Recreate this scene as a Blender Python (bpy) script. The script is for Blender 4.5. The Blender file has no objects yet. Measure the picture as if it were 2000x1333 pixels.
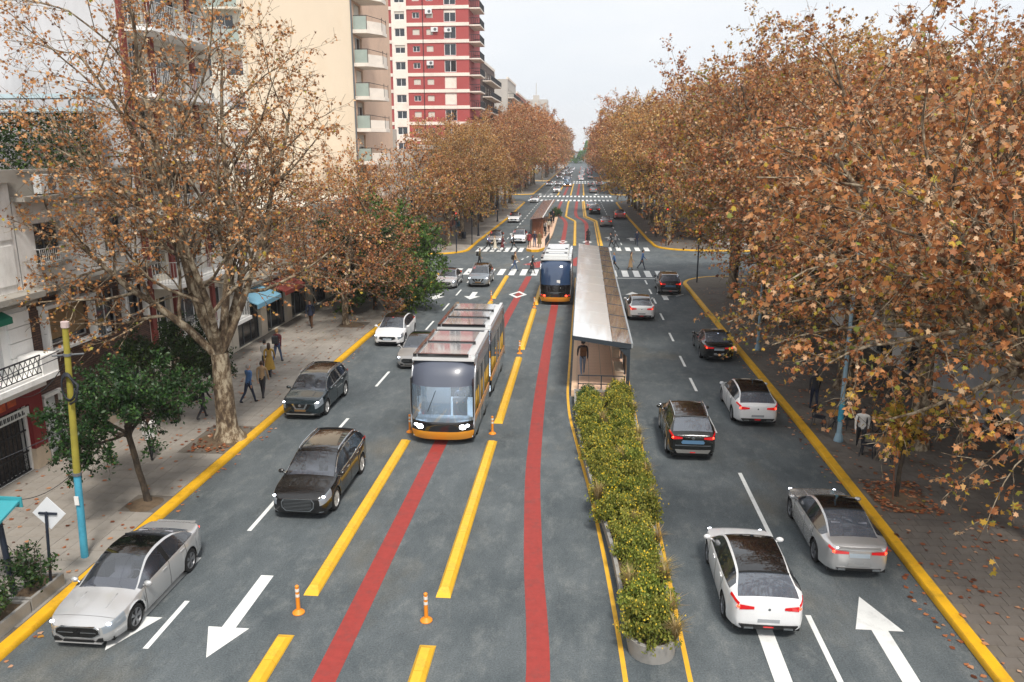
import bpy, math, random
import numpy as np
from mathutils import Vector, Matrix

# ------------------------------------------------------------------ camera, sky, sun, exposure
SC = bpy.context.scene
COL = SC.collection
cam_d = bpy.data.cameras.new('camera'); cam = bpy.data.objects.new('camera', cam_d); COL.objects.link(cam)
cam_d.sensor_width = 36.0; cam_d.lens = 36.0 * 1539.0 / 2000.0
cam_d.clip_start = 0.1; cam_d.clip_end = 6000.0
cam.location = (0, 0, 11.0)
cam.rotation_euler = (math.radians(90 - 13.6765), 0, math.radians(5.123))
SC.camera = cam

SUN_EL, SUN_AZ = 55.0, 160.0            # azimuth from +Y, clockwise seen from above
w = bpy.data.worlds.new('World'); SC.world = w; w.use_nodes = True
nt = w.node_tree; nt.nodes.clear()
sky = nt.nodes.new('ShaderNodeTexSky'); sky.sky_type = 'NISHITA'; sky.sun_disc = False
sky.sun_elevation = math.radians(SUN_EL); sky.sun_rotation = math.radians(SUN_AZ)
sky.air_density = 1.0; sky.dust_density = 2.5; sky.ozone_density = 1.0
bg1 = nt.nodes.new('ShaderNodeBackground'); bg1.inputs['Strength'].default_value = 0.12
nt.links.new(sky.outputs[0], bg1.inputs['Color'])
tc = nt.nodes.new('ShaderNodeTexCoord')
mp = nt.nodes.new('ShaderNodeMapping'); mp.inputs['Scale'].default_value = (1.0, 1.0, 3.2)
nt.links.new(tc.outputs['Generated'], mp.inputs['Vector'])
nz = nt.nodes.new('ShaderNodeTexNoise'); nz.inputs['Scale'].default_value = 2.6
nz.inputs['Detail'].default_value = 6.0; nz.inputs['Roughness'].default_value = 0.55
nt.links.new(mp.outputs[0], nz.inputs['Vector'])
cr = nt.nodes.new('ShaderNodeValToRGB')
cr.color_ramp.elements[0].position = 0.30; cr.color_ramp.elements[0].color = (0.66, 0.69, 0.73, 1)
cr.color_ramp.elements[1].position = 0.62; cr.color_ramp.elements[1].color = (0.755, 0.762, 0.772, 1)
nt.links.new(nz.outputs['Fac'], cr.inputs['Fac'])
bg2 = nt.nodes.new('ShaderNodeBackground'); bg2.inputs['Strength'].default_value = 1.0
nt.links.new(cr.outputs[0], bg2.inputs['Color'])
mx = nt.nodes.new('ShaderNodeMixShader'); mx.inputs['Fac'].default_value = 0.93   # an almost closed cloud layer
nt.links.new(bg1.outputs[0], mx.inputs[1]); nt.links.new(bg2.outputs[0], mx.inputs[2])
wo = nt.nodes.new('ShaderNodeOutputWorld'); nt.links.new(mx.outputs[0], wo.inputs['Surface'])

sun_d = bpy.data.lights.new('sun', 'SUN'); sun_d.energy = 2.8; sun_d.angle = math.radians(11); sun_d.color = (1.0, 0.94, 0.86)
sun = bpy.data.objects.new('sun', sun_d); COL.objects.link(sun); sun.location = (30, -40, 80)
_e, _a = math.radians(SUN_EL), math.radians(SUN_AZ)
_to = Vector((math.sin(_a) * math.cos(_e), math.cos(_a) * math.cos(_e), math.sin(_e)))
sun.rotation_euler = (-_to).to_track_quat('-Z', 'Y').to_euler()

SC.view_settings.view_transform = 'Standard'; SC.view_settings.look = 'None'
SC.view_settings.gamma = 1.0; SC.view_settings.exposure = 0.48; SC.view_settings.use_curve_mapping = False
SC.render.engine = 'CYCLES'
SC.cycles.max_bounces = 6; SC.cycles.diffuse_bounces = 2; SC.cycles.glossy_bounces = 3
SC.cycles.transmission_bounces = 4; SC.cycles.transparent_max_bounces = 12; SC.cycles.volume_bounces = 0
SC.cycles.caustics_reflective = False; SC.cycles.caustics_refractive = False
SC.cycles.use_denoising = True

# ------------------------------------------------------------------ helpers
PI = math.pi
def s2l(c):
    return tuple((v / 255.0 / 12.92) if v / 255.0 <= 0.04045 else (((v / 255.0) + 0.055) / 1.055) ** 2.4 for v in c)
MATS = {}
def mat(name, rgb=(128, 128, 128), rough=0.6, metal=0.0, var=0.0, scale=8.0, bump=0.0, bscale=60.0, spec=0.5,
        coat=0.0, emit=0.0, stretch=(1, 1, 1), dirt=None, dirt_scale=1.2, dirt_amt=0.5, objvar=0.0, detail=5.0, alpha=None):
    """Principled material: sRGB base colour, noise variation, optional second colour in patches (dirt), bump."""
    if name in MATS: return MATS[name]
    m = bpy.data.materials.new(name); m.use_nodes = True; MATS[name] = m
    n = m.node_tree.nodes; L = m.node_tree.links; b = n['Principled BSDF']
    c = s2l(rgb)
    b.inputs['Base Color'].default_value = (*c, 1); b.inputs['Roughness'].default_value = rough
    b.inputs['Metallic'].default_value = metal
    b.inputs['Specular IOR Level'].default_value = spec
    b.inputs['Coat Weight'].default_value = coat; b.inputs['Coat Roughness'].default_value = 0.04
    if emit:
        b.inputs['Emission Color'].default_value = (*c, 1); b.inputs['Emission Strength'].default_value = emit
    if var or dirt or bump or objvar:
        t = n.new('ShaderNodeTexCoord'); mpp = n.new('ShaderNodeMapping'); mpp.inputs['Scale'].default_value = stretch
        L.new(t.outputs['Object'], mpp.inputs['Vector'])
    src = None
    if var:
        z = n.new('ShaderNodeTexNoise'); z.inputs['Scale'].default_value = scale; z.inputs['Detail'].default_value = detail
        z.inputs['Roughness'].default_value = 0.65
        L.new(mpp.outputs[0], z.inputs['Vector'])
        r = n.new('ShaderNodeValToRGB')
        r.color_ramp.elements[0].position = 0.28; r.color_ramp.elements[1].position = 0.72
        r.color_ramp.elements[0].color = (*[v * (1 - var) for v in c], 1)
        r.color_ramp.elements[1].color = (*[min(1, v * (1 + var)) for v in c], 1)
        L.new(z.outputs['Fac'], r.inputs['Fac']); src = r.outputs[0]
    if dirt:
        z = n.new('ShaderNodeTexNoise'); z.inputs['Scale'].default_value = dirt_scale; z.inputs['Detail'].default_value = 8
        z.inputs['Roughness'].default_value = 0.7
        L.new(mpp.outputs[0], z.inputs['Vector'])
        r = n.new('ShaderNodeMapRange'); r.inputs['From Min'].default_value = 0.5; r.inputs['From Max'].default_value = 0.72
        r.inputs['To Max'].default_value = dirt_amt; L.new(z.outputs['Fac'], r.inputs['Value'])
        x = n.new('ShaderNodeMixRGB'); x.inputs[2].default_value = (*s2l(dirt), 1)
        if src: L.new(src, x.inputs[1])
        else: x.inputs[1].default_value = (*c, 1)
        L.new(r.outputs[0], x.inputs[0]); src = x.outputs[0]
    if objvar:
        oi = n.new('ShaderNodeObjectInfo'); r = n.new('ShaderNodeMapRange')
        r.inputs['To Min'].default_value = 1 - objvar; r.inputs['To Max'].default_value = 1 + objvar
        L.new(oi.outputs['Random'], r.inputs['Value'])
        h = n.new('ShaderNodeHueSaturation')
        if src: L.new(src, h.inputs['Color'])
        else: h.inputs['Color'].default_value = (*c, 1)
        L.new(r.outputs[0], h.inputs['Value']); src = h.outputs[0]
    if src: L.new(src, b.inputs['Base Color'])
    if bump:
        z = n.new('ShaderNodeTexNoise'); z.inputs['Scale'].default_value = bscale; z.inputs['Detail'].default_value = 4
        L.new(mpp.outputs[0], z.inputs['Vector'])
        bb = n.new('ShaderNodeBump'); bb.inputs['Strength'].default_value = bump; bb.inputs['Distance'].default_value = 0.02
        L.new(z.outputs['Fac'], bb.inputs['Height']); L.new(bb.outputs[0], b.inputs['Normal'])
    return m

def glass_mat(name, tint=(150, 165, 180), transp=0.55, rough=0.03, dark=(14, 17, 20), refl=0.05):
    """Window glass: part see-through, part dark body, mirror reflection by Fresnel."""
    if name in MATS: return MATS[name]
    m = bpy.data.materials.new(name); m.use_nodes = True; MATS[name] = m
    n = m.node_tree.nodes; L = m.node_tree.links; n.clear()
    tr = n.new('ShaderNodeBsdfTransparent'); tr.inputs[0].default_value = (*s2l(tint), 1)
    df = n.new('ShaderNodeBsdfDiffuse'); df.inputs[0].default_value = (*s2l(dark), 1)
    m1 = n.new('ShaderNodeMixShader'); m1.inputs[0].default_value = transp
    L.new(df.outputs[0], m1.inputs[1]); L.new(tr.outputs[0], m1.inputs[2])
    gl = n.new('ShaderNodeBsdfGlossy'); gl.inputs['Roughness'].default_value = rough
    lw = n.new('ShaderNodeFresnel'); lw.inputs['IOR'].default_value = 1.6
    ma = n.new('ShaderNodeMath'); ma.operation = 'MULTIPLY_ADD'; ma.inputs[1].default_value = 1.0; ma.inputs[2].default_value = refl
    L.new(lw.outputs[0], ma.inputs[0])
    m2 = n.new('ShaderNodeMixShader'); L.new(ma.outputs[0], m2.inputs[0])
    L.new(m1.outputs[0], m2.inputs[1]); L.new(gl.outputs[0], m2.inputs[2])
    o = n.new('ShaderNodeOutputMaterial'); L.new(m2.outputs[0], o.inputs[0])
    return m

def base_of(o):
    x = y = z = 0.0
    while o is not None:
        x += o.location.x; y += o.location.y; z += o.location.z; o = o.parent
    return (x, y, z)

class MB:
    """collects faces; build() links them as ONE mesh object"""
    def __init__(s): s.v = []; s.f = []; s.mi = []; s.cur = 0
    def add(s, vs, fs):
        o = len(s.v); s.v.extend(vs)
        for f in fs: s.f.append([i + o for i in f]); s.mi.append(s.cur)
    def box(s, x0, x1, y0, y1, z0, z1):
        s.add([(x0, y0, z0), (x1, y0, z0), (x1, y1, z0), (x0, y1, z0), (x0, y0, z1), (x1, y0, z1), (x1, y1, z1), (x0, y1, z1)],
              [(0, 3, 2, 1), (4, 5, 6, 7), (0, 1, 5, 4), (1, 2, 6, 5), (2, 3, 7, 6), (3, 0, 4, 7)])
        return s
    def cbox(s, x0, x1, y0, y1, z0, z1, c=0.02):
        """box with chamfered top edges"""
        a = [(x0, y0, z0), (x1, y0, z0), (x1, y1, z0), (x0, y1, z0)]
        b = [(x0, y0, z1 - c), (x1, y0, z1 - c), (x1, y1, z1 - c), (x0, y1, z1 - c)]
        d = [(x0 + c, y0 + c, z1), (x1 - c, y0 + c, z1), (x1 - c, y1 - c, z1), (x0 + c, y1 - c, z1)]
        fs = [(0, 3, 2, 1), (8, 9, 10, 11)]
        for i in range(4):
            j = (i + 1) % 4
            fs += [(i, j, 4 + j, 4 + i), (4 + i, 4 + j, 8 + j, 8 + i)]
        s.add(a + b + d, fs); return s
    def bar(s, p, q, r0, r1=None, n=6, caps=True):
        return s.tube([p, q], [r0, r0 if r1 is None else r1], n, caps)
    def tube(s, path, radii, n=6, caps=True):
        path = [Vector(p) for p in path]; k = len(path)
        if not hasattr(radii, '__len__'): radii = [radii] * k
        vs = []; u = None
        for i in range(k):
            d = (path[min(i + 1, k - 1)] - path[max(i - 1, 0)])
            if d.length < 1e-9: d = Vector((0, 0, 1))
            d.normalize()
            if u is None:
                u = d.orthogonal().normalized()
            else:
                u = (u - d * u.dot(d))
                u = u.normalized() if u.length > 1e-6 else d.orthogonal().normalized()
            w2 = d.cross(u)
            for j in range(n):
                a = 2 * PI * j / n
                vs.append(tuple(path[i] + (u * math.cos(a) + w2 * math.sin(a)) * radii[i]))
        fs = []
        for i in range(k - 1):
            for j in range(n):
                j2 = (j + 1) % n
                fs.append((i * n + j, i * n + j2, (i + 1) * n + j2, (i + 1) * n + j))
        if caps:
            fs.append(tuple(reversed(range(n)))); fs.append(tuple(range((k - 1) * n, k * n)))
        s.add(vs, fs); return s
    def lathe(s, prof, n=16, c=(0, 0, 0)):
        """profile [(r,z)...] turned about the vertical through c"""
        vs = []; fs = []; k = len(prof)
        for r, z in prof:
            for j in range(n):
                a = 2 * PI * j / n
                vs.append((c[0] + r * math.cos(a), c[1] + r * math.sin(a), c[2] + z))
        for i in range(k - 1):
            for j in range(n):
                j2 = (j + 1) % n
                fs.append((i * n + j, i * n + j2, (i + 1) * n + j2, (i + 1) * n + j))
        fs.append(tuple(reversed(range(n)))); fs.append(tuple(range((k - 1) * n, k * n)))
        s.add(vs, fs); return s
    def sphere(s, c, r, n=8, m=6, sc=(1, 1, 1)):
        vs = [(c[0], c[1], c[2] - r * sc[2])]
        for i in range(1, m):
            a = PI * i / m
            for j in range(n):
                b = 2 * PI * j / n
                vs.append((c[0] + r * sc[0] * math.sin(a) * math.cos(b), c[1] + r * sc[1] * math.sin(a) * math.sin(b), c[2] - r * sc[2] * math.cos(a)))
        vs.append((c[0], c[1], c[2] + r * sc[2]))
        fs = [(0, 1 + (j + 1) % n, 1 + j) for j in range(n)]
        for i in range(m - 2):
            for j in range(n):
                fs.append((1 + i * n + j, 1 + i * n + (j + 1) % n, 1 + (i + 1) * n + (j + 1) % n, 1 + (i + 1) * n + j))
        t = len(vs) - 1
        fs += [(t, 1 + (m - 2) * n + j, 1 + (m - 2) * n + (j + 1) % n) for j in range(n)]
        s.add(vs, fs); return s
    def poly(s, pts): s.add(list(pts), [tuple(range(len(pts)))]); return s
    def prism(s, pts, z0, z1):
        """flat polygon (x,y) list, counter-clockwise, raised from z0 to z1"""
        k = len(pts)
        s.add([(x, y, z0) for x, y in pts] + [(x, y, z1) for x, y in pts],
              [tuple(reversed(range(k))), tuple(range(k, 2 * k))] + [(i, (i + 1) % k, k + (i + 1) % k, k + i) for i in range(k)])
        return s
    def xprism(s, pts, axis, a, b):
        """polygon in the plane across axis, extruded along axis 'x' or 'y' from a to b"""
        k = len(pts)
        if axis == 'x': A = [(a, p, q) for p, q in pts]; B = [(b, p, q) for p, q in pts]
        else: A = [(p, a, q) for p, q in pts]; B = [(p, b, q) for p, q in pts]
        s.add(A + B, [tuple(reversed(range(k))), tuple(range(k, 2 * k))] + [(i, (i + 1) % k, k + (i + 1) % k, k + i) for i in range(k)])
        return s
    def grid(s, rows, closed=False):
        """rows of equally many points"""
        n = len(rows[0]); vs = [p for r in rows for p in r]; fs = []
        for i in range(len(rows) - 1):
            for j in range(n if closed else n - 1):
                j2 = (j + 1) % n
                fs.append((i * n + j, i * n + j2, (i + 1) * n + j2, (i + 1) * n + j))
        s.add(vs, fs); return s
    def mesh(s, name, mats, smooth=None, off=(0, 0, 0)):
        me = bpy.data.meshes.new(name)
        me.from_pydata([(p[0] - off[0], p[1] - off[1], p[2] - off[2]) for p in s.v], [], s.f)
        if not isinstance(mats, (list, tuple)): mats = [mats]
        for m in mats: me.materials.append(m)
        if len(mats) > 1: me.polygons.foreach_set('material_index', s.mi)
        if smooth is not None:
            me.polygons.foreach_set('use_smooth', [True] * len(s.f))
            me.update()
            if smooth < 179: me.set_sharp_from_angle(angle=math.radians(smooth))
        me.update()
        return me
    def build(s, name, mats, parent=None, smooth=None, world=True, kind=None):
        off = base_of(parent) if (parent is not None and world) else (0, 0, 0)
        o = bpy.data.objects.new(name, s.mesh(name, mats, smooth, off)); COL.objects.link(o)
        if parent is not None: o.parent = parent
        if kind: o['kind'] = kind
        return o

def tag(o, label=None, cat=None, group=None, kind=None):
    if label: o['label'] = label
    if cat: o['category'] = cat
    if group: o['group'] = group
    if kind: o['kind'] = kind
    return o
def thing(name, label, cat, loc=(0, 0, 0), rotz=0.0, group=None):
    o = bpy.data.objects.new(name, None); COL.objects.link(o); o.empty_display_size = 0.2
    o.location = loc; o.rotation_euler = (0, 0, rotz)
    return tag(o, label, cat, group)
def kids(o): return [c for c in COL.objects if c.parent == o]
CHILD = {}
def tree_of(o):
    """children lists, read once"""
    m = {}
    for c in COL.objects:
        if c.parent is not None: m.setdefault(c.parent.name, []).append(c)
    def rec(x): return (x, [rec(c) for c in m.get(x.name, [])])
    return rec(o)
def copy_tree(t, parent=None, remap=None, skip=()):
    o, ch = t
    c = o.copy(); COL.objects.link(c); c.parent = parent
    if remap and c.type == 'MESH':
        for i, sl in enumerate(c.material_slots):
            if sl.material and sl.material.name in remap:
                _m = remap[sl.material.name]; sl.link = 'OBJECT'; sl.material = _m
    for x in ch:
        if x[0].name.split('.')[0] not in skip: copy_tree(x, c, remap, skip)
    return c
def place(o, loc, rotz=0.0, label=None, group=None, scale=None):
    o.location = loc; o.rotation_euler = (0, 0, rotz)
    if label: o['label'] = label
    if group: o['group'] = group
    if scale: o.scale = (scale,) * 3
    return o
def inst(name, me, parent=None, loc=(0, 0, 0), rot=(0, 0, 0), sc=None):
    o = bpy.data.objects.new(name, me); COL.objects.link(o)
    if parent is not None: o.parent = parent
    o.location = loc; o.rotation_euler = rot
    if sc: o.scale = sc
    return o
def interp(xs, ys, t): return float(np.interp(t, xs, ys))
def smoothi(xs, ys, t):
    """monotone cubic through control points"""
    xs = list(xs); n = len(xs)
    if t <= xs[0]: return ys[0]
    if t >= xs[-1]: return ys[-1]
    d = [(ys[i + 1] - ys[i]) / (xs[i + 1] - xs[i]) for i in range(n - 1)]
    m = [d[0]] + [0 if d[i - 1] * d[i] <= 0 else 2 * d[i - 1] * d[i] / (d[i - 1] + d[i]) for i in range(1, n - 1)] + [d[-1]]
    i = max(k for k in range(n - 1) if xs[k] <= t)
    h = xs[i + 1] - xs[i]; u = (t - xs[i]) / h
    return ys[i] * (1 + 2 * u) * (1 - u) ** 2 + m[i] * h * u * (1 - u) ** 2 + ys[i + 1] * u * u * (3 - 2 * u) + m[i + 1] * h * u * u * (u - 1)
# ------------------------------------------------------------------ ground, road, pavements
random.seed(7)
def asphalt():
    m = bpy.data.materials.new('asphalt'); m.use_nodes = True; n = m.node_tree.nodes; L = m.node_tree.links; b = n['Principled BSDF']
    t = n.new('ShaderNodeTexCoord')
    def noise(scale, st, det=8, ro=0.6):
        mp_ = n.new('ShaderNodeMapping'); mp_.inputs['Scale'].default_value = st; L.new(t.outputs['Object'], mp_.inputs['Vector'])
        z = n.new('ShaderNodeTexNoise'); z.inputs['Scale'].default_value = scale; z.inputs['Detail'].default_value = det; z.inputs['Roughness'].default_value = ro
        L.new(mp_.outputs[0], z.inputs['Vector']); return z.outputs['Fac']
    def ramp(f, p0, p1, c0, c1):
        r = n.new('ShaderNodeValToRGB'); r.color_ramp.elements[0].position = p0; r.color_ramp.elements[1].position = p1
        r.color_ramp.elements[0].color = (*s2l(c0), 1); r.color_ramp.elements[1].color = (*s2l(c1), 1); L.new(f, r.inputs['Fac']); return r.outputs[0]
    def mixc(f, a, bcol, mode='MIX'):
        x = n.new('ShaderNodeMixRGB'); x.blend_type = mode
        if isinstance(f, float): x.inputs[0].default_value = f
        else: L.new(f, x.inputs[0])
        L.new(a, x.inputs[1])
        if isinstance(bcol, tuple): x.inputs[2].default_value = (*s2l(bcol), 1)
        else: L.new(bcol, x.inputs[2])
        return x.outputs[0]
    def rng_(f, a, b_, c=0.0, d=1.0):
        r = n.new('ShaderNodeMapRange'); r.inputs['From Min'].default_value = a; r.inputs['From Max'].default_value = b_
        r.inputs['To Min'].default_value = c; r.inputs['To Max'].default_value = d; L.new(f, r.inputs['Value']); return r.outputs[0]
    base = ramp(noise(0.5, (1, 0.5, 1), 10, 0.75), 0.30, 0.70, (76, 85, 90), (116, 123, 126))
    base = mixc(rng_(noise(1.7, (1, 0.5, 1), 10, 0.78), 0.50, 0.72, 0, 0.45), base, (158, 161, 158))       # pale worn patches
    base = mixc(rng_(noise(0.22, (1, 0.6, 1), 6, 0.6), 0.56, 0.74, 0, 0.55), base, (128, 118, 98))         # ochre dust
    base = mixc(rng_(noise(2.2, (1, 0.5, 1), 10, 0.75), 0.56, 0.74, 0, 0.3), base, (70, 75, 79))          # dark stains
    g = ramp(noise(26, (1, 1, 1), 6, 0.75), 0.36, 0.64, (70, 70, 70), (255, 255, 255))
    base = mixc(0.55, base, g, 'MULTIPLY')
    # a few cracks
    v = n.new('ShaderNodeTexVoronoi'); v.feature = 'DISTANCE_TO_EDGE'; v.inputs['Scale'].default_value = 0.16
    wv = n.new('ShaderNodeMapping'); L.new(t.outputs['Object'], wv.inputs['Vector'])
    dz = n.new('ShaderNodeTexNoise'); dz.inputs['Scale'].default_value = 0.8; dz.inputs['Detail'].default_value = 5; L.new(t.outputs['Object'], dz.inputs['Vector'])
    ad = n.new('ShaderNodeMixRGB'); ad.blend_type = 'ADD'; ad.inputs[0].default_value = 1.6; L.new(wv.outputs[0], ad.inputs[1]); L.new(dz.outputs['Color'], ad.inputs[2])
    L.new(ad.outputs[0], v.inputs['Vector'])
    base = mixc(rng_(v.outputs['Distance'], 0.0, 0.003, 0.22, 0.0), base, (48, 50, 52))
    L.new(base, b.inputs['Base Color']); b.inputs['Roughness'].default_value = 0.82; b.inputs['Specular IOR Level'].default_value = 0.35
    bp = n.new('ShaderNodeBump'); bp.inputs['Strength'].default_value = 0.5; bp.inputs['Distance'].default_value = 0.01
    L.new(noise(90, (1, 1, 1), 2), bp.inputs['Height']); L.new(bp.outputs[0], b.inputs['Normal'])
    return m
M_ASPH = asphalt()
M_GROUND = mat('ground_soil', (96, 92, 84), 0.95, var=0.25, scale=0.3)
M_WHITE = mat('road_paint_white', (226, 228, 226), 0.6, var=0.06, scale=3, dirt=(120, 122, 120), dirt_scale=2.5, dirt_amt=0.28)
M_RED = mat('road_paint_red', (150, 54, 48), 0.7, var=0.16, scale=5, dirt=(98, 64, 62), dirt_scale=2.2, dirt_amt=0.6, detail=9)
M_YEL = mat('road_paint_yellow', (222, 170, 44), 0.6, var=0.10, scale=2, dirt=(120, 100, 60), dirt_scale=3, dirt_amt=0.4)
M_KERB = mat('kerb_paint_yellow', (226, 172, 30), 0.55, var=0.10, scale=2.0, dirt=(128, 104, 50), dirt_scale=2.2, dirt_amt=0.55, bump=0.3, bscale=30)
M_PAVE = mat('paving_concrete', (148, 142, 134), 0.85, var=0.2, scale=0.5, dirt=(100, 92, 80), dirt_scale=0.35, dirt_amt=0.75, bump=0.25, bscale=45, objvar=0.035)
M_PAVED = mat('paving_dark', (104, 98, 92), 0.85, var=0.18, scale=0.8, dirt=(66, 58, 48), dirt_scale=0.6, dirt_amt=0.8, bump=0.25, bscale=45, objvar=0.05)
M_JOINT = mat('paving_joint', (104, 97, 88), 0.95, var=0.2, scale=2)

MB().poly([(-2500, -300, -0.4), (2500, -300, -0.4), (2500, 4500, -0.4), (-2500, 4500, -0.4)]).build('ground', M_GROUND, kind='structure')
road = MB().poly([(-110, -40, 0), (110, -40, 0), (110, 1100, 0), (-110, 1100, 0)]).build('road', M_ASPH, kind='structure')

def offset_line(pts, d):
    """offset a polyline to its left by d"""
    out = []
    for i, p in enumerate(pts):
        a = Vector(pts[max(i - 1, 0)]); b = Vector(pts[min(i + 1, len(pts) - 1)])
        t = (b - a).normalized(); out.append((p[0] - t.y * d, p[1] + t.x * d))
    return out
def kerb(name, pts, d):
    """painted kerb swept along pts (the road-side edge); pavement lies on the side of sign d"""
    s = 1 if d > 0 else -1
    lines = [(0.0, 0.004), (0.0, 0.11), (0.035, 0.155), (0.30, 0.158), (0.30, 0.05)]
    rows = []
    offs = [offset_line(pts, s * o) for o, z in lines]
    for i in range(len(pts)):
        rows.append([(offs[k][i][0], offs[k][i][1], lines[k][1]) for k in range(len(lines))])
    mb = MB(); mb.grid(rows if s < 0 else [list(reversed(r)) for r in rows])
    return mb.build(name, M_KERB, smooth=40, kind='structure')
def sub(pts, step=2.0):
    out = []
    for a, b in zip(pts, pts[1:]):
        n_ = max(1, int(math.dist(a, b) / step))
        for i in range(n_): out.append((a[0] + (b[0] - a[0]) * i / n_, a[1] + (b[1] - a[1]) * i / n_))
    out.append(pts[-1]); return out
def arc(cx, cy, r, a0, a1, n_=10): return [(cx + r * math.cos(math.radians(a0 + (a1 - a0) * i / n_)), cy + r * math.sin(math.radians(a0 + (a1 - a0) * i / n_))) for i in range(n_ + 1)]
def pavement(name, kname, kp, back, d, m=M_PAVE):
    kp = sub(kp); kerb(kname, kp, d)
    inner = offset_line(kp, (1 if d > 0 else -1) * 0.298)
    pts = inner + back
    a = sum(p[0] * q[1] - q[0] * p[1] for p, q in zip(pts, pts[1:] + pts[:1]))
    if a < 0: pts = pts[::-1]
    return MB().prism(pts, 0.01, 0.145).build(name, m, kind='structure')
# near block left and right, then the blocks beyond each cross street
KL1 = [(-12.62, -12), (-12.62, 45), (-12.3, 62), (-12.35, 66)] + arc(-16.4, 67.6, 4.1, -12, 90)[1:] + [(-60, 71.7)]
pave_l = pavement('pavement_left', 'kerb_left', KL1, [(-60, 30), (-60, -12)], 1, M_JOINT)
KR1 = [(8.92, -12), (8.9, 30), (8.68, 45), (8.45, 63)] + arc(13.0, 65.8, 4.6, 186, 90)[1:] + [(60, 70.4)]
pave_r = pavement('pavement_right', 'kerb_right', KR1, [(60, 30), (60, -12)], -1, M_JOINT)
KL2 = [(-60, 82.6), (-16.4, 83.0)] + arc(-17.0, 87.5, 4.4, -80, -2)[1:] + [(-12.6, 96), (-12.1, 131), (-12.3, 168)] + arc(-16.3, 168.5, 4.0, 0, 90)[1:] + [(-60, 172.5)]
pavement('pavement_left_far', 'kerb_left_far', KL2, [], 1, M_PAVE)
KR2 = [(60, 88.6), (12.5, 88.8)] + arc(12.6, 93.2, 4.4, 268, 186)[1:] + [(7.9, 100), (7.2, 131), (6.7, 168)] + arc(11.0, 169, 4.3, 180, 90)[1:] + [(60, 173.3)]
pavement('pavement_right_far', 'kerb_right_far', KR2, [], -1, M_PAVED)
KL3 = [(-60, 198)] + [(-16.5, 198)] + arc(-16.5, 202, 4, -90, 0)[1:] + [(-12.5, 262)] + arc(-16.5, 262, 4, 0, 90)[1:] + [(-60, 266)]
pavement('pavement_left_distant', 'kerb_left_distant', KL3, [], 1, M_PAVE)
KR3 = [(60, 198)] + [(10.6, 198)] + arc(10.6, 202, 4, 270, 180)[1:] + [(6.6, 262)] + arc(10.6, 262, 4, 180, 90)[1:] + [(60, 266)]
pavement('pavement_right_distant', 'kerb_right_distant', KR3, [], -1, M_PAVED)
pavement('pavement_left_horizon', 'kerb_left_horizon', [(-60, 285), (-13, 285), (-12.5, 288), (-12.5, 1000)], [(-60, 1000)], 1, M_PAVE)
pavement('pavement_right_horizon', 'kerb_right_horizon', [(60, 285), (7.1, 285), (6.6, 288), (6.6, 1000)], [(60, 1000)], -1, M_PAVED)

# paving slabs: nearest ones singly, the rest joined
def slabs(parent, x0, x1, y0, y1, sx, sy, m, name, hole=(), half=False):
    nx = int((x1 - x0) / sx); cells = []
    ny = int((y1 - y0) / sy)
    for j in range(ny):
        for i in range(nx):
            ox = (sx / 2 if (half and j % 2) else 0)
            cx, cy = x0 + (i + 0.5) * sx + ox, y0 + (j + 0.5) * sy
            if cx + sx / 2 > x1 + 0.01: continue
            if any(hx0 < cx < hx1 and hy0 < cy < hy1 for hx0, hx1, hy0, hy1 in hole): continue
            cells.append((cx, cy))
    cells.sort(key=lambda c: c[1] + 0.15 * abs(c[0]))
    rr = random.Random(3)
    me = MB().cbox(-sx / 2 + 0.006, sx / 2 - 0.006, -sy / 2 + 0.006, sy / 2 - 0.006, 0, 0.02, 0.005).mesh(name, m)
    vis = [c for c in cells if c[1] > 15.2]
    for c in vis[:300]:
        inst(name, me, parent, (c[0], c[1], 0.138 + rr.uniform(-0.0015, 0.0025)), (rr.uniform(-0.003, 0.003), rr.uniform(-0.003, 0.003), 0))
    mb = MB()
    for c in vis[300:]:
        z = 0.138 + rr.uniform(-0.0015, 0.0025)
        mb.cbox(c[0] - sx / 2 + 0.006, c[0] + sx / 2 - 0.006, c[1] - sy / 2 + 0.006, c[1] + sy / 2 - 0.006, z, z + 0.02, 0.005)
    mb.build(name + 's', m, parent, kind='stuff')
slabs(pave_l, -18.85, -12.95, 14.0, 66.0, 0.59, 0.6, M_PAVE, 'paving_slab', hole=[(-14.6, -12.9, 26.0, 28.9), (-14.3, -12.9, 21.0, 22.5), (-15.6, -13.6, 46.8, 48.8)])
slabs(pave_r, 9.25, 15.3, 14.0, 64.0, 0.44, 0.42, M_PAVED, 'paving_tile', hole=[(9.2, 11.2, 23.2, 25.6)], half=True)

# ---------------- painted markings: thin sheets 4 mm and 8 mm over the asphalt
def strip(name, pts, wdt, m, z=0.004, parent=road):
    """ribbon of width wdt centred on pts"""
    a = offset_line(pts, wdt / 2); b = offset_line(pts, -wdt / 2); mb = MB()
    mb.grid([[(q[0], q[1], z), (p[0], p[1], z)] for p, q in zip(a, b)][::-1])
    return mb.build(name, m, parent)
def smooth_line(cp, step=1.0):
    ys = [p[1] for p in cp]; xs = [p[0] for p in cp]; y = ys[0]; out = []
    while y < ys[-1]: out.append((smoothi(ys, xs, y), y)); y += step
    out.append(cp[-1]); return out
strip('bus_lane_stripe', smooth_line([(-5.28, -5), (-5.3, 27), (-5.1, 45), (-4.9, 58), (-4.7, 69.4)]), 0.52, M_RED)
strip('bus_lane_stripe', smooth_line([(-0.35, -5), (-0.75, 14.5), (-1.2, 20), (-1.62, 27), (-1.85, 38), (-1.93, 50), (-1.93, 69.4)]), 0.52, M_RED)
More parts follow.
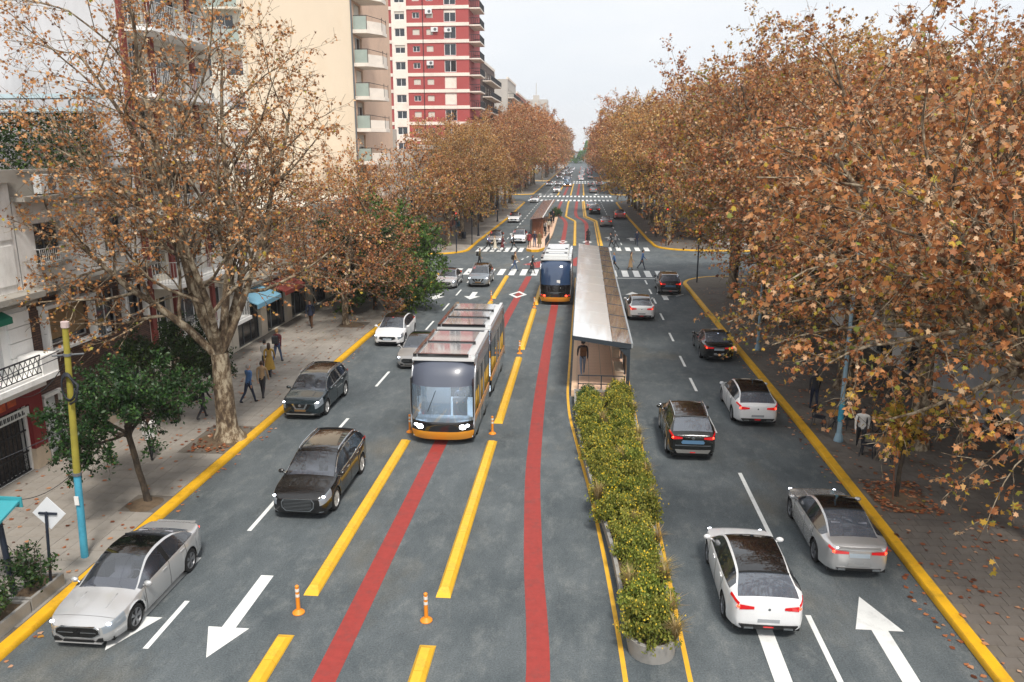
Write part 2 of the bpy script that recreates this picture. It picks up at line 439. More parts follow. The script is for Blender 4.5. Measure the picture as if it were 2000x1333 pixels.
strip('bus_lane_stripe', smooth_line([(-4.4, 74.8), (-3.2, 80), (-2.6, 86), (-2.45, 97), (-2.6, 120), (-3.0, 127), (-4.3, 138), (-4.75, 150), (-4.77, 174)]), 0.55, M_RED)
strip('bus_lane_stripe', smooth_line([(-1.9, 74.8), (-0.9, 80), (0.2, 86), (0.55, 97), (0.5, 119), (0.1, 126), (-1.1, 134), (-1.4, 145), (-1.43, 174)]), 0.55, M_RED)
for x in (-4.8, -1.5): strip('bus_lane_stripe', [(x, 197), (x, 262)], 0.6, M_RED)
# yellow lines round planter and platform
strip('yellow_line', smooth_line([(1.45, 5), (1.1, 14.9), (0.55, 22.8), (-0.05, 28.5), (-0.45, 32.7), (-0.56, 36), (-0.56, 69)], 0.8), 0.11, M_YEL)
strip('yellow_line', [(2.56, 5), (2.44, 20), (2.36, 35), (2.36, 69)], 0.11, M_YEL)
# lane dashes
for y in (8.0, 14.9, 20.6, 28.1, 35.3, 41.4, 47.5, 53.6, 59.5, 65.5):
    strip('lane_dash', [(-9.68, y), (-9.68, y + (1.95 if y < 19 else 2.6))], 0.13, M_WHITE)
for y in (13.6, 21.6, 30.3, 35.9, 40.2, 45.8, 51.8, 57.5, 61.5, 66.0):
    x = 5.66 if y < 25 else 5.45
    strip('lane_dash', [(x, y), (x - 0.02, y + (4.7 if 20 < y < 25 else (4.0 if y < 15 else 2.2)))], 0.13, M_WHITE)
for y in range(94, 170, 5):
    strip('lane_dash', [(-9.5, y), (-9.5, y + 2.2)], 0.13, M_WHITE); strip('lane_dash', [(4.6 - 0.012 * (y - 94), y), (4.6 - 0.012 * (y - 92), y + 2.2)], 0.13, M_WHITE)
for y in range(200, 262, 6):
    strip('lane_dash', [(-9.5, y), (-9.5, y + 2.4)], 0.14, M_WHITE); strip('lane_dash', [(3.6, y), (3.6, y + 2.4)], 0.14, M_WHITE)
for x, y in ((-6.9, 76.2), (-6.6, 78.2), (-6.2, 80.2), (-5.8, 82.0), (-5.5, 76.4), (-5.2, 78.4), (-4.8, 80.4), (-4.3, 84.4)):
    strip('turning_dash', [(x, y), (x + 0.12, y + 0.9)], 0.16, M_WHITE)
# crosswalks and stop lines
def cross(y0, y1, x0, x1, n_, skip=(), wd=0.55):
    for i in range(n_):
        if i in skip: continue
        x = x0 + (x1 - x0) * i / (n_ - 1)
        strip('crosswalk_stripe', [(x, y0), (x, y1)], wd, M_WHITE, z=0.008)
cross(69.9, 73.6, -11.5, 8.0, 20, skip=(10, 11, 12))
cross(86.4, 90.2, -11.6, -6.9, 7, wd=0.5); cross(88.4, 91.6, 3.0, 7.2, 5, wd=0.55)
cross(174.5, 179.5, -12.0, 6.2, 21, wd=0.5); cross(189.5, 195.0, -12.2, 6.3, 21, wd=0.5)
cross(266.5, 272, -12.0, 6.2, 20, wd=0.5); cross(278, 284, -12.0, 6.2, 20, wd=0.5)
strip('stop_line', [(2.5, 69.1), (8.3, 69.1)], 0.22, M_WHITE); strip('stop_line', [(-12.2, 90.9), (-6.3, 90.9)], 0.22, M_WHITE)
# arrows
def arrow(x, y, s=1.0, down=True, L_=4.6, ws=0.42, wh=1.25, hl=1.35):
    """straight arrow, tip at (x,y) when it points to the camera"""
    sg = 1 if down else -1
    p = [(0, 0), (wh / 2, hl), (ws / 2, hl), (ws / 2, L_), (-ws / 2, L_), (-ws / 2, hl), (-wh / 2, hl)]
    q = [(x + a * s, y + sg * b * s, 0.008) for a, b in p]
    if not down: q = q[::-1]
    MB().poly(q).build('arrow_marking', M_WHITE, road)
arrow(-8.15, 14.7, down=True, L_=3.5, ws=0.34, wh=1.0, hl=1.15); arrow(-10.55, 14.75, L_=4.2)
arrow(7.15, 18.55, down=False, L_=4.6, ws=0.38, wh=1.1, hl=1.45); arrow(4.45, 19.5, down=False, L_=4.6, ws=0.38)
arrow(-11.1, 57.6, L_=3.2); arrow(-8.4, 57.9, L_=3.2); arrow(4.0, 62.3, down=False, L_=3.6)
def turn_arrow(x, y, s=1.0):
    p = [(-0.2, -3), (0.2, -3), (0.2, -1.4), (0.9, -1.0), (0.9, -1.5), (1.6, -0.55), (0.75, 0.1), (0.78, -0.42), (0.2, -0.85), (0.2, -0.6), (0.6, -0.6), (0, 0.6), (-0.6, -0.6), (-0.2, -0.6)]
    MB().poly([(x + a * s, y + b * s, 0.008) for a, b in p]).build('turn_arrow_marking', M_WHITE, road)
turn_arrow(6.35, 62.0)
arrow(3.4, 103, down=False, L_=3.4, ws=0.5, wh=1.4); arrow(6.1, 102, down=False, L_=3.4, ws=0.5, wh=1.4); arrow(3.0, 199, L_=4, ws=0.6, wh=1.7); arrow(-8.2, 200, L_=4, ws=.6, wh=1.7); arrow(-11, 200, L_=4, ws=.6, wh=1.7)
# bus-lane diamonds
def diamond(x, y, a=0.72, b=1.5):
    o_ = [(x, y - b), (x + a, y), (x, y + b), (x - a, y)]; k = 0.6
    i_ = [(x, y - b * k), (x + a * k, y), (x, y + b * k), (x - a * k, y)]
    mb = MB(); mb.v = [(p[0], p[1], 0.008) for p in o_ + i_]; mb.f = [[i, (i + 1) % 4, 4 + (i + 1) % 4, 4 + i] for i in range(4)]; mb.mi = [0] * 4
    mb.build('diamond_marking', M_WHITE, road)
diamond(-4.95, 60.3); diamond(-2.42, 96.6, 0.6, 1.7); diamond(0.55, 96.6, 0.6, 1.7)

# ---------------- yellow lane separators of moulded blocks
M_SEP = mat('separator_yellow', (228, 178, 48), 0.5, var=0.10, scale=3, dirt=(150, 118, 60), dirt_scale=4, dirt_amt=0.45, bump=0.2, bscale=40, objvar=0.05)
def sep_mesh(L_, end=None):
    w_, t_, h_ = 0.19, 0.10, 0.14
    y0, y1 = 0.006, L_ - 0.006
    a, b = (0.28, 0.0) if end == 'near' else ((0.0, 0.28) if end == 'far' else (0.0, 0.0))
    rows = [[(-w_, y0, 0.004), (-w_ + 0.015, y0 + a * .5, 0.05), (-t_, y0 + a, h_), (t_, y0 + a, h_), (w_ - 0.015, y0 + a * .5, 0.05), (w_, y0, 0.004)],
            [(-w_, y1, 0.004), (-w_ + 0.015, y1 - b * .5, 0.05), (-t_, y1 - b, h_), (t_, y1 - b, h_), (w_ - 0.015, y1 - b * .5, 0.05), (w_, y1, 0.004)]]
    mb = MB(); mb.grid([r[::-1] for r in rows]); mb.add(rows[0], [(0, 1, 2, 3, 4, 5)][::1]); mb.add(rows[1], [(5, 4, 3, 2, 1, 0)])
    return mb.mesh('separator_block', M_SEP)
SEP = {}
def separator(path, label, group='yellow lane separators'):
    """path: polyline from near to far; blocks of about one metre along it"""
    tot = sum(math.dist(a, b) for a, b in zip(path, path[1:])); n_ = max(1, round(tot / 1.15)); L_ = tot / n_
    root = thing('lane_separator', label, 'separator', (path[0][0], path[0][1], 0.0), 0, group)
    def at(d):
        for a, b in zip(path, path[1:]):
            s = math.dist(a, b)
            if d <= s + 1e-6: return (a[0] + (b[0] - a[0]) * d / s, a[1] + (b[1] - a[1]) * d / s), math.atan2(b[1] - a[1], b[0] - a[0])
            d -= s
        return path[-1], 0
    for i in range(n_):
        e = 'near' if i == 0 else ('far' if i == n_ - 1 else None)
        k = (round(L_, 3), e)
        if k not in SEP: SEP[k] = sep_mesh(L_, e)
        p, _ = at(i * L_); q, _ = at((i + 1) * L_)
        a = math.atan2(q[1] - p[1], q[0] - p[0])
        inst('separator_block', SEP[k], root, (p[0] - path[0][0], p[1] - path[0][1], 0), (0, 0, a - PI / 2))
    return root
A, Bx = -6.68, -3.32
separator([(A - .02, 9.0), (A, 15.7)], 'short yellow separator at the bottom edge left of the left red stripe')
separator([(A, 17.35), (A, 28.4)], 'long yellow separator between black SUV and left red stripe')
separator([(A, 45.5), (A, 57.0)], 'yellow separator hidden left of the oncoming tram roof', None)
separator([(A + .02, 58.4), (A + .02, 69.2)], 'yellow separator ending at the crosswalk left of the white diamond')
separator([(Bx, 9.0), (Bx, 15.6)], 'short yellow separator at the bottom edge between the two red stripes')
separator([(Bx, 17.55), (Bx, 28.6)], 'long yellow separator in front of the oncoming tram, between the red stripes')
separator([(Bx, 30.6), (Bx, 41.2)], 'yellow separator beside the oncoming tram, ahead of an orange post')
separator([(Bx, 43.0), (Bx, 54.5)], 'yellow separator between the two trams')
separator([(Bx, 56.2), (Bx, 69.0)], 'yellow separator left of the departing tram')
for j, (p, lb) in enumerate([([(-0.95, 93), (-1.25, 124.5), (-2.92, 133.5), (-3.2, 165), (-3.2, 174)], 'bent yellow separator between the red stripes beyond the first crossing'),
             ([(2.2, 93), (2.05, 125), (0.41, 133.7), (0.1, 168), (0.05, 174)], 'bent yellow separator beside the dark cars beyond the first crossing'),
             ([(-3.2, 197), (-3.4, 262)], 'straight yellow separator beside the distant tram beyond the second crossing'),
             ([(0.0, 197), (-0.3, 262)], 'straight yellow separator right of the second red stripe beyond the second crossing'),
             ([(-6.4, 197), (-6.4, 262)], 'straight yellow separator left of the distant tram')]):
    separator(p, lb)
strip('yellow_line', [(1.85, 93), (1.7, 124.5), (0.1, 133), (-0.25, 168), (-0.3, 174)], 0.14, M_YEL)
strip('red_crossing_patch', [(-4.9, 76.2), (-2.6, 79.8)], 2.2, M_RED, z=0.006); strip("red_crossing_patch", [(-0.9, 76.2), (-0.2, 80.5)], 1.6, M_RED, z=0.006)
# ------------------------------------------------------------------ buildings
M_PLW = mat('plaster_white', (244, 243, 240), 0.85, var=0.05, scale=1.5, dirt=(168, 164, 156), dirt_scale=0.9, dirt_amt=0.5, stretch=(1, 1, .45), bump=.1)
M_PLO = mat('plaster_offwhite', (226, 219, 204), 0.85, var=0.05, scale=1.0, dirt=(160, 152, 138), dirt_scale=0.5, dirt_amt=0.45, stretch=(1, 1, .35))
M_PLG = mat('plaster_grey', (200, 201, 204), 0.88, var=0.06, scale=0.6, dirt=(158, 160, 164), dirt_scale=0.35, dirt_amt=0.6, stretch=(1, 1, .3))
M_CREAM = mat('plaster_cream', (222, 206, 184), 0.85, var=0.03, scale=0.4, dirt=(206, 184, 154), dirt_scale=0.16, dirt_amt=0.5, stretch=(1, 1, .4))
M_PINK = mat('plaster_pink', (222, 190, 166), 0.85, var=0.05, scale=0.6, dirt=(180, 150, 130), dirt_scale=0.5, dirt_amt=0.4)
M_TRED = mat('tower_red', (170, 80, 78), 0.8, var=0.07, scale=0.8, dirt=(146, 66, 64), dirt_scale=0.4, dirt_amt=0.4)
M_TWHT = mat('tower_band', (236, 226, 214), 0.8, var=0.04, scale=0.8, dirt=(180, 170, 160), dirt_scale=0.6, dirt_amt=0.4)
M_STONE = mat('cornice_stone', (158, 154, 146), 0.9, var=0.12, scale=2, dirt=(84, 80, 74), dirt_scale=0.8, dirt_amt=0.85, stretch=(1, .4, 1))
M_REDC = mat('column_red', (128, 58, 50), 0.7, var=0.1, scale=3)
M_FRAME = mat('window_frame_white', (232, 232, 230), 0.5)
M_FRAMEG = mat('window_frame_grey', (96, 100, 104), 0.5)
M_IRON = mat('iron_black', (34, 36, 40), 0.5, spec=.5)
M_RAILW = mat('rail_white', (206, 206, 204), 0.5)
M_RAILG = mat('balcony_glass_green', (160, 172, 164), 0.15, var=.08, scale=2)
M_PANE = glass_mat('house_glass', (120, 130, 140), 0.25, 0.04, (34, 40, 48))
M_BLIND = mat('roller_blind', (206, 200, 188), 0.7, var=.06, scale=2)
M_BLINDB = mat('roller_blind_wood', (150, 122, 84), 0.7, var=.1, scale=4)
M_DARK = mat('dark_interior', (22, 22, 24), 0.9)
M_ACW = mat('ac_white', (224, 226, 226), 0.5); M_ACG = mat('ac_grille', (92, 96, 100), 0.6)
M_SHOPR = mat('shop_red', (124, 28, 30), 0.55, var=.1, scale=2)
M_BEIGE = mat('plinth_beige', (196, 178, 156), 0.8, var=.08, scale=2, dirt=(140, 124, 106), dirt_amt=.5)
M_DOORW = mat('door_white', (206, 210, 210), 0.5, var=.03)
M_GREENA = mat('awning_green', (28, 116, 92), 0.7)
def brick_mat():
    m = bpy.data.materials.new('brick_brown'); m.use_nodes = True; n = m.node_tree.nodes; L = m.node_tree.links; b = n['Principled BSDF']
    t = n.new('ShaderNodeTexCoord'); mp_ = n.new('ShaderNodeMapping'); mp_.inputs['Rotation'].default_value = (0, 0, PI / 2); L.new(t.outputs['Object'], mp_.inputs[0])
    sx = n.new('ShaderNodeSeparateXYZ'); cx_ = n.new('ShaderNodeCombineXYZ'); L.new(t.outputs['Object'], sx.inputs[0]); L.new(sx.outputs['Y'], cx_.inputs['X']); L.new(sx.outputs['Z'], cx_.inputs['Y'])
    k = n.new('ShaderNodeTexBrick'); k.inputs['Scale'].default_value = 1.0; k.inputs['Brick Width'].default_value = .26; k.inputs['Row Height'].default_value = .085; k.inputs['Mortar Size'].default_value = .012
    k.inputs['Color1'].default_value = (*s2l((116, 86, 72)), 1); k.inputs['Color2'].default_value = (*s2l((86, 64, 56)), 1); k.inputs['Mortar'].default_value = (*s2l((60, 52, 48)), 1)
    L.new(cx_.outputs[0], k.inputs['Vector']); L.new(k.outputs['Color'], b.inputs['Base Color']); b.inputs['Roughness'].default_value = .85
    bb = n.new('ShaderNodeBump'); bb.inputs['Strength'].default_value = .6; bb.inputs['Distance'].default_value = .01; L.new(k.outputs['Fac'], bb.inputs['Height']); bb.invert = True; L.new(bb.outputs[0], b.inputs['Normal'])
    return m
M_BRICK = brick_mat()

class Face:
    """a vertical facade plane: u runs along it, n points outwards"""
    def __init__(s, o, u, n): s.o = Vector(o); s.u = Vector(u); s.n = Vector(n)
    def p(s, u, z, d=0.0): q = s.o + s.u * u + s.n * d; return (q.x, q.y, z)
    def box(s, mb, u0, u1, z0, z1, d0, d1):
        a = [s.p(u0, z0, d0), s.p(u1, z0, d0), s.p(u1, z1, d0), s.p(u0, z1, d0), s.p(u0, z0, d1), s.p(u1, z0, d1), s.p(u1, z1, d1), s.p(u0, z1, d1)]
        fs = [(0, 3, 2, 1), (4, 5, 6, 7), (0, 1, 5, 4), (1, 2, 6, 5), (2, 3, 7, 6), (3, 0, 4, 7)]
        if s.u.cross(Vector((0, 0, 1))).dot(s.n) < 0: fs = [f[::-1] for f in fs]
        mb.add(a, fs)
    def wall(s, mb, u0, u1, z0, z1, ops, depth=0.22):
        us = sorted({u0, u1, *[v for o in ops for v in o[:2] if u0 < v < u1]}); zs = sorted({z0, z1, *[v for o in ops for v in o[2:4] if z0 < v < z1]})
        flip = s.u.cross(Vector((0, 0, 1))).dot(s.n) < 0
        def q(a): mb.add(a[::-1] if flip else a, [(0, 1, 2, 3)])
        for a, b in zip(us, us[1:]):
            for c, d in zip(zs, zs[1:]):
                m_, k_ = (a + b) / 2, (c + d) / 2
                if any(o[0] < m_ < o[1] and o[2] < k_ < o[3] for o in ops): continue
                q([s.p(a, c), s.p(b, c), s.p(b, d), s.p(a, d)])
        for o in ops:
            a, b, c, d = o[:4]
            q([s.p(a, c, -depth), s.p(a, c), s.p(a, d), s.p(a, d, -depth)][::-1]); q([s.p(b, c), s.p(b, c, -depth), s.p(b, d, -depth), s.p(b, d)][::-1])
            q([s.p(a, d), s.p(b, d), s.p(b, d, -depth), s.p(a, d, -depth)]); q([s.p(a, c, -depth), s.p(b, c, -depth), s.p(b, c), s.p(a, c)])
    def window(s, root, u0, u1, z0, z1, mull=1, frame=None, pane=None, blind=0.0, bm=None, depth=0.2, name='window', sill=False, fw=0.05):
        frame = frame or M_FRAME
        mb = MB(); d = -depth + 0.02
        s.box(mb, u0, u0 + fw, z0, z1, d, d + .05); s.box(mb, u1 - fw, u1, z0, z1, d, d + .05)
        s.box(mb, u0 + fw, u1 - fw, z0, z0 + fw, d, d + .05); s.box(mb, u0 + fw, u1 - fw, z1 - fw, z1, d, d + .05)
        for i in range(1, mull + 1):
            c = u0 + (u1 - u0) * i / (mull + 1); s.box(mb, c - fw / 2, c + fw / 2, z0 + fw, z1 - fw, d + .002, d + .045)
        w_ = mb.build(name, frame, root)
        m2 = MB(); s.box(m2, u0 + fw, u1 - fw, z0 + fw, z1 - fw, d - .01, d + .012); m2.build('pane', pane or M_PANE, w_)
        if blind:
            m3 = MB(); s.box(m3, u0 + fw * .5, u1 - fw * .5, z1 - (z1 - z0) * blind, z1 - .01, d + .055, d + .08); m3.build('blind', bm or M_BLIND, w_)
        if sill:
            m4 = MB(); s.box(m4, u0 - .08, u1 + .08, z0 - .07, z0 - .002, -.02, .08); m4.build('sill', M_STONE, w_)
        return w_
    def railing(s, root, u0, u1, z0, z1, d, m, step=.13, r=.012, ends=True, dback=0.0, name='railing'):
        mb = MB()
        def bar_(a, b, rr=r): mb.bar(a, b, rr, n=4)
        bar_(s.p(u0, z1, d), s.p(u1, z1, d), r * 1.8); bar_(s.p(u0, z0 + .06, d), s.p(u1, z0 + .06, d), r * 1.3)
        n_ = max(1, int((u1 - u0) / step))
        for i in range(n_ + 1): u = u0 + (u1 - u0) * i / n_; bar_(s.p(u, z0, d), s.p(u, z1, d))
        if ends:
            for u in (u0, u1):
                bar_(s.p(u, z1, d), s.p(u, z1, dback), r * 1.8); bar_(s.p(u, z0 + .06, d), s.p(u, z0 + .06, dback), r * 1.3)
                k_ = max(1, int(abs(d - dback) / step))
                for i in range(1, k_): e = dback + (d - dback) * i / k_; bar_(s.p(u, z0, e), s.p(u, z1, e))
        return mb.build(name, m, root)
def ac_unit(face, u, z, label, d=0.02, w_=.85, h_=.6, group='air conditioners on the facades'):
    b = face.p(u, z, d); root = thing('air_conditioner', label, 'air conditioner', b, 0, group)
    mb = MB(); face.box(mb, u - w_ / 2, u + w_ / 2, z, z + h_, d + .03, d + .33); mb.build('casing', M_ACW, root)
    m2 = MB(); k_ = 14; c = u + w_ * .12
    pts = [face.p(c + .24 * math.cos(2 * PI * i / k_), z + h_ / 2 + .24 * math.sin(2 * PI * i / k_), d + .338) for i in range(k_)]
    q = [face.p(c + .24 * math.cos(2 * PI * i / k_), z + h_ / 2 + .24 * math.sin(2 * PI * i / k_), d + .328) for i in range(k_)]
    m2.add(pts + q, [tuple(range(k_)), tuple(range(2 * k_ - 1, k_ - 1, -1))] + [(i, k_ + i, k_ + (i + 1) % k_, (i + 1) % k_) for i in range(k_)])
    m2.build('fan_grille', M_ACG, root)
    m3 = MB(); face.box(m3, u - w_ * .4, u - w_ * .33, z - .05, z, d - .02, d + .3); face.box(m3, u + w_ * .33, u + w_ * .4, z - .05, z, d - .02, d + .3); m3.build('bracket', M_FRAMEG, root)
    return root
FL = Face((-18.9, 0, 0), (0, 1, 0), (1, 0, 0))        # left building line, u = y

# --- house one: white town house with a red shop, at the left edge
h1 = thing('town_house', 'white plastered town house over a red shop at the left edge', 'building', (-18.9, 17.0, 0.145))
mb = MB(); ops = [(21.6, 24.0, .15, 2.55), (22.3, 23.45, 3.75, 5.75), (19.0, 20.1, 3.75, 5.75), (22.3, 23.4, 7.3, 9.3)]
FL.wall(mb, 8, 24.82, .145, 10.2, ops, .3); mb.box(-30, -18.905, 24.6, 24.82, .145, 10.2); mb.box(-30, -18.905, 8, 8.2, .145, 10.2); mb.box(-30, -19.25, 8.2, 24.6, 10.0, 10.1)
mb.build('wall', M_PLW, h1)
mb = MB(); FL.box(mb, 8, 24.9, 6.15, 6.35, 0, .75); FL.box(mb, 8, 24.86, 5.95, 6.15, 0, .45); FL.box(mb, 8, 24.86, 9.95, 10.35, 0, .35); mb.build('cornice', M_STONE, h1)
for z in (3.7, 4.2, 4.7, 5.2): m_ = MB(); FL.box(m_, 23.75, 24.8, z + .012, z + .488, 0, .09); m_.build('quoin', M_PLW, h1)
for z0, z1 in ((6.6, 7.9), (8.1, 9.6)):
    m_ = MB(); FL.box(m_, 23.55, 24.6, z0, z1, 0, .05); m_.build('wall_panel', M_PLW, h1)
d_ = FL.window(h1, 22.3, 23.45, 3.75, 5.75, 1, depth=.25, name='french_door'); FL.window(h1, 19.0, 20.1, 3.75, 5.75, 1, depth=.25, name='french_door'); FL.window(h1, 22.3, 23.4, 7.3, 9.3, 1, depth=.25)
m_ = MB(); m_.xprism([(-18.88, 5.95), (-18.4, 5.7), (-18.4, 5.5), (-18.43, 5.5), (-18.43, 5.66), (-18.88, 5.88)], 'y', 22.0, 23.5); m_.build('awning', M_GREENA, h1)
m_ = MB(); FL.box(m_, 18.0, 24.7, 3.42, 3.6, 0, 1.0); FL.box(m_, 23.95, 24.75, 3.6, 4.25, .1, .95); FL.box(m_, 18, 24.7, 3.05, 3.42, 0, .45); m_.build('balcony_slab', M_PLW, h1)
rb = MB(); FL.box(rb, 18.2, 23.95, 4.3, 4.34, .88, .93); FL.box(rb, 18.2, 23.95, 3.72, 3.75, .89, .92)
for i in range(24):
    u = 18.2 + .24 * i; rb.bar(FL.p(u, 3.75, .905), FL.p(u + .24, 4.3, .905), .012, n=4); rb.bar(FL.p(u + .24, 3.75, .905), FL.p(u, 4.3, .905), .012, n=4)
rb.build('balcony_railing', M_IRON, h1)
# shop front
m_ = MB(); FL.box(m_, 20.5, 24.1, 2.55, 3.05, 0, .16); FL.box(m_, 24.1, 24.75, .9, 3.05, 0, .16); m_.build('shop_fascia', M_SHOPR, h1)
m_ = MB(); FL.box(m_, 24.08, 24.77, .145, .9, 0, .18); m_.build('plinth', M_BEIGE, h1)
m_ = MB(); 
for (u0, u1, z0, z1) in ((21.7, 22.3, 2.62, 2.98), (22.35, 23.0, 2.66, 2.95), (23.1, 23.5, 2.7, 3.0)): FL.box(m_, u0, u1, z0, z1, .162, .168)
m_.build('fascia_picture', mat('fascia_orange', (190, 84, 40), .6, var=.4, scale=4), h1)
m_ = MB(); FL.box(m_, 20.5, 24.0, 2.2, 2.5, .17, .20); sb = m_.build('name_board', mat('board_white', (214, 216, 212), .6), h1)
m_ = MB(); rr = random.Random(2); u = 20.6
for wl in (5, 3, 9):
    for i in range(wl): FL.box(m_, u, u + .07, 2.27, 2.43, .201, .206); FL.box(m_, u + .09, u + .13, 2.27, 2.27 + .16 * rr.choice((.5, 1)), .201, .206); u += .175
    u += .12
m_.build('board_lettering', M_IRON, sb)
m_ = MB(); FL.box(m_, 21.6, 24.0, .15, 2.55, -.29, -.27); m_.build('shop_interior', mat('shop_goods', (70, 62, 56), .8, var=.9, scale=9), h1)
g_ = MB()
for i in range(13): FL.box(g_, 21.62 + i * .19, 21.65 + i * .19, .18, 2.5, -.06, -.03)
for z in (.18, .85, 1.6, 2.48): FL.box(g_, 21.6, 24.0, z, z + .05, -.075, -.02)
for i in range(12):
    for k in range(3): g_.bar(FL.p(21.63 + i * .19, .22 + k * .2, -.045), FL.p(21.82 + i * .19, .42 + k * .2, -.045), .008, n=4); g_.bar(FL.p(21.82 + i * .19, .22 + k * .2, -.045), FL.p(21.63 + i * .19, .42 + k * .2, -.045), .008, n=4)
g_.build('security_gate', M_IRON, h1)

# --- house two: white upper floor, brown brick below
h2 = thing('brick_house', 'house with white upper floor, brown brick lower floors and a roof terrace', 'building', (-18.9, 28.6, 0.145))
ops = [(24.98, 25.8, .16, 2.45), (28.0, 31.4, .9, 2.3), (25.5, 28.1, 4.1, 5.55), (28.7, 30.1, 3.7, 5.55), (30.4, 31.9, 4.1, 5.5)]
mb = MB(); FL.wall(mb, 24.86, 32.3, .145, 6.2, ops, .25); mb.build('brick_wall', M_BRICK, h2)
ops2 = [(25.75, 27.2, 7.1, 8.5), (29.75, 31.15, 7.0, 8.5)]
mb = MB(); FL.wall(mb, 24.86, 32.3, 6.2, 9.3, ops2, .28); mb.box(-30, -18.905, 32.05, 32.28, .145, 9.3); mb.build('wall', M_PLW, h2)
mb = MB(); FL.box(mb, 24.9, 32.3, 6.2, 6.36, 0, .62); FL.box(mb, 24.9, 32.3, 6.0, 6.2, 0, .3); mb.build('cornice', M_STONE, h2)
mb = MB(); FL.box(mb, 24.86, 32.3, 9.3, 9.45, -.1, .5); FL.box(mb, 24.86, 32.3, 9.45, 10.25, -.35, -.12); FL.box(mb, 24.86, 32.3, 10.25, 10.33, -.4, -.07); mb.build('parapet', M_STONE, h2)
mb = MB(); mb.box(-30, -19.26, 24.9, 32.04, 9.2, 9.3); mb.build('terrace_floor', mat('terrace_tile', (130, 92, 74), .85, var=.15), h2)
for (a, b, c, d) in ops2:
    FL.window(h2, a, b, c, d, 1, frame=M_FRAMEG, depth=.26); FL.railing(h2, a - .05, b + .05, c - .03, c + .52, .16, M_RAILW, .1, .011)
    m_ = MB(); FL.box(m_, a - .1, b + .1, c - .12, c - .03, -.05, .2); m_.build('window_ledge', M_STONE, h2)
w_ = FL.window(h2, 25.5, 28.1, 4.1, 5.55, 1, depth=.22, blind=.85, bm=M_BLINDB); FL.window(h2, 28.7, 30.1, 3.7, 5.55, 1, depth=.22, name='french_door'); FL.window(h2, 30.4, 31.9, 4.1, 5.5, 1, depth=.22)
m_ = MB(); FL.box(m_, 25.35, 28.25, 5.55, 5.68, 0, .35); FL.box(m_, 25.4, 25.5, 4.02, 5.55, 0, .3); FL.box(m_, 28.1, 28.2, 4.02, 5.55, 0, .3); FL.box(m_, 25.35, 28.25, 3.95, 4.05, 0, .35); m_.build('window_surround', M_PLW, h2)
m_ = MB(); FL.box(m_, 30.3, 32.0, 5.5, 5.62, 0, .3); FL.box(m_, 30.3, 30.4, 4.0, 5.5, 0, .26); FL.box(m_, 31.9, 32.0, 4.0, 5.5, 0, .26); m_.build('window_surround', M_PLW, h2)
m_ = MB(); FL.box(m_, 25.84, 32.3, .145, .62, 0, .06); m_.build('plinth', M_BEIGE, h2)
m_ = MB(); FL.box(m_, 24.9, 24.98, .145, 2.5, 0, .12); FL.box(m_, 25.8, 25.88, .62, 2.5, 0, .12); FL.box(m_, 24.9, 25.88, 2.45, 2.57, 0, .16); m_.build('door_surround', M_PLW, h2)
m_ = MB(); FL.box(m_, 24.98, 25.8, .16, 2.45, -.2, -.14); dr = m_.build('door', M_DOORW, h2)
for (a, b, c, d) in ((25.06, 25.36, 1.4, 2.3), (25.42, 25.72, 1.4, 2.3), (25.06, 25.36, .3, 1.25), (25.42, 25.72, .3, 1.25)):
    m_ = MB(); FL.box(m_, a, b, c, d, -.138, -.12); m_.build('door_panel', M_DOORW, dr)
m_ = MB(); m_.sphere(FL.p(25.7, 1.2, -.1), .035); m_.build('handle', M_IRON, dr)
FL.window(h2, 28.0, 31.4, .9, 2.3, 3, depth=.2, blind=.3)
ac_unit(FL, 26.7, 5.7, 'white air conditioner above the brown-blind window of the brick house', .1)
ac_unit(FL, 26.6, 9.5, 'white air conditioner on the roof terrace parapet, left one', -.1, .9, .65); ac_unit(FL, 29.2, 9.5, 'white air conditioner on the roof terrace parapet, right one', -.1, .9, .65)

# --- apartment house three: red columns, balconies, blank grey party wall facing the camera
h3 = thing('apartment_building', 'apartment block with red-brown columns, railed balconies and a blank grey side wall', 'building', (-18.9, 36.3, 0.145))
FY = Face((0, 32.32, 0), (1, 0, 0), (0, -1, 0))
mb = MB(); FY.wall(mb, -34, -18.9, .145, 24, [], .2); mb.build('party_wall', M_PLG, h3)
floors = [2.35, 5.2, 8.05, 10.65, 13.25, 15.85, 18.45, 21.05]
ops = [(34.6, 38.2, .15, 2.1)]
for z in floors[:-1]: ops += [(33.0, 34.2, z + .25, z + 2.15), (35.0, 37.6, z + .25, z + 2.2), (38.6, 39.6, z + .5, z + 2.1)]
mb = MB(); FL.wall(mb, 32.32, 40.2, .145, 24, ops, .3); mb.box(-34, -18.905, 40.0, 40.2, .145, 24); mb.box(-34, -18.95, 32.34, 40.0, 23.8, 24); mb.build('wall', M_PLO, h3)
for i, z in enumerate(floors[:-1]):
    m_ = MB(); FL.box(m_, 32.6 if i else 34.3, 39.9, z - .16, z + .02, 0, 1.35); m_.build('balcony_slab', M_PLW, h3)
    FL.railing(h3, 32.7 if i else 34.4, 39.8, z + .02, z + 1.0, 1.28, M_RAILW, .14, .011, name='balcony_railing')
    FL.window(h3, 33.0, 34.2, z + .25, z + 2.15, 1, depth=.28); FL.window(h3, 35.0, 37.6, z + .25, z + 2.2, 2, depth=.28, name='balcony_door', blind=(0, .4, 0, .6, .3, 0, .5)[i]); FL.window(h3, 38.6, 39.6, z + .5, z + 2.1, 1, depth=.28, blind=.3)
for u in (32.36, 34.45, 38.1):
    m_ = MB(); FL.box(m_, u, u + .34, 2.4, 24, 0, .14); m_.build('column', M_REDC, h3)
m_ = MB(); FL.box(m_, 34.6, 38.2, .15, 2.1, -2.5, -2.45); m_.build('garage_back', M_DARK, h3)
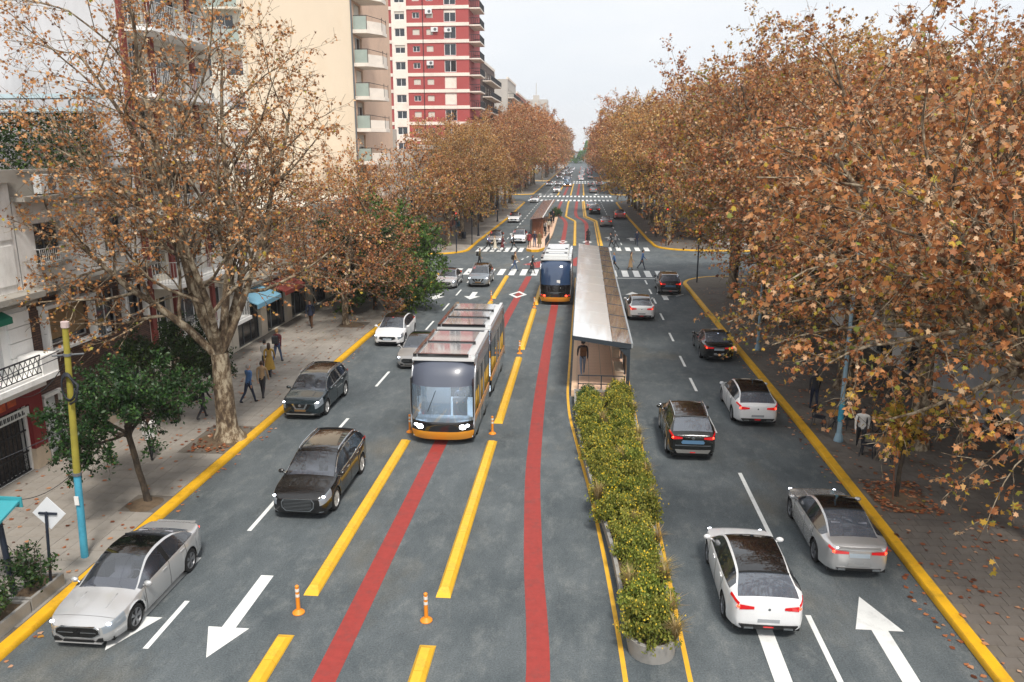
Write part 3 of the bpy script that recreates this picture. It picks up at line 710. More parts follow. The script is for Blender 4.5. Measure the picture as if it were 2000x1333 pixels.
m_ = MB(); FL.box(m_, 34.62, 35.4, .16, 2.08, -.28, -.2); m_.build('garage_shutter', mat('shutter_brown', (104, 84, 66), .7, var=.1), h3)
m_ = MB(); FL.box(m_, 38.22, 38.8, .15, 2.1, 0, .12); FL.box(m_, 33.9, 34.58, .15, 2.1, 0, .12); m_.build('garage_pier', M_BEIGE, h3)

# --- terrace greenery on house two
tr = thing('terrace_trellis', 'trellis covered with dark green creeper under pale blue awnings on the roof terrace', 'trellis', (-20.6, 30.6, 9.3))
m_ = MB()
for x in (-24.2, -22.4, -20.6, -19.6): m_.bar((x, 31.2, 9.3), (x, 31.2, 12.9), .04, n=6)
for z in (9.9, 11.2, 12.4): m_.bar((-24.3, 31.2, z), (-19.5, 31.2, z), .03, n=6)
m_.build('frame', M_RAILW, tr)
def foliage_cloud(name, P, size, shape, m, parent, seed=1, tint=None, kind='stuff'):
    rg = np.random.RandomState(seed); V, k_ = leaves(rg, P, size, shape); b = base_of(parent) if parent else (0, 0, 0)
    o = inst(name, poly_mesh(name, V - np.array(b), k_, np.clip(rg.normal(.42, .25, len(P)), 0, 1) if tint is None else tint, [m]), parent)
    o['kind'] = kind; return o
rg_ = np.random.RandomState(3); P_ = np.stack([rg_.uniform(-24.2, -19.5, 5200), rg_.normal(31.0, .16, 5200), 9.8 + 2.6 * rg_.rand(5200) ** .85], 1)
TRELLIS = (P_, tr)
for i, z in enumerate((12.95, 12.45)):
    m_ = MB(); m_.box(-24.5, -19.3, 30.4 + .2 * i, 31.3, z, z + .16); m_.build('awning', mat('awning_paleblue', (178, 200, 208), .7, var=.08, scale=3), tr)

# --- low shops between house three and the cream block
h4 = thing('shop_row', 'low pale shop row behind the left trees between the two apartment blocks', 'building', (-18.9, 53, 0.145))
ops = [(41 + 4.1 * i, 44.2 + 4.1 * i, .15, 2.6) for i in range(6)] + [(41.5 + 4.1 * i, 43.5 + 4.1 * i, 4.2, 5.8) for i in range(6)]
mb = MB(); FL.wall(mb, 40.22, 65.9, .145, 7.2, ops, .3); mb.box(-30, -18.91, 40.24, 65.9, 7.1, 7.25); mb.build('wall', M_PLO, h4)
for i in range(6):
    FL.window(h4, 41 + 4.1 * i, 44.2 + 4.1 * i, .15, 2.6, 2, frame=M_FRAMEG, depth=.25, name='shop_window'); FL.window(h4, 41.5 + 4.1 * i, 43.5 + 4.1 * i, 4.2, 5.8, 1, depth=.25, blind=.3)
    m_ = MB(); u = 40.9 + 4.1 * i; c = [(110, 158, 182), (140, 66, 58), (196, 180, 150), (60, 100, 140), (150, 140, 120), (120, 60, 60)][i]
    m_.xprism([(-18.88, 3.25), (-17.6, 2.75), (-17.6, 2.5), (-17.64, 2.5), (-17.64, 2.70), (-18.88, 3.18)], 'y', u, u + 3.4); m_.build('awning', mat('awning_%d' % i, c, .7, var=.08), h4)
m_ = MB(); FL.box(m_, 40.22, 65.9, 3.4, 3.6, 0, .25); FL.box(m_, 40.22, 65.9, 6.9, 7.3, 0, .3); m_.build('cornice', M_STONE, h4)

# --- cream block with the big blank wall
h5 = thing('cream_block', 'tall cream apartment block with a huge blank side wall and stacked street balconies', 'building', (-23, 72, 0.145))
FC = Face((0, 66.0, 0), (1, 0, 0), (0, -1, 0))
mb = MB(); FC.wall(mb, -27.7, -18.9, .145, 31, [], .2); mb.build('blank_wall', M_CREAM, h5)
mb = MB(); FL.wall(mb, 66, 79, .145, 31, [(67.0, 69.0, z - .1 + .25, z + 2.1) for z in (4.9, 7.5, 10.1, 12.75, 15.3, 17.9, 20.45, 23.0)], .3); mb.box(-31, -18.91, 78.8, 79, .145, 31); mb.box(-31, -18.92, 66.02, 78.8, 30.7, 31); mb.build('wall', M_PINK, h5)
fw_ops = []
FW = Face((0, 65.6, 0), (1, 0, 0), (0, -1, 0))
for z, kind in ((22.3, 'd'), (19.65, 'd'), (16.7, 'w'), (14.0, 'w'), (11.3, 'w'), (8.6, 'w')):
    if kind == 'd': fw_ops.append((-30.0, -28.5, z - .15, z + 1.9))
    else: fw_ops += [(-31.2, -30.6, z + .1, z + 1.5), (-29.4, -27.95, z + .2, z + 1.35)]
mb = MB(); FW.wall(mb, -33.5, -27.7, .145, 31, fw_ops, .25); mb.box(-27.9, -27.71, 65.62, 65.98, .145, 31); mb.build('rear_wall', M_PLO, h5)
for i, o in enumerate(fw_ops):
    FW.window(h5, *o, 1, frame=M_FRAME if i < 2 else M_FRAMEG, depth=.22, blind=(0 if i < 2 or o[1] - o[0] < 1 else .5), bm=mat('blind_mauve', (176, 152, 150), .7))
for z in (22.15, 19.5):
    m_ = MB(); FW.box(m_, -31.4, -27.72, z - .3, z - .15, 0, .9); m_.build('balcony_slab', M_PLO, h5)
    m_ = MB(); FW.box(m_, -31.4, -27.75, z - .14, z + .85, .84, .88); m_.build('balcony_glass', M_RAILG, h5)
for i, z in enumerate((7.5, 10.1, 12.75, 15.3, 17.9, 20.45, 23.0)):
    m_ = MB(); m_.prism([(-18.89, 66.25), (-17.7, 66.25), (-16.75, 67.7), (-16.75, 69.2), (-18.89, 69.2)], z - .34, z - .06); m_.build('balcony_slab', M_TWHT, h5)
    m_ = MB(); m_.box(-18.8, -17.74, 66.3, 66.34, z - .05, z + .95); m_.build('balcony_glass', M_RAILG, h5)
    m_ = MB(); a, b = Vector((-17.7, 66.32)), Vector((-16.8, 67.7)); nn = Vector((.035, .023))
    m_.prism([(a.x, a.y), (b.x, b.y), (b.x - nn.x, b.y + nn.y), (a.x - nn.x, a.y + nn.y)], z - .05, z + .6); m_.box(-16.84, -16.80, 67.72, 69.1, z - .05, z + .6); m_.build('balcony_parapet', M_TWHT, h5)
    m_ = MB(); m_.bar((-18.8, 66.32, z + 1.0), (-17.7, 66.32, z + 1.0), .03, n=5); m_.bar((-17.7, 66.32, z + 1.0), (-16.8, 67.7, z + .85), .025, n=5); m_.bar((-16.8, 67.7, z + .85), (-16.8, 69.1, z + .85), .025, n=5)
    for q in ((-17.7, 66.32), (-16.8, 67.7), (-16.8, 69.1)): m_.bar((q[0], q[1], z - .05), (q[0], q[1], z + 1.0), .022, n=5)
    m_.build('balcony_railing', M_IRON, h5); FL.window(h5, 67.0, 69.0, z + .15, z + 2.1, 1, frame=M_FRAME, depth=.25, name='balcony_door', blind=(0, .5, .2, .8, 0, .6, .3)[i])
m_ = MB(); m_.bar((-18.82, 65.9, .15), (-18.82, 65.9, 31), .07, n=8); m_.build('drainpipe', M_FRAMEG, h5)

# --- red tower with white bands
h6 = thing('red_tower', 'red apartment tower with white floor bands and a pale window column', 'building', (-26, 139, 0.145))
FT = Face((0, 133.0, 0), (1, 0, 0), (0, -1, 0)); zb = [2.4 + 2.55 * i for i in range(17)]
ops = []
rr = random.Random(9)
cols = [(-28.3, -26.7), (-25.95, -24.6), (-22.9, -20.95)]
for i, z in enumerate(zb[:-1]):
    ops += [(-28.0, -26.85, z + .95, z + 1.85), (-25.75, -24.65, z + .95, z + 1.85), (-22.9, -20.95, z + .35, z + 2.2)]
mb = MB(); FT.wall(mb, -28.95, -18.9, .145, 44, ops, .25); FL.wall(mb, 133, 147, .145, 44, [], .2); mb.box(-34, -18.95, 133.05, 147, 43.6, 44); mb.build('wall', M_TRED, h6)
ops_c = [(-30.9, -29.25, z + .75, z + 2.0) for z in zb[:-1]]
mb = MB(); FT2 = Face((0, 132.86, 0), (1, 0, 0), (0, -1, 0)); FT2.wall(mb, -31.4, -28.95, .145, 44, ops_c, .25); mb.box(-28.96, -28.93, 132.87, 133.0, .145, 44); mb.build('window_column', M_TWHT, h6)
mb = MB(); FT3 = Face((0, 133.3, 0), (1, 0, 0), (0, -1, 0)); FT3.wall(mb, -34.5, -31.4, .145, 44, [(-33.6, -32.6, z + .8, z + 1.8) for z in zb[:-1]], .25); mb.build('side_wall', M_TRED, h6)
for z in zb:
    m_ = MB(); FT.box(m_, -28.93, -18.82, z - .26, z + .26, 0, .10); m_.build('floor_band', M_TWHT, h6); m_ = MB(); FT3.box(m_, -34.5, -31.42, z - .26, z + .26, 0, .1); m_.build('floor_band', M_TWHT, h6)
for i, z in enumerate(zb[3:-1]):
    FT.window(h6, -28.0, -26.85, z + .95, z + 1.85, 1, depth=.2, blind=rr.choice((0, 0, .5, .95)), fw=.07); FT.window(h6, -25.75, -24.65, z + .95, z + 1.85, 1, depth=.2, blind=rr.choice((0, .5, .95)), fw=.07)
    FT.window(h6, -22.9, -20.95, z + .35, z + 2.2, 1, depth=.2, blind=rr.choice((0, .25, .3, .95)), fw=.09, bm=M_TWHT); FT2.window(h6, -30.9, -29.25, z + .75, z + 2.0, 1, depth=.2, frame=M_FRAME, fw=.07, blind=rr.choice((0, 0, .3)))
    FT3.window(h6, -33.6, -32.6, z + .8, z + 1.8, 1, depth=.2, fw=.07)
m_ = MB(); m_.bar((-26.3, 132.92, .2), (-26.3, 132.92, 43.5), .06, n=6); m_.build('drainpipe', M_IRON, h6)
for i, z in enumerate(zb[3:]):
    m_ = MB(); FL.box(m_, 133.6, 139.5, z - .2, z, 0, 1.8); m_.build('balcony_slab', M_TWHT, h6)
    FL.railing(h6, 133.7, 139.4, z, z + 1.0, 1.72, M_IRON, .3, .03, name='balcony_railing')
for i, (u, z, lb) in enumerate(((-24.4, 29.3, 'third'), (-25.3, 32.0, 'top'), (-22.2, 29.2, 'second'), (-25.2, 24.2, 'lowest'))):
    ac_unit(FT, u - 0 * i, z, 'small white air conditioner on the red tower, %s one' % lb, 0, 1.1, .7)

# --- further blocks on the left
M_BRN = mat('block_brown', (92, 76, 70), .8, var=.1, scale=1); M_BG = mat('block_grey', (186, 180, 172), .85, var=.08, scale=.6); M_BRR = mat('block_brick', (168, 110, 92), .85, var=.08, scale=.6)
def block(name, label, y0, y1, zt, m, fl=2.8, proj=1.5, x=-18.9, side=1, win=True, step=4.0):
    r = thing(name, label, 'building', (x - side * 5, (y0 + y1) / 2, 0.145)); f = Face((x, 0, 0), (0, 1, 0), (side, 0, 0)); fy = Face((0, y0, 0), (1, 0, 0), (0, -1, 0))
    n_ = int((zt - 3.5) / fl); zs = [3.6 + fl * i for i in range(n_)]; us = [y0 + 1.2 + step * i for i in range(int((y1 - y0 - 1) / step))]
    ops = [(u, u + 1.8, z + .3, z + 2.1) for z in zs for u in us] + [(u, u + 2.6, .15, 2.7) for u in us]
    mb = MB(); f.wall(mb, y0, y1, .145, zt, ops, .25)
    xa, xb = sorted((x - side * .01, x - side * 13)); fyo = [(xa + 3 + 4 * k_, xa + 4.3 + 4 * k_, z + .6, z + 1.9) for z in zs for k_ in range(2)]; fy.wall(mb, xa, xb, .145, zt, fyo if win else [], .2); mb.box(xa, xb, y0 + .25, y1, zt - .2, zt); mb.box(xa, xb, y1 - .2, y1, .145, zt - .2); mb.build('wall', m, r)
    for o in ops: f.window(r, *o, 1, depth=.22, frame=M_FRAMEG if o[3] < 3 else M_FRAME, blind=random.Random(o[0] * 31 + o[2]).choice((0, .4, .7)), fw=.07)
    if win:
        for o in fyo: fy.window(r, *o, 1, depth=.18, fw=.07)
    for z in (zs if proj else []):
        m_ = MB(); f.box(m_, y0 + .6, y1 - .6, z - .1, z + .08, 0, proj); m_.build('balcony_slab', M_TWHT, r); f.railing(r, y0 + .7, y1 - .7, z + .08, z + 1.0, proj - .08, M_IRON, .35, .03, name='balcony_railing')
    m_ = MB(); f.box(m_, y0, y1, zt, zt + .5, -.3, .12); m_.build('parapet', M_TWHT, r)
    m_ = MB(); m_.box(x - side * 6 - 1.5, x - side * 6 + 1.5, (y0 + y1) / 2 - 2, (y0 + y1) / 2 + 2, zt, zt + 2.4); m_.build('roof_hut', m, r)
    return r
block('corner_block', 'pale corner block behind the left trees past the first crossing', 88, 108, 11, M_BG, proj=0)
block('brown_infill', 'low brown block in front of the red tower behind the trees', 108.2, 132.6, 9.5, M_BRR, proj=0)
block('dark_block', 'dark balconied block right behind the red tower', 150, 170, 26.4, M_BRN, proj=1.6)
block('grey_block', 'grey balconied block beyond the dark one, over the left trees', 199, 222, 27.5, M_BG, proj=1.5)
block('brick_block', 'far brick-coloured block beyond the grey one on the left', 226, 262, 26, M_BRR, proj=1.2, step=6)
# --- right side, behind the trees
block('right_house', 'pale grey house behind the cafe trees on the right', 20, 36, 9.5, M_PLG, x=16.2, side=-1, proj=0, fl=3.0)
block('right_white_house', 'white house behind the right trees level with the tram stop', 36.2, 52, 12.5, M_PLW, x=16.2, side=-1, proj=.9, fl=3.0)
block('right_corner_house', 'beige corner house behind the right trees at the first crossing', 52.2, 64, 15, M_PLO, x=16.2, side=-1, proj=0, fl=3.0)
block('right_far_house', 'pale house behind the right row past the first crossing', 94, 124, 12, M_BG, x=15.2, side=-1, proj=0, fl=3.0, step=6)
block('right_distant_house', 'low pale house far along the right row', 126, 166, 11, M_PLO, x=14.8, side=-1, proj=0, fl=3.0, step=8)
# slender far towers in the haze
for i, (x, y, w_, h_, lb) in enumerate(((-34, 560, 16, 44, 'slender hazy tower rising over the end of the left tree row'), (-60, 600, 30, 36, 'wide hazy block behind the end of the left tree row'))):
    r = thing('far_tower', lb, 'building', (x, y, 0)); f = Face((0, y, 0), (1, 0, 0), (0, -1, 0)); ops = [(x - w_ / 2 + 1 + 3.2 * a, x - w_ / 2 + 3 + 3.2 * a, 3 * b + 4, 3 * b + 5.6) for a in range(int(w_ / 3.4)) for b in range(5, int(h_ / 3) - 2)]
    mb = MB(); f.wall(mb, x - w_ / 2, x + w_ / 2, 0, h_, ops, .4); mb.box(x - w_ / 2, x + w_ / 2, y + .45, y + 14, 0, h_); mb.build('wall', M_BG, r)
    m_ = MB(); m_.box(x - 2, x + 2, y + 4, y + 8, h_, h_ + 3); m_.bar((x, y + 6, h_ + 3), (x, y + 6, h_ + 11), .25, n=5); m_.build('roof_hut', M_BG, r)
# ------------------------------------------------------------------ trees
def leaf_mat(name, stops, trans=0.35, rough=0.55, objvar=0.16):
    """leaf colour from a per-leaf attribute, part translucent"""
    m = bpy.data.materials.new(name); m.use_nodes = True; n = m.node_tree.nodes; L = m.node_tree.links; b = n['Principled BSDF']
    at = n.new('ShaderNodeAttribute'); at.attribute_name = 'tint'
    r = n.new('ShaderNodeValToRGB'); el = r.color_ramp.elements
    el[0].position = stops[0][0]; el[0].color = (*s2l(stops[0][1]), 1); el[1].position = stops[-1][0]; el[1].color = (*s2l(stops[-1][1]), 1)
    for p, c in stops[1:-1]:
        e = el.new(p); e.color = (*s2l(c), 1)
    L.new(at.outputs['Fac'], r.inputs['Fac'])
    oi = n.new('ShaderNodeObjectInfo'); mr = n.new('ShaderNodeMapRange'); mr.inputs['To Min'].default_value = 1 - objvar; mr.inputs['To Max'].default_value = 1 + objvar
    L.new(oi.outputs['Random'], mr.inputs['Value'])
    h = n.new('ShaderNodeHueSaturation'); L.new(r.outputs[0], h.inputs['Color']); L.new(mr.outputs[0], h.inputs['Value'])
    m3 = n.new('ShaderNodeMath'); m3.operation = 'MULTIPLY'; m3.inputs[1].default_value = 7.31; L.new(oi.outputs['Random'], m3.inputs[0]); f3 = n.new('ShaderNodeMath'); f3.operation = 'FRACT'; L.new(m3.outputs[0], f3.inputs[0])
    mh_ = n.new('ShaderNodeMapRange'); mh_.inputs['To Min'].default_value = .49; mh_.inputs['To Max'].default_value = .522; L.new(f3.outputs[0], mh_.inputs['Value']); L.new(mh_.outputs[0], h.inputs['Hue'])      # some trees more golden
    L.new(h.outputs[0], b.inputs['Base Color']); b.inputs['Roughness'].default_value = rough; b.inputs['Specular IOR Level'].default_value = 0.3
    tr = n.new('ShaderNodeBsdfTranslucent'); L.new(h.outputs[0], tr.inputs['Color'])
    mxs = n.new('ShaderNodeMixShader'); mxs.inputs[0].default_value = trans
    L.new(b.outputs[0], mxs.inputs[1]); L.new(tr.outputs[0], mxs.inputs[2]); L.new(mxs.outputs[0], n['Material Output'].inputs[0])
    return m
M_LEAF = leaf_mat('leaf_autumn', [(0.0, (104, 66, 44)), (0.2, (158, 98, 62)), (0.42, (196, 130, 80)), (0.64, (212, 160, 114)), (0.80, (228, 200, 172)), (0.86, (204, 154, 66)), (0.93, (188, 162, 64)), (1.0, (128, 138, 62))])
M_LEAFG = leaf_mat('leaf_green', [(0.0, (32, 50, 28)), (0.4, (48, 72, 36)), (0.75, (72, 98, 46)), (1.0, (104, 128, 58))], trans=0.25, rough=0.4)
M_LEAFB = leaf_mat('leaf_bush', [(0.0, (52, 76, 34)), (0.4, (78, 108, 46)), (0.8, (112, 142, 60)), (1.0, (150, 168, 80))], trans=0.3, rough=0.45)
M_LEAFO = leaf_mat('leaf_olive', [(0.0, (64, 82, 36)), (0.45, (104, 117, 48)), (0.8, (146, 148, 64)), (1.0, (182, 168, 78))], trans=0.3, rough=0.5)
def bark_mat(name, c0, c1, c2, scale=3.0):
    m = bpy.data.materials.new(name); m.use_nodes = True; n = m.node_tree.nodes; L = m.node_tree.links; b = n['Principled BSDF']
    t = n.new('ShaderNodeTexCoord'); mp_ = n.new('ShaderNodeMapping'); mp_.inputs['Scale'].default_value = (1, 1, 0.5); L.new(t.outputs['Object'], mp_.inputs[0])
    z = n.new('ShaderNodeTexNoise'); z.inputs['Scale'].default_value = scale; z.inputs['Detail'].default_value = 6; z.inputs['Roughness'].default_value = 0.7; L.new(mp_.outputs[0], z.inputs[0])
    r = n.new('ShaderNodeValToRGB'); e = r.color_ramp.elements; e[0].position = 0.40; e[0].color = (*s2l(c0), 1); e[1].position = 0.60; e[1].color = (*s2l(c2), 1)
    q = e.new(0.5); q.color = (*s2l(c1), 1); L.new(z.outputs['Fac'], r.inputs[0]); L.new(r.outputs[0], b.inputs['Base Color']); b.inputs['Roughness'].default_value = 0.9
    bb = n.new('ShaderNodeBump'); bb.inputs['Strength'].default_value = 0.7; bb.inputs['Distance'].default_value = 0.03; L.new(z.outputs['Fac'], bb.inputs['Height']); L.new(bb.outputs[0], b.inputs['Normal'])
    return m
M_BARK = bark_mat('bark_plane', (70, 56, 43), (112, 95, 74), (168, 156, 134), 4.5)
M_BARKD = bark_mat('bark_dark', (46, 40, 34), (66, 56, 46), (86, 74, 60), 6.0)

def grow_tree(seed, trunk_h, trunk_r, n_limb, limb_len, spread, lv=4, nch=(0, 9, 7, 6), ratio=(0, .52, .5, .5), ang=(0, 48, 48, 50),
              up=(0, .10, .05, .0), wob=.11, droop=0.0, lean=(0, 0), limb_dirs=None, flare=1.5, first=0.28, limb_r=0.55):
    """returns branch polylines [(points, radii, level)] and leaf carriers [(p, q, level)]"""
    rg = np.random.RandomState(seed); br = []; tw = []
    def rot_about(d, ax, a):
        return d * math.cos(a) + np.cross(ax, d) * math.sin(a) + ax * np.dot(ax, d) * (1 - math.cos(a))
    def perp(d, az):
        u = np.cross(d, [0, 0, 1.0])
        if np.linalg.norm(u) < 0.05: u = np.array([1.0, 0, 0])
        u /= np.linalg.norm(u); v = np.cross(d, u); return u * math.cos(az) + v * math.sin(az)
    def grow(p, d, ln, r, level):
        ns = (6, 9, 7, 5, 4)[level]; pts = [p.copy()]; rad = [r]; dd = d.copy()
        for i in range(ns):
            t = (i + 1) / ns
            dd = dd + rg.normal(0, wob * (0.55 if level < 2 else 1.0), 3)
            dd[2] += up[min(level, 3)] if level < 4 else -0.02
            if level >= 2: dd[2] -= droop * t
            dd /= np.linalg.norm(dd); pts.append(pts[-1] + dd * ln / ns); rad.append(r * (1 - 0.72 * t) if level < lv else r * (1 - .6 * t))
        br.append((pts, rad, level))
        if level >= lv - 1: tw.append((pts, level))
        if level >= lv: return
        n_ = nch[level]; az = rg.uniform(0, 6.28)
        for k in range(n_):
            t = first + (1 - first) * (k + rg.uniform(0.1, 0.9)) / n_ if level == 1 else 0.15 + 0.85 * (k + rg.uniform(0.1, 0.9)) / n_
            f = min(t * ns, ns - 1e-3); i = int(f); q = pts[i] + (pts[i + 1] - pts[i]) * (f - i)
            dl = pts[i + 1] - pts[i]; dl = dl / np.linalg.norm(dl); az += 2.4 + rg.uniform(-.5, .5)
            cd = rot_about(dl, perp(dl, az), math.radians(ang[level] * rg.uniform(0.65, 1.25)))
            grow(q, cd, ln * ratio[level] * (1.25 - 0.65 * t) * rg.uniform(0.75, 1.2), (rad[i] + (rad[i + 1] - rad[i]) * (f - i)) * 0.58, level + 1)
    # trunk
    ns = 7; pts = []; rad = []; off = np.zeros(2)
    for i in range(ns + 1):
        t = i / ns; off = off + rg.normal(0, 0.02 * trunk_h / 4, 2) * (i > 0)
        pts.append(np.array([lean[0] * t + off[0], lean[1] * t + off[1], trunk_h * t])); rad.append(trunk_r * ((flare - 1) * max(0, 1 - t * 5) ** 2 + 1 - 0.18 * t))
    br.append((pts, rad, 0)); top = pts[-1]
    a0 = rg.uniform(0, 6.28)
    for k in range(n_limb):
        if limb_dirs is not None and k < len(limb_dirs): d = np.array(limb_dirs[k][:3], float); ll = limb_len * limb_dirs[k][3]; z0 = limb_dirs[k][4] if len(limb_dirs[k]) > 4 else 1.0
        else:
            a = a0 + 2 * PI * k / n_limb + rg.uniform(-.3, .3); e = math.radians(rg.uniform(spread * 0.55, spread * 1.15)) if k else math.radians(8)
            d = np.array([math.sin(e) * math.cos(a), math.sin(e) * math.sin(a), math.cos(e)]); ll = limb_len * rg.uniform(0.85, 1.12); z0 = 1.0 - 0.18 * rg.rand()
        d = d / np.linalg.norm(d); f = z0 * ns; i = min(int(f), ns - 1); p = pts[i] + (pts[i + 1] - pts[i]) * (f - i)
        grow(p, d, ll, trunk_r * limb_r * (1.0 if k else 1.12), 1)
    return br, tw

LEAF_FAN = {
    'star': (np.array([[0, -0.5], [0.16, -.34], [0.5, -0.36], [0.36, -0.06], [0.54, 0.2], [0.22, 0.18], [0.0, 0.6], [-0.22, 0.18], [-0.54, 0.2], [-0.36, -0.06], [-0.5, -0.36], [-.16, -.34]])),
    'quad': (np.array([[0, -0.5], [0.42, 0.0], [0, 0.58], [-0.42, 0.0]])),
    'hex': (np.array([[0, -0.5], [0.45, -.15], [0.3, 0.2], [0, 0.58], [-0.3, 0.2], [-0.45, -.15]])),
    'oval': (np.array([[0, -0.5], [0.26, 0.0], [0, 0.5], [-0.26, 0.0]])),
    'blade': (np.array([[-0.03, -0.5], [0.03, -0.5], [0.02, .1], [0.0, 0.5]])),
}
def poly_mesh(name, V, nper, tint, mats, mi=None):
    """V: (N*nper,3); N separate polygons with nper corners each; per-face float attribute tint"""
    N = len(V) // nper; me = bpy.data.meshes.new(name)
    me.vertices.add(N * nper); me.vertices.foreach_set('co', np.ascontiguousarray(V, np.float32).ravel())
    me.loops.add(N * nper); me.loops.foreach_set('vertex_index', np.arange(N * nper, dtype=np.int32))
    me.polygons.add(N); me.polygons.foreach_set('loop_start', np.arange(0, N * nper, nper, dtype=np.int32))
    for m in mats: me.materials.append(m)
    if mi is not None: me.polygons.foreach_set('material_index', mi.astype(np.int32))
    a = me.attributes.new('tint', 'FLOAT', 'FACE'); a.data.foreach_set('value', np.ascontiguousarray(tint, np.float32))
    me.update(calc_edges=True); return me
def leaves(rg, P, size, shape, fold=0.6, down=0.5, jit=0.35):
    """P (N,3) leaf centres -> polygon vertices"""
    F = LEAF_FAN[shape]; N = len(P); k = len(F)
    nrm = rg.normal(0, 1, (N, 3)); nrm[:, 2] = np.abs(nrm[:, 2]) * 0.8 + 0.15; nrm /= np.linalg.norm(nrm, axis=1)[:, None]
    ax = rg.normal(0, 1, (N, 3)); ax[:, 2] -= down; ax -= nrm * (ax * nrm).sum(1)[:, None]; ax /= np.linalg.norm(ax, axis=1)[:, None] + 1e-9
    sd = np.cross(ax, nrm); sz = size * rg.uniform(0.65, 1.25, N)
    V = P[:, None, :] + sz[:, None, None] * (F[None, :, 0:1] * sd[:, None, :] + F[None, :, 1:2] * ax[:, None, :])
    cup = fold * rg.uniform(-0.4, 1.3, N)
    V += (sz * cup)[:, None, None] * (np.abs(F[None, :, 0:1]) * 1.5 - 0.4 + 1.5 * F[None, :, 1:2] ** 2) * -nrm[:, None, :]
    return V.reshape(N * k, 3), k
def tree_meshes(name, seed, leaf_n, leaf_size, shape, leafm, barkm, tint_fn=None, twig_sides=3, **kw):
    br, tw = grow_tree(seed, **kw); rg = np.random.RandomState(seed + 99)
    mb = MB()
    for pts, rad, lv in br:
        mb.tube([tuple(p) for p in pts], [max(r, 0.006) for r in rad], (12, 8, 5, twig_sides, 3)[lv], caps=False)
    wood = mb.mesh('trunk', barkm, smooth=180)
    segs = []; wts = []
    for pts, lv in tw:
        for a, b in zip(pts[:-1], pts[1:]): segs.append((a, b)); wts.append(np.linalg.norm(b - a) * (1.0 if lv >= kw.get('lv', 4) else 0.55))
    A_ = np.array([s[0] for s in segs]); B_ = np.array([s[1] for s in segs]); wts = np.array(wts); wts /= wts.sum()
    cl = rg.uniform(0.12, 1.0, len(segs)); wts = wts * cl ** 2.2; wts /= wts.sum()
    ii = rg.choice(len(segs), leaf_n, p=wts); t = rg.rand(leaf_n, 1)
    P = A_[ii] + (B_[ii] - A_[ii]) * t + rg.normal(0, 0.5 * leaf_size, (leaf_n, 3)); P[:, 2] -= leaf_size * 0.35
    segt = rg.rand(len(segs))
    tint = np.clip(0.40 + 0.24 * rg.normal(0, 1, leaf_n) + 0.25 * (segt[ii] - 0.5), 0, 0.82)
    if tint_fn is not None: tint = tint_fn(rg, P, tint, segt[ii])
    V, k = leaves(rg, P, leaf_size, shape)
    crown = poly_mesh('crown', V, k, tint, [leafm])
    return wood, crown
def yellowing(frac, zmax):
    def f(rg, P, t, s):
        y = rg.rand(len(t)) < frac * (0.25 + 1.6 * np.clip((zmax - P[:, 2]) / zmax, 0, 1)) * (0.4 + 1.2 * s)
        t = t.copy(); t[y] = rg.uniform(0.84, 1.0, y.sum()); return t
    return f
PT = {}
def plane_tree(kind, loc, rotz, label, scale=1.0, group='plane trees along the avenue', name='plane_tree'):
    root = thing(name, label, 'tree', loc, rotz, group); root.scale = (scale, scale, scale)
    wd, cr_ = PT[kind]
    inst('trunk', wd, root); c = inst('crown', cr_, root); c['kind'] = 'stuff'
    return root
PT['left_near'] = tree_meshes('left_near', 11, 19500, 0.106, 'star', M_LEAF, M_BARK, yellowing(0.06, 14), trunk_h=3.5, trunk_r=0.40, n_limb=7, limb_len=9.2, spread=42,
    nch=(0, 11, 8, 6), limb_r=.42, wob=.13, flare=1.75, first=0.22, up=(0, .05, .03, 0), ratio=(0, .50, .52, .5), droop=0.0,
    limb_dirs=[(-.28, .05, 1, 1.30), (.22, .1, 1, 1.20), (-.60, .0, 1.0, 1.25), (.60, .15, .9, 1.05, .95), (.15, .7, .85, .95), (-.85, -.1, 1.1, .80, .92), (.2, -.45, 1, .85, .95)])
PT['right_near'] = tree_meshes('right_near', 23, 36000, 0.124, 'star', M_LEAF, M_BARK, yellowing(0.30, 9), trunk_h=4.2, trunk_r=0.36, n_limb=9, limb_len=9.5, spread=50,
    nch=(0, 12, 8, 6), wob=.13, flare=1.5, first=0.15, up=(0, .06, .02, 0), ratio=(0, .50, .5, .48), droop=0.06)
PT['right_b'] = tree_meshes('right_b', 37, 38000, 0.122, 'star', M_LEAF, M_BARK, yellowing(0.26, 10), trunk_h=4.6, trunk_r=0.33, n_limb=9, limb_len=10, spread=46,
    nch=(0, 12, 8, 6), wob=.13, flare=1.5, first=0.15, up=(0, .07, .02, 0), ratio=(0, .48, .5, .48), droop=0.05)
PT['mid_a'] = tree_meshes('mid_a', 41, 29000, 0.165, 'hex', M_LEAF, M_BARK, yellowing(0.38, 11), trunk_h=4.0, trunk_r=0.30, n_limb=8, limb_len=9.6, spread=44,
    nch=(0, 10, 7, 6), wob=.13, first=0.15, up=(0, .07, .02, 0), droop=0.04)
PT['mid_b'] = tree_meshes('mid_b', 53, 29000, 0.165, 'hex', M_LEAF, M_BARK, yellowing(0.12, 10), trunk_h=4.4, trunk_r=0.32, n_limb=8, limb_len=10.2, spread=40,
    nch=(0, 10, 7, 6), wob=.13, first=0.18, up=(0, .09, .03, 0), droop=0.03)
PT['far'] = tree_meshes('far', 61, 18000, 0.30, 'quad', M_LEAF, M_BARK, yellowing(0.08, 10), trunk_h=4.2, trunk_r=0.3, n_limb=8, limb_len=10.4, spread=40,
    nch=(0, 9, 6, 5), wob=.13, first=0.18, up=(0, .09, .03, 0), droop=0.03)
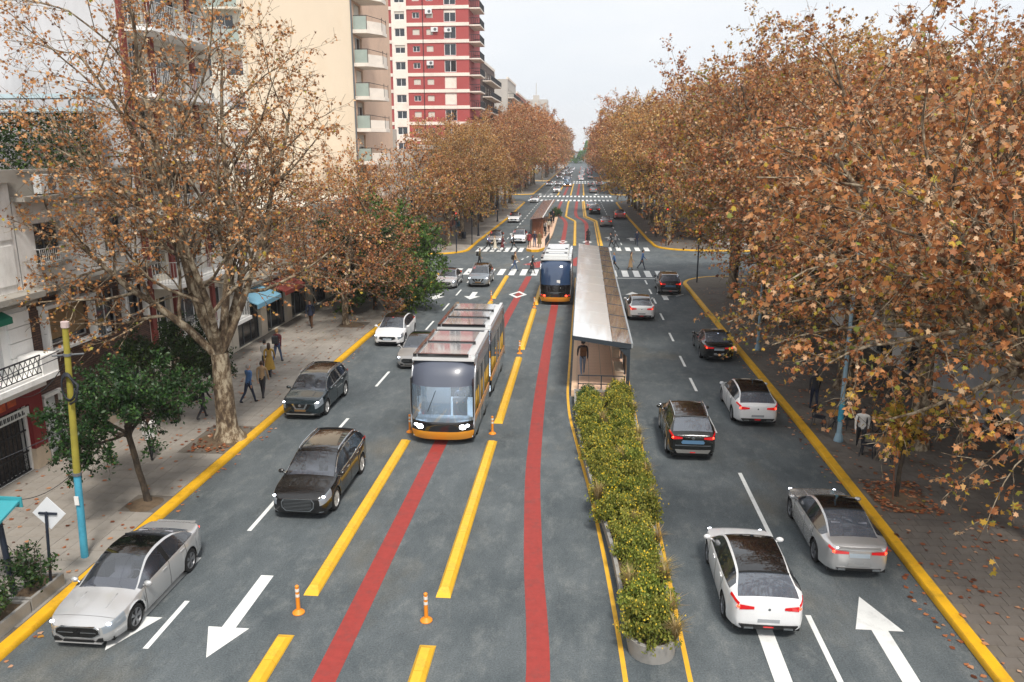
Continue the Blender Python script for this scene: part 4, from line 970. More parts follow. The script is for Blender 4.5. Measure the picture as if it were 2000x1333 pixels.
PT['left_mid'] = tree_meshes('left_mid', 71, 14500, 0.135, 'hex', M_LEAF, M_BARK, yellowing(0.14, 10), trunk_h=2.6, trunk_r=0.24, n_limb=7, limb_len=6.8, spread=58,
    nch=(0, 10, 7, 5), wob=.14, first=0.15, up=(0, .05, .02, 0), droop=0.05)

plane_tree('left_near', (-13.45, 27.6, 0.1), 0.0, 'big sparse plane tree on the left pavement with a thick mottled trunk', 1.0)
plane_tree('left_mid', (-14.9, 47.8, 0.1), 0.4, 'low spreading plane tree with a forked dark trunk behind the white oncoming hatchback', 0.88)
plane_tree('left_mid', (-16.6, 62.5, 0.1), 4.1, 'brown plane tree rising behind the green bush on the left pavement', 1.2)
rt = random.Random(5)
# left row beyond the first crossing
k = 0
for y, sc, kd in ((90.5, .72, 'mid_a'), (98, .80, 'mid_b'), (105, .86, 'mid_a'), (113, .92, 'mid_b'), (121, .98, 'mid_a'), (129, 1.02, 'mid_b'), (138, 1.08, 'mid_a'), (147, 1.14, 'mid_b'), (157, 1.2, 'mid_a'), (166, 1.24, 'mid_b')):
    k += 1
    plane_tree(kd, (-15.6 + rt.uniform(-.5, .5), y, 0.1), rt.uniform(0, 6.28), 'plane tree %s from the first crossing in the left row of brown trees' % ('first second third fourth fifth sixth seventh eighth ninth tenth'.split()[k - 1]), sc * rt.uniform(.9, 1.1))
k = 0
for y in range(204, 262, 10):
    k += 1
    plane_tree('far', (-16.2 + rt.uniform(-.5, .5), y, 0.1), rt.uniform(0, 6.28), 'hazy plane tree between the second and third crossings, %s from the front on the left' % ('first second third fourth fifth sixth'.split()[k - 1]), 1.32)
# right row: near block
R1 = [(13.6, 20.6, 'right_near', 1.0, 0.3), (12.6, 29.0, 'right_b', 1.0, 1.7), (12.3, 36.5, 'right_near', 1.02, 3.2), (11.8, 44.0, 'right_b', 1.0, 4.4), (11.5, 51.5, 'mid_a', 1.05, .9), (11.3, 59.5, 'mid_b', 1.02, 2.2)]
RL = ['nearest plane tree on the right, yellow-leaved twigs hanging low over the pavement', 'plane tree over the cafe tables on the right pavement', 'plane tree behind the nearest white car by the right kerb',
      'plane tree whose low branches hang over the black car', 'plane tree on the right pavement, second before the crossing', 'last plane tree before the first crossing on the right']
for (x, y, kd, sc, rz), lb in zip(R1, RL): plane_tree(kd, (x, y, 0.1), rz, lb, sc)
k = 0
for y in (66.0, 95, 103, 111, 119, 128, 137, 147, 157, 166):
    k += 1
    plane_tree('mid_b' if k % 2 else 'mid_a', ((12.5 if y < 90 else 10.3 - 0.012 * (y - 95)) + rt.uniform(-.3, .3), y, 0.1), rt.uniform(0, 6.28), 'plane tree %s along the right row from the first crossing' % ('just before it, zeroth; first second third fourth fifth sixth seventh eighth ninth'.split('; ')[0] if k == 1 else 'first second third fourth fifth sixth seventh eighth ninth'.split()[k - 2]), 1.08 * rt.uniform(.88, 1.1) if y > 90 else 0.95)
k = 0
for y in range(203, 262, 10):
    k += 1
    plane_tree('far', (9.8 + rt.uniform(-.5, .5), y, 0.1), rt.uniform(0, 6.28), 'hazy plane tree between the second and third crossings, %s from the front on the right' % ('first second third fourth fifth sixth'.split()[k - 1]), 1.2)
# rows beyond the third crossing run together into one mass
for side, x in (('left', -15.5), ('right', 9.8)):
    k = 0
    for y in range(290, 480, 12):
        k += 1
        plane_tree('far', (x + rt.uniform(-.6, .6), y, 0.1), rt.uniform(0, 6.28), 'distant plane tree in the %s row beyond the third crossing' % side, 1.28 if side == 'left' else 1.2, 'distant plane trees on the ' + side)
# right hand second row behind the first fills the crown mass
SECOND = [(16.8, 38, 'right_b', 1.0, .4), (17.0, 47, 'mid_a', 1.1, 1.4), (16.6, 57, 'mid_b', 1.12, 2.4)]
for (x, y, kd, sc, rz), lb in zip(SECOND, ['tall plane tree at the house wall behind the cafe', 'tall plane tree behind the row, level with the tram stop roof', 'tall plane tree behind the row, level with the white car leaving']):
    plane_tree(kd, (x, y, 0.1), rz, lb, sc)

# green trees and bushes
PT['green_small'] = tree_meshes('green_small', 81, 15000, 0.14, 'oval', M_LEAFG, M_BARKD, trunk_h=2.9, trunk_r=0.11, n_limb=8, limb_len=2.6, spread=76, lv=3,
    nch=(0, 10, 9, 6), ratio=(0, .5, .5, .5), wob=.16, first=0.2, up=(0, .03, .02, 0), flare=1.3, lean=(-.4, 0), twig_sides=3)
PT['green_bush'] = tree_meshes('green_bush', 87, 16000, 0.17, 'oval', M_LEAFB, M_BARKD, trunk_h=0.9, trunk_r=0.14, n_limb=9, limb_len=3.1, spread=66, lv=3,
    nch=(0, 10, 9, 6), ratio=(0, .55, .5, .5), wob=.15, first=0.12, up=(0, .05, .02, 0), flare=1.2)
def green_tree(kind, loc, rz, label, sc=1.0, name='green_tree', cat='tree', group=None):
    r = plane_tree(kind, loc, rz, label, sc, group, name); r['category'] = cat; return r
green_tree('green_small', (-13.5, 21.9, 0.1), 0.3, 'small dark green tree on the left pavement in front of the brick house', 0.92)
green_tree('green_small', (-16.4, 29.3, 0.1), 2.0, 'small dark green tree by the garage doorway behind the first one', 0.85)
green_tree('green_bush', (-13.9, 56.6, 0.1), 0.0, 'big bright green bushy tree by the left kerb before the crossing', 1.6, 'bushy_tree')
green_tree('green_bush', (-14.3, 52.8, 0.1), 1.2, 'dark green bushy tree by the left kerb behind the white oncoming hatchback', 1.15, 'bushy_tree')
green_tree('green_small', (-15.0, 49.5, 1.6), 4.2, 'green tree growing through the low plane tree on the left pavement', 1.05)

# far wood closing the avenue
def far_wood():
    rg = np.random.RandomState(4); N = 9000
    P = np.zeros((N, 3)); P[:, 0] = rg.uniform(-60, 60, N); P[:, 1] = rg.uniform(640, 700, N)
    hgt = 12 + 5 * np.sin(P[:, 0] * .13) + 3 * np.sin(P[:, 0] * .41 + 1) + 2 * np.sin(P[:, 0] * 1.1)
    P[:, 2] = hgt * np.sqrt(rg.rand(N)); V, k_ = leaves(rg, P, 1.5, 'hex')
    me = poly_mesh('distant_wood', V, k_, np.clip(rg.normal(.4, .2, N), 0, 1), [M_LEAFB]); o = inst('distant_wood', me)
    tag(o, 'distant green wood closing the far end of the avenue', 'wood', kind='stuff')
far_wood()
# fallen leaves
def fallen():
    rg = np.random.RandomState(12); L_ = []
    def area(n_, x0, x1, y0, y1, z, pw=1.0):
        p = np.zeros((n_, 3)); p[:, 0] = x0 + (x1 - x0) * rg.rand(n_); p[:, 1] = y0 + (y1 - y0) * rg.rand(n_) ** pw; p[:, 2] = z; L_.append(p)
    area(1400, 9.2, 15.5, 14, 64, 0.172); area(700, -18.7, -13, 14, 66, 0.172); area(260, 8.4, 8.9, 14, 64, 0.012); area(120, -12.6, -12.2, 14, 64, 0.012); area(300, 9.4, 11.2, 23.2, 25.6, .19); area(130, -14.5, -13, 26.1, 28.8, .18)
    area(900, -18.7, -13, 86, 168, 0.165); area(900, 8.2, 15, 92, 168, 0.165)
    P = np.concatenate(L_); F = LEAF_FAN['hex']; N = len(P); a = rg.uniform(0, 6.28, N); sz = rg.uniform(.07, .16, N)
    ca, sa = np.cos(a)[:, None], np.sin(a)[:, None]; V = np.zeros((N, 6, 3))
    V[:, :, 0] = P[:, None, 0] + sz[:, None] * (F[None, :, 0] * ca - F[None, :, 1] * sa); V[:, :, 1] = P[:, None, 1] + sz[:, None] * (F[None, :, 0] * sa + F[None, :, 1] * ca)
    V[:, :, 2] = P[:, None, 2] + rg.uniform(0, .02, (N, 6))
    o = inst('fallen_leaves', poly_mesh('fallen_leaves', V.reshape(-1, 3), 6, np.clip(rg.normal(.35, .25, N), 0, 1), [M_LEAF]))
    tag(o, 'brown fallen leaves scattered over the pavements', 'leaves', kind='stuff')
fallen()
# bare soil squares round the trunks
M_SOIL = mat('tree_pit_soil', (96, 80, 62), 0.95, var=0.3, scale=6, bump=0.6, bscale=20)
def pit(x, y, rx, ry, parent):
    rr = random.Random(int(x * 7 + y)); pts = [(x + rx * rr.uniform(.8, 1.1) * math.cos(a), y + ry * rr.uniform(.8, 1.1) * math.sin(a)) for a in [2 * PI * i / 14 for i in range(14)]]
    mb = MB(); mb.add([(p, q, 0.150) for p, q in pts] + [(x, y, 0.24)], [(i, (i + 1) % 14, 14) for i in range(14)]); mb.build('tree_pit', M_SOIL, parent, smooth=180)
pit(-13.7, 27.5, 0.85, 1.3, pave_l); pit(-13.55, 21.8, .55, .6, pave_l); pit(-14.55, 47.8, .8, .8, pave_l); pit(10.15, 24.3, .9, 1.1, pave_r)
foliage_cloud('creeper', TRELLIS[0], 0.16, 'oval', M_LEAFG, TRELLIS[1], 5)
# ------------------------------------------------------------------ cars
def paint(name, rgb, rough=.32, metal=.0, coat=.8): return mat(name, rgb, rough, metal, spec=.5, coat=coat)
M_SILV = paint('paint_silver', (204, 204, 204), .24, .55); M_CWHITE = paint('paint_white', (228, 229, 230), .35)
M_CBLACK = paint('paint_black', (16, 15, 15), .25); M_TEAL = paint('paint_dark_teal', (24, 38, 44), .25, .2); M_CGREY = paint('paint_grey', (160, 158, 156), .3, .4); M_CPINK = paint('paint_faded_red', (176, 112, 110), .4)
M_CARGL = glass_mat('car_glass', (212, 218, 226), .78, .02, (84, 92, 102), .11)
M_REARGL = glass_mat('car_rear_glass', (190, 198, 208), .45, .03, (112, 120, 132), .10)
M_ROOFGL = mat('roof_glass_black', (14, 14, 15), .05, spec=.7, coat=1.0)
M_BLK = mat('trim_black', (18, 18, 19), .45); M_TYRE = mat('tyre_rubber', (22, 22, 23), .85); M_RIM = mat('rim_alloy', (150, 152, 154), .3, .8); M_RIMD = mat('rim_dark', (136, 138, 142), .35, .6); M_RIMW = mat('rim_bright', (206, 206, 204), .35, .3)
M_CHROME = mat('chrome', (214, 216, 218), .12, 1.0); M_LENS = mat('lamp_lens', (132, 140, 148), .08, coat=1.0, spec=.6)
M_HEAD = mat('headlight_lit', (238, 244, 255), .2, emit=9.0); M_TAIL = mat('taillight_lens', (176, 16, 20), .15, coat=1.0, emit=.55); M_TAILB = mat('taillight_lit', (255, 60, 34), .2, emit=4.0)
M_PLATE = mat('plate_blank', (176, 188, 198), .4); M_SEAT = mat('seat_grey', (150, 150, 158), .7); M_DASH = mat('dash_grey', (132, 132, 140), .6); M_SKIRT = mat('trim_grey', (118, 118, 116), .6)
CARS = {}
def car_proto(key, body_m, rim_m, P):
    """P: dict of control curves along t=0 (front) .. 1 (rear); car looks along -Y, stands on z=0"""
    L_, W_ = P['L'], P['W'] / 2; root = thing('car', 'car', 'car', (0, 0, 0))
    R_w = P['rw']; R_a = R_w + .055; yw = [(-.5 + P['wf']) * L_, (-.5 + P['wr']) * L_]; zw = R_w
    def y_of(t): return (t - .5) * L_
    ts = set(np.round(np.linspace(.0, 1, 27), 4)) | {.008, .02, .035, .055, .98, .992, .965} | set(P['cuts'])
    arch = []
    for c in yw:
        for a in np.linspace(0, PI, 11): arch.append(.5 + (c - R_a * math.cos(a)) / L_)
    ts = sorted(t for t in ts if all(abs(t - a) > .006 for a in arch) and not any(abs(y_of(t) - c) < R_a for c in yw if 0)); 
    ts = [t for t in ts if not any(abs(y_of(t) - c) < R_a - .001 for c in yw) or t in P['cuts']]
    full = sorted([(t, 0) for t in ts] + [(a, 1) for a in arch] + [(.5 + (c + sg * (R_a + .004)) / L_, 0) for c in yw for sg in (-1, 1)])
    g_ = lambda k, t: smoothi([p[0] for p in P[k]], [p[1] for p in P[k]], t)
    gl = lambda k, t: interp([p[0] for p in P[k]], [p[1] for p in P[k]], t)
    rows = []; T = []
    for t, ina in full:
        y = y_of(t); w = g_('w', t) * W_; zs = g_('belt', t); zt = (gl if P.get('lin') else g_)('top', t); wt = g_('wt', t) * W_; zb = g_('bot', t)
        arc_ = False
        for c in yw:
            if abs(y - c) <= R_a + .0005: zb = max(zb, zw + math.sqrt(max(0, R_a ** 2 - (y - c) ** 2))); arc_ = True
        crown = gl('crown', t); ze = max(zt - crown, zs + .006)
        b0, b1 = (.985, .992) if arc_ else (.90, .975)
        wb = w * .935; s_ = max(zs - .05, zb + .03)
        # flared arches
        fl = sum(.018 * math.exp(-((y - c) / .42) ** 2) for c in yw)
        h = s_ - zb
        sec = [(w * b0 + fl, zb), (w * b1 + fl, zb + min(.05, h * .12)), (w * .995 + fl, zb + h * .38), (w * .985 + fl * .5, zb + h * .66), (w * .975, s_), (w * .955, max(zs, s_ + .01)), (wb, max(zs + .02, s_ + .02))]
        sec += [(wt + (wb - wt) * .10, ze - (ze - zs) * .10 if ze - zs > .1 else ze - .004), (wt * .965, ze), (wt * .55, ze + (zt - ze) * .72), (0, max(zt, ze + .001))]
        # keep heights monotone
        for i in range(1, len(sec)):
            if sec[i][1] < sec[i - 1][1] + .001: sec[i] = (sec[i][0], sec[i - 1][1] + .001)
        rows.append([(p[0], y, p[1]) for p in sec]); T.append(t)
    nj = len(rows[0]); cabs = P['cabin']  # (cowl, roof_front, roof_rear, deck, side_front, side_rear, pillar)
    cowl, rf, rr_, deck, sf, sr, pil = cabs
    groups = {k: [MB(), MB()] for k in ('body', 'windshield', 'rear_window', 'roof_panel', 'side_a', 'side_b', 'headlight', 'taillight', 'pillar', 'sill')}
    def put(k, i, j):
        for sd in (1, -1):
            q = [rows[i][j], rows[i][j + 1], rows[i + 1][j + 1], rows[i + 1][j]]
            off = .004 if k in ('headlight', 'taillight') else 0
            q = [(p[0] * sd + (off * sd), p[1], p[2]) for p in q]
            if sd > 0: q = q[::-1]
            groups[k][0 if sd > 0 else 1].add(q, [(0, 1, 2, 3)])
    hl = P['head']; tl = P['tail']
    for i in range(len(rows) - 1):
        t = (T[i] + T[i + 1]) / 2
        for j in range(nj - 1):
            k = 'body'
            if j >= 8 and cowl < t < rf: k = 'windshield'
            elif j >= 8 and rf <= t <= rr_ and P.get('black_roof', True): k = 'roof_panel'
            elif j >= 8 and rr_ < t < deck: k = 'rear_window'
            elif j == 6 and sf < t < sr: k = 'pillar' if abs(t - pil) < .014 else ('side_a' if t < pil else 'side_b')
            elif j == 0 and P.get('sillm'): k = 'sill'
            put(k, i, j)
            if hl[0] < t < hl[1] and hl[2] <= j <= hl[3]: put('headlight', i, j)
            if tl[0] < t < tl[1] and tl[2] <= j <= tl[3]: put('taillight', i, j)
    def both(k):
        m_ = MB(); 
        for s_ in groups[k]: m_.add(s_.v, s_.f)
        return m_
    def weld(m_):
        d = {}; mp_ = []; nv = []
        for v in m_.v:
            kk = (round(v[0], 4), round(v[1], 4), round(v[2], 4))
            if kk not in d: d[kk] = len(nv); nv.append(v)
            mp_.append(d[kk])
        f2 = []; mi2 = []
        for f, mi in zip(m_.f, m_.mi):
            q = []
            for x in f:
                if not q or mp_[x] != q[-1]: q.append(mp_[x])
            if len(q) > 1 and q[0] == q[-1]: q = q[:-1]
            if len(set(q)) >= 3: f2.append(q); mi2.append(mi)
        m_.v, m_.f, m_.mi = nv, f2, mi2; return m_
    body = both('body')
    def bulge(x, xm, v): return .05 * (1 - (x / max(xm, .05)) ** 2) * (1 - (2 * min(max(v, 0), 1) - 1) ** 6)
    for i, rev in ((0, False), (len(rows) - 1, True)):     # end caps
        r = rows[i]
        for a in range(nj - 1):
            nc = 10
            for c in range(nc):
                def cp(p, u): return (p[0] * u, p[1] + (1 if rev else -1) * bulge(p[0] * u, p[0], (p[2] - r[0][2]) / (r[-1][2] - r[0][2])), p[2])
                u0, u1 = 1 - 2 * c / nc, 1 - 2 * (c + 1) / nc
                q = [cp(r[a], u0), cp(r[a + 1], u0), cp(r[a + 1], u1), cp(r[a], u1)]
                body.add(q[::-1] if rev else q, [(0, 1, 2, 3)])
    bo = weld(body).build('body', body_m, root, smooth=38)
    mb = MB(); mb.box(-W_ * .84, W_ * .84, -L_ * .47, L_ * .47, .19, .30); mb.build('underbody', M_BLK, root)
    # arch liners
    for c in yw:
        for sd in (1, -1):
            pr = None; mb = MB()
            for a in np.linspace(0, PI, 11):
                x = None; y = c - R_a * math.cos(a); z = zw + R_a * math.sin(a); w = g_('w', .5 + y / L_) * W_ * .99
                cur = ((w * sd, y, z), ((w - .3) * sd, y, z))
                if pr: mb.add([pr[0], pr[1], cur[1], cur[0]] if sd > 0 else [pr[0], cur[0], cur[1], pr[1]], [(0, 1, 2, 3)])
                pr = cur
            mb.build('wheel_arch_liner', M_BLK, root)
    weld(both('windshield')).build('windshield', M_CARGL, root, smooth=60); weld(both('rear_window')).build('rear_window', M_REARGL, root, smooth=60)
    if both('roof_panel').f: weld(both('roof_panel')).build('roof_panel', M_ROOFGL if P.get('roofm') is None else P['roofm'], root, smooth=60)
    if both('sill').f: 
        for s_ in groups['sill']: weld(s_).build('sill', P['sillm'], root)
    for k, nm in (('side_a', 'front_side_window'), ('side_b', 'rear_side_window'), ('pillar', 'door_pillar')):
        for s_ in groups[k]:
            if s_.f: weld(s_).build(nm, M_BLK if k == 'pillar' else M_CARGL, root, smooth=60)
    i = min(range(len(T)), key=lambda q: abs(T[q] - rr_)); r = rows[i]; hp = [(p[0], p[1] + .03, p[2] + .012) for p in r[8:]]
    m_ = MB(); m_.tube(hp + [(-p[0], p[1], p[2]) for p in hp[-2::-1]], .022, 6); m_.build('roof_lip', M_BLK, root, smooth=60)
    # window trim line
    for sd in (1, -1):
        pth = [(r[6][0] * sd + .004 * sd, r[6][1], r[6][2]) for r, t in zip(rows, T) if sf <= t <= sr]
        m_ = MB(); m_.tube(pth, P.get('trim_r', .007), 4)
        if P.get('trim_top'): m_.tube([(r[7][0] * sd + .005 * sd, r[7][1], r[7][2]) for r, t in zip(rows, T) if sf + .02 <= t <= sr], P['trim_r'], 4)
        m_.build('window_trim', P.get('trim', M_BLK), root)
    # door gaps
    def seam(t):
        i = min(range(len(T)), key=lambda q: abs(T[q] - t))
        for sd in (1, -1): m_ = MB(); m_.tube([((p[0] + .0015) * sd, p[1], p[2]) for p in rows[i][1:7]], .0055, 4, caps=False); m_.build('door_gap', M_BLK, root)
    for t in P['seams']: seam(t)
    for t, nm in ((.05, 'bonnet_gap'), ):
        i = min(range(len(T)), key=lambda q: abs(T[q] - t)); r = rows[i]; h_ = [(p[0], p[1], p[2] + .001) for p in r[6:]]
        m_ = MB(); m_.tube(h_ + [(-p[0], p[1], p[2]) for p in h_[-2::-1]], .004, 4, caps=False); m_.build(nm, M_BLK, root)
    for sd in (1, -1):
        m_ = MB(); m_.tube([(sd * (r[9][0] * .95), r[9][1], r[9][2] + .002) for r, t in zip(rows, T) if .09 < t < cowl - .03], .012, 4); m_.build('bonnet_crease', body_m, root, smooth=180)
    # lamps
    for s_, sd in zip(groups['headlight'], (1, -1)):
        if not s_.f: continue
        h_ = weld(s_).build('headlight', M_LENS, root, smooth=60); c = np.mean(np.array(s_.v), 0); 
        m_ = MB(); yy = min(v[1] for v in s_.v) + .10; near = min(s_.v, key=lambda v: abs(v[1] - yy)); m_.sphere((near[0] - .035 * sd, near[1] + .012, P['zh'] - .01), .055, 10, 6, (1.2, .8, .6)); m_.build('lamp', M_HEAD, h_)
    for s_, sd in zip(groups['taillight'], (1, -1)):
        if not s_.f: continue
        xi, zi, x0, z0, z1 = P['tailcap']; ye = L_ / 2 + .004
        xm_ = (x0 + xi) / 2; f_ = lambda q: ye + .008 + .05 * (1 - (q / (x0 + .04)) ** 2)
        s_.add([(xi * sd, f_(xi), zi - .035), (xm_ * sd, f_(xm_), (zi - .035 + z0) / 2), (x0 * sd, f_(x0), z0), (x0 * sd, f_(x0), z1), (xm_ * sd, f_(xm_), (zi + .035 + z1) / 2), (xi * sd, f_(xi), zi + .035)], [(0, 1, 4, 5) if sd < 0 else (5, 4, 1, 0), (1, 2, 3, 4) if sd < 0 else (4, 3, 2, 1)])
        h_ = weld(s_).build('taillight', M_TAIL, root); m_ = MB(); m_.sphere(((x0 + .01) * sd, ye - .02, (z0 + z1) / 2), .05, 10, 6, (1.1, .8, .9)); m_.build('lamp', M_TAILB, h_)
    # mirrors
    i = min(range(len(T)), key=lambda q: abs(T[q] - (sf + .035)))
    for sd in (1, -1):
        b = rows[i][6]; m_ = MB(); m_.sphere(((b[0] + .12) * sd, b[1] - .01, b[2] + .075), .11, 10, 8, (1.0, .62, .66)); m_.bar((b[0] * sd * .98, b[1], b[2]), ((b[0] + .08) * sd, b[1], b[2] + .05), .03, .025, 6); m_.build('mirror', body_m if P.get('mirror', 1) else M_BLK, root, smooth=60)
    # door handles
    for t in P['handles']:
        i = min(range(len(T)), key=lambda q: abs(T[q] - t))
        for sd in (1, -1):
            b = rows[i][4]; m_ = MB(); m_.cbox(b[0] * sd - .012 + .012 * sd, b[0] * sd + .012 + .012 * sd, b[1] - .1, b[1] + .1, b[2] - .035, b[2] - .005, .006); m_.build('door_handle', P.get('handle_m', body_m), root)
    # grille, intakes, plates, bumper trim
    yf, yr = -L_ / 2 - .042, L_ / 2 + .042
    for nm, pts, m2, wh, dep in P['front']:
        m_ = MB(); m_.xprism(pts, 'y', yf - dep, yf + .07); m_.build(nm, m2, root)
    for nm, pts, m2, wh, dep in P['rear']:
        m_ = MB(); m_.xprism(pts, 'y', yr - .08, yr + dep); m_.build(nm, m2, root)
    if P.get('bars'):
        x_, z0, z1, n_ = P['bars']; m_ = MB()
        for q in range(n_): z = z0 + (z1 - z0) * q / (n_ - 1); m_.box(-x_, x_, yf - .022, yf - .008, z - .006, z + .006)
        m_.build('grille_bars', M_CHROME, root)
    if P.get('roof_rails'):
        for sd in (1, -1):
            pth = [(r[8][0] * sd, r[8][1], r[8][2] + .05) for r, t in zip(rows, T) if rf + .02 < t < rr_ - .01]; pth = [(pth[0][0], pth[0][1] - .1, pth[0][2] - .05)] + pth + [(pth[-1][0], pth[-1][1] + .1, pth[-1][2] - .05)]
            m_ = MB(); m_.tube(pth, .022, 6); m_.build('roof_rail', M_CHROME, root)
    # cabin inside
    zf = .34; yc = y_of(cowl); m_ = MB(); m_.box(-W_ * .72, W_ * .72, y_of(cowl + .02), y_of(deck - .04), zf, zf + .05); m_.build('cabin_floor', M_BLK, root)
    zc = g_('belt', cowl); m_ = MB(); m_.cbox(-W_ * .78, W_ * .78, yc + .04, yc + .55, zc - .22, zc + .02, .03); m_.build('dashboard', M_DASH, root)
    ys = y_of(P['seat'])
    for dy, nn in ((0, 2), (.9, 2)):
        for sd in (1, -1):
            m_ = MB(); m_.cbox(sd * W_ * .4 - .24, sd * W_ * .4 + .24, ys + dy - .25, ys + dy + .25, .45, .62, .06)
            m_.xprism([(ys + dy + .16, .6), (ys + dy + .3, .6), (ys + dy + .42, P['H'] - .42), (ys + dy + .32, P['H'] - .4)], 'x', sd * W_ * .4 - .23, sd * W_ * .4 + .23)
            m_.xprism([(ys + dy + .33, P['H'] - .38), (ys + dy + .42, P['H'] - .38), (ys + dy + .43, P['H'] - .2), (ys + dy + .35, P['H'] - .2)], 'x', sd * W_ * .4 - .12, sd * W_ * .4 + .12); m_.build('seat', M_SEAT, root)
    m_ = MB(); c = (W_ * .4, ys - .42, zc + .0); pts = [(c[0] + .17 * math.cos(a), c[1] + .05 * math.sin(a), c[2] + .16 * math.sin(a)) for a in np.linspace(0, 2 * PI, 15)]; m_.tube(pts, .014, 5); m_.build('steering_wheel', M_DASH, root)
    # wheels
    tyre = MB(); prof = [(R_w * .68, -.10), (R_w * .9, -.108), (R_w * .985, -.085), (R_w, -.04), (R_w, .04), (R_w * .985, .085), (R_w * .9, .108), (R_w * .68, .10)]
    rws = [[(z, r * math.cos(a), r * math.sin(a)) for r, z in prof] for a in np.linspace(0, 2 * PI, 25)]; tyre.grid(rws); tme = tyre.mesh('tyre', M_TYRE, 40)
    rim = MB(); ns = P.get('spokes', 5)
    rws = [[(z, r * math.cos(a), r * math.sin(a)) for r, z in ((R_w * .70, .095), (R_w * .66, .10), (R_w * .63, .06), (R_w * .63, -.08))] for a in np.linspace(0, 2 * PI, 25)]; rim.grid(rws)
    for q in range(ns):
        a = 2 * PI * q / ns
        for da in ((-.16, .16) if P.get('twin', 1) else (0,)):
            ca, sa = math.cos(a), math.sin(a); cb, sb_ = math.cos(a + da), math.sin(a + da); wv = .022 if P.get('twin', 1) else .04
            p0, p1 = (.085, .05 * ca, .05 * sa), (.092, R_w * .65 * cb, R_w * .65 * sb_); tv = (0, -sb_ * wv, cb * wv)
            A_ = [(p0[0], p0[1] - tv[1], p0[2] - tv[2]), (p0[0], p0[1] + tv[1], p0[2] + tv[2]), (p1[0], p1[1] + tv[1], p1[2] + tv[2]), (p1[0], p1[1] - tv[1], p1[2] - tv[2])]
            B_ = [(x - .03, y, z) for x, y, z in A_]; rim.add(A_ + B_, [(0, 1, 2, 3), (7, 6, 5, 4), (0, 4, 5, 1), (1, 5, 6, 2), (2, 6, 7, 3), (3, 7, 4, 0)])
    hub = [(.095, .055 * math.cos(a), .055 * math.sin(a)) for a in np.linspace(0, 2 * PI, 11)[:-1]]; rim.add(hub, [tuple(range(10))])
    rme = rim.mesh('rim', rim_m, 30)
    disc = MB(); disc.add([(.02, R_w * .6 * math.cos(a), R_w * .6 * math.sin(a)) for a in np.linspace(0, 2 * PI, 17)[:-1]], [tuple(range(16))]); dme = disc.mesh('wheel', M_BLK)
    for c in yw:
        for sd in (1, -1):
            wx = g_('w', .5 + c / L_) * W_ * .985 - .10
            o = inst('wheel', dme, root, (wx * sd, c, zw), (0, 0, 0 if sd > 0 else PI)); inst('tyre', tme, o); inst('rim', rme, o)
    CARS[key] = root; return root

def trap(x0, z0, x1, z1): return [(-x0, z0), (x0, z0), (x1, z1), (-x1, z1)]
def rect(x0, x1, z0, z1): return [(x0, z0), (x1, z0), (x1, z1), (x0, z1)]
car_proto('sedan', M_SILV, M_RIMD, dict(L=4.69, W=1.86, H=1.43, rw=.335, wf=.195, wr=.785, cuts=(.265, .30, .45, .64, .66, .87, .89, .55),
    w=[(0, .66), (.008, .74), (.03, .84), (.07, .92), (.14, .975), (.3, .99), (.5, 1.0), (.75, 1.0), (.88, .965), (.95, .90), (.985, .82), (1, .74)],
    belt=[(0, .58), (.03, .66), (.1, .72), (.2, .79), (.3, .86), (.5, .905), (.7, .94), (.85, .97), (.95, .96), (1, .90)],
    top=[(0, .63), (.02, .69), (.06, .75), (.15, .83), (.265, .92), (.36, 1.17), (.45, 1.365), (.54, 1.43), (.62, 1.42), (.70, 1.36), (.80, 1.20), (.885, 1.05), (.95, 1.04), (.985, 1.03), (1, .97)],
    wt=[(0, .62), (.05, .76), (.15, .84), (.265, .82), (.36, .73), (.45, .655), (.6, .64), (.72, .64), (.885, .72), (.95, .78), (1, .68)],
    bot=[(0, .24), (.05, .19), (.2, .18), (.8, .2), (.95, .24), (1, .30)], crown=[(0, .03), (.2, .045), (.3, .04), (.45, .035), (.7, .035), (.88, .03), (1, .03)],
    cabin=(.265, .45, .66, .885, .275, .85, .555), head=(.002, .105, 3, 5), tail=(.945, 1.0, 4, 5), zh=.655, tailcap=(.30, .84, .66, .79, .90), seams=(.30, .555, .745), handles=(.5, .70), seat=.50,
    front=[('grille_surround', [(-.36, .345), (.36, .345), (.55, .45), (.53, .57), (.42, .62), (-.42, .62), (-.53, .57), (-.55, .45)], M_CHROME, 1, .006), ('grille', [(-.35, .36), (.35, .36), (.53, .455), (.51, .56), (.41, .605), (-.41, .605), (-.51, .56), (-.53, .455)], M_BLK, 1, .012), ('grille_chrome', rect(-.47, -.09, .48, .497), M_CHROME, 1, .024), ('grille_chrome', rect(.09, .47, .48, .497), M_CHROME, 1, .024), ('side_intake', [(.42, .255), (.60, .25), (.60, .34), (.5, .33)], M_BLK, 1, .008), ('side_intake', [(-.60, .25), (-.42, .255), (-.5, .33), (-.60, .34)], M_BLK, 1, .008), ('emblem', [(.07 * math.cos(a), .48 + .07 * math.sin(a)) for a in np.linspace(0, 2 * PI, 13)[:-1]], M_BLK, 1, .03), ('bumper_intake', trap(.38, .235, .36, .29), M_BLK, 1, .012),
           ('splitter', rect(-.58, .58, .20, .225), M_SILV, 1, .018)],
    rear=[('number_plate', rect(-.27, .27, .70, .82), M_PLATE, 1, .008), ('bumper_panel', rect(-.28, .28, .44, .56), mat('bumper_tint', (150, 150, 150), .5), 1, .006), ('diffuser', trap(.52, .31, .60, .38), M_BLK, 1, .012), ('exhaust_tip', rect(-.56, -.36, .325, .375), M_CHROME, 1, .03), ('exhaust_tip', rect(.36, .56, .325, .375), M_CHROME, 1, .03), ('boot_spoiler', rect(-.56, .56, .955, .985), M_SILV, 1, .05)],
    twin=1, spokes=5))
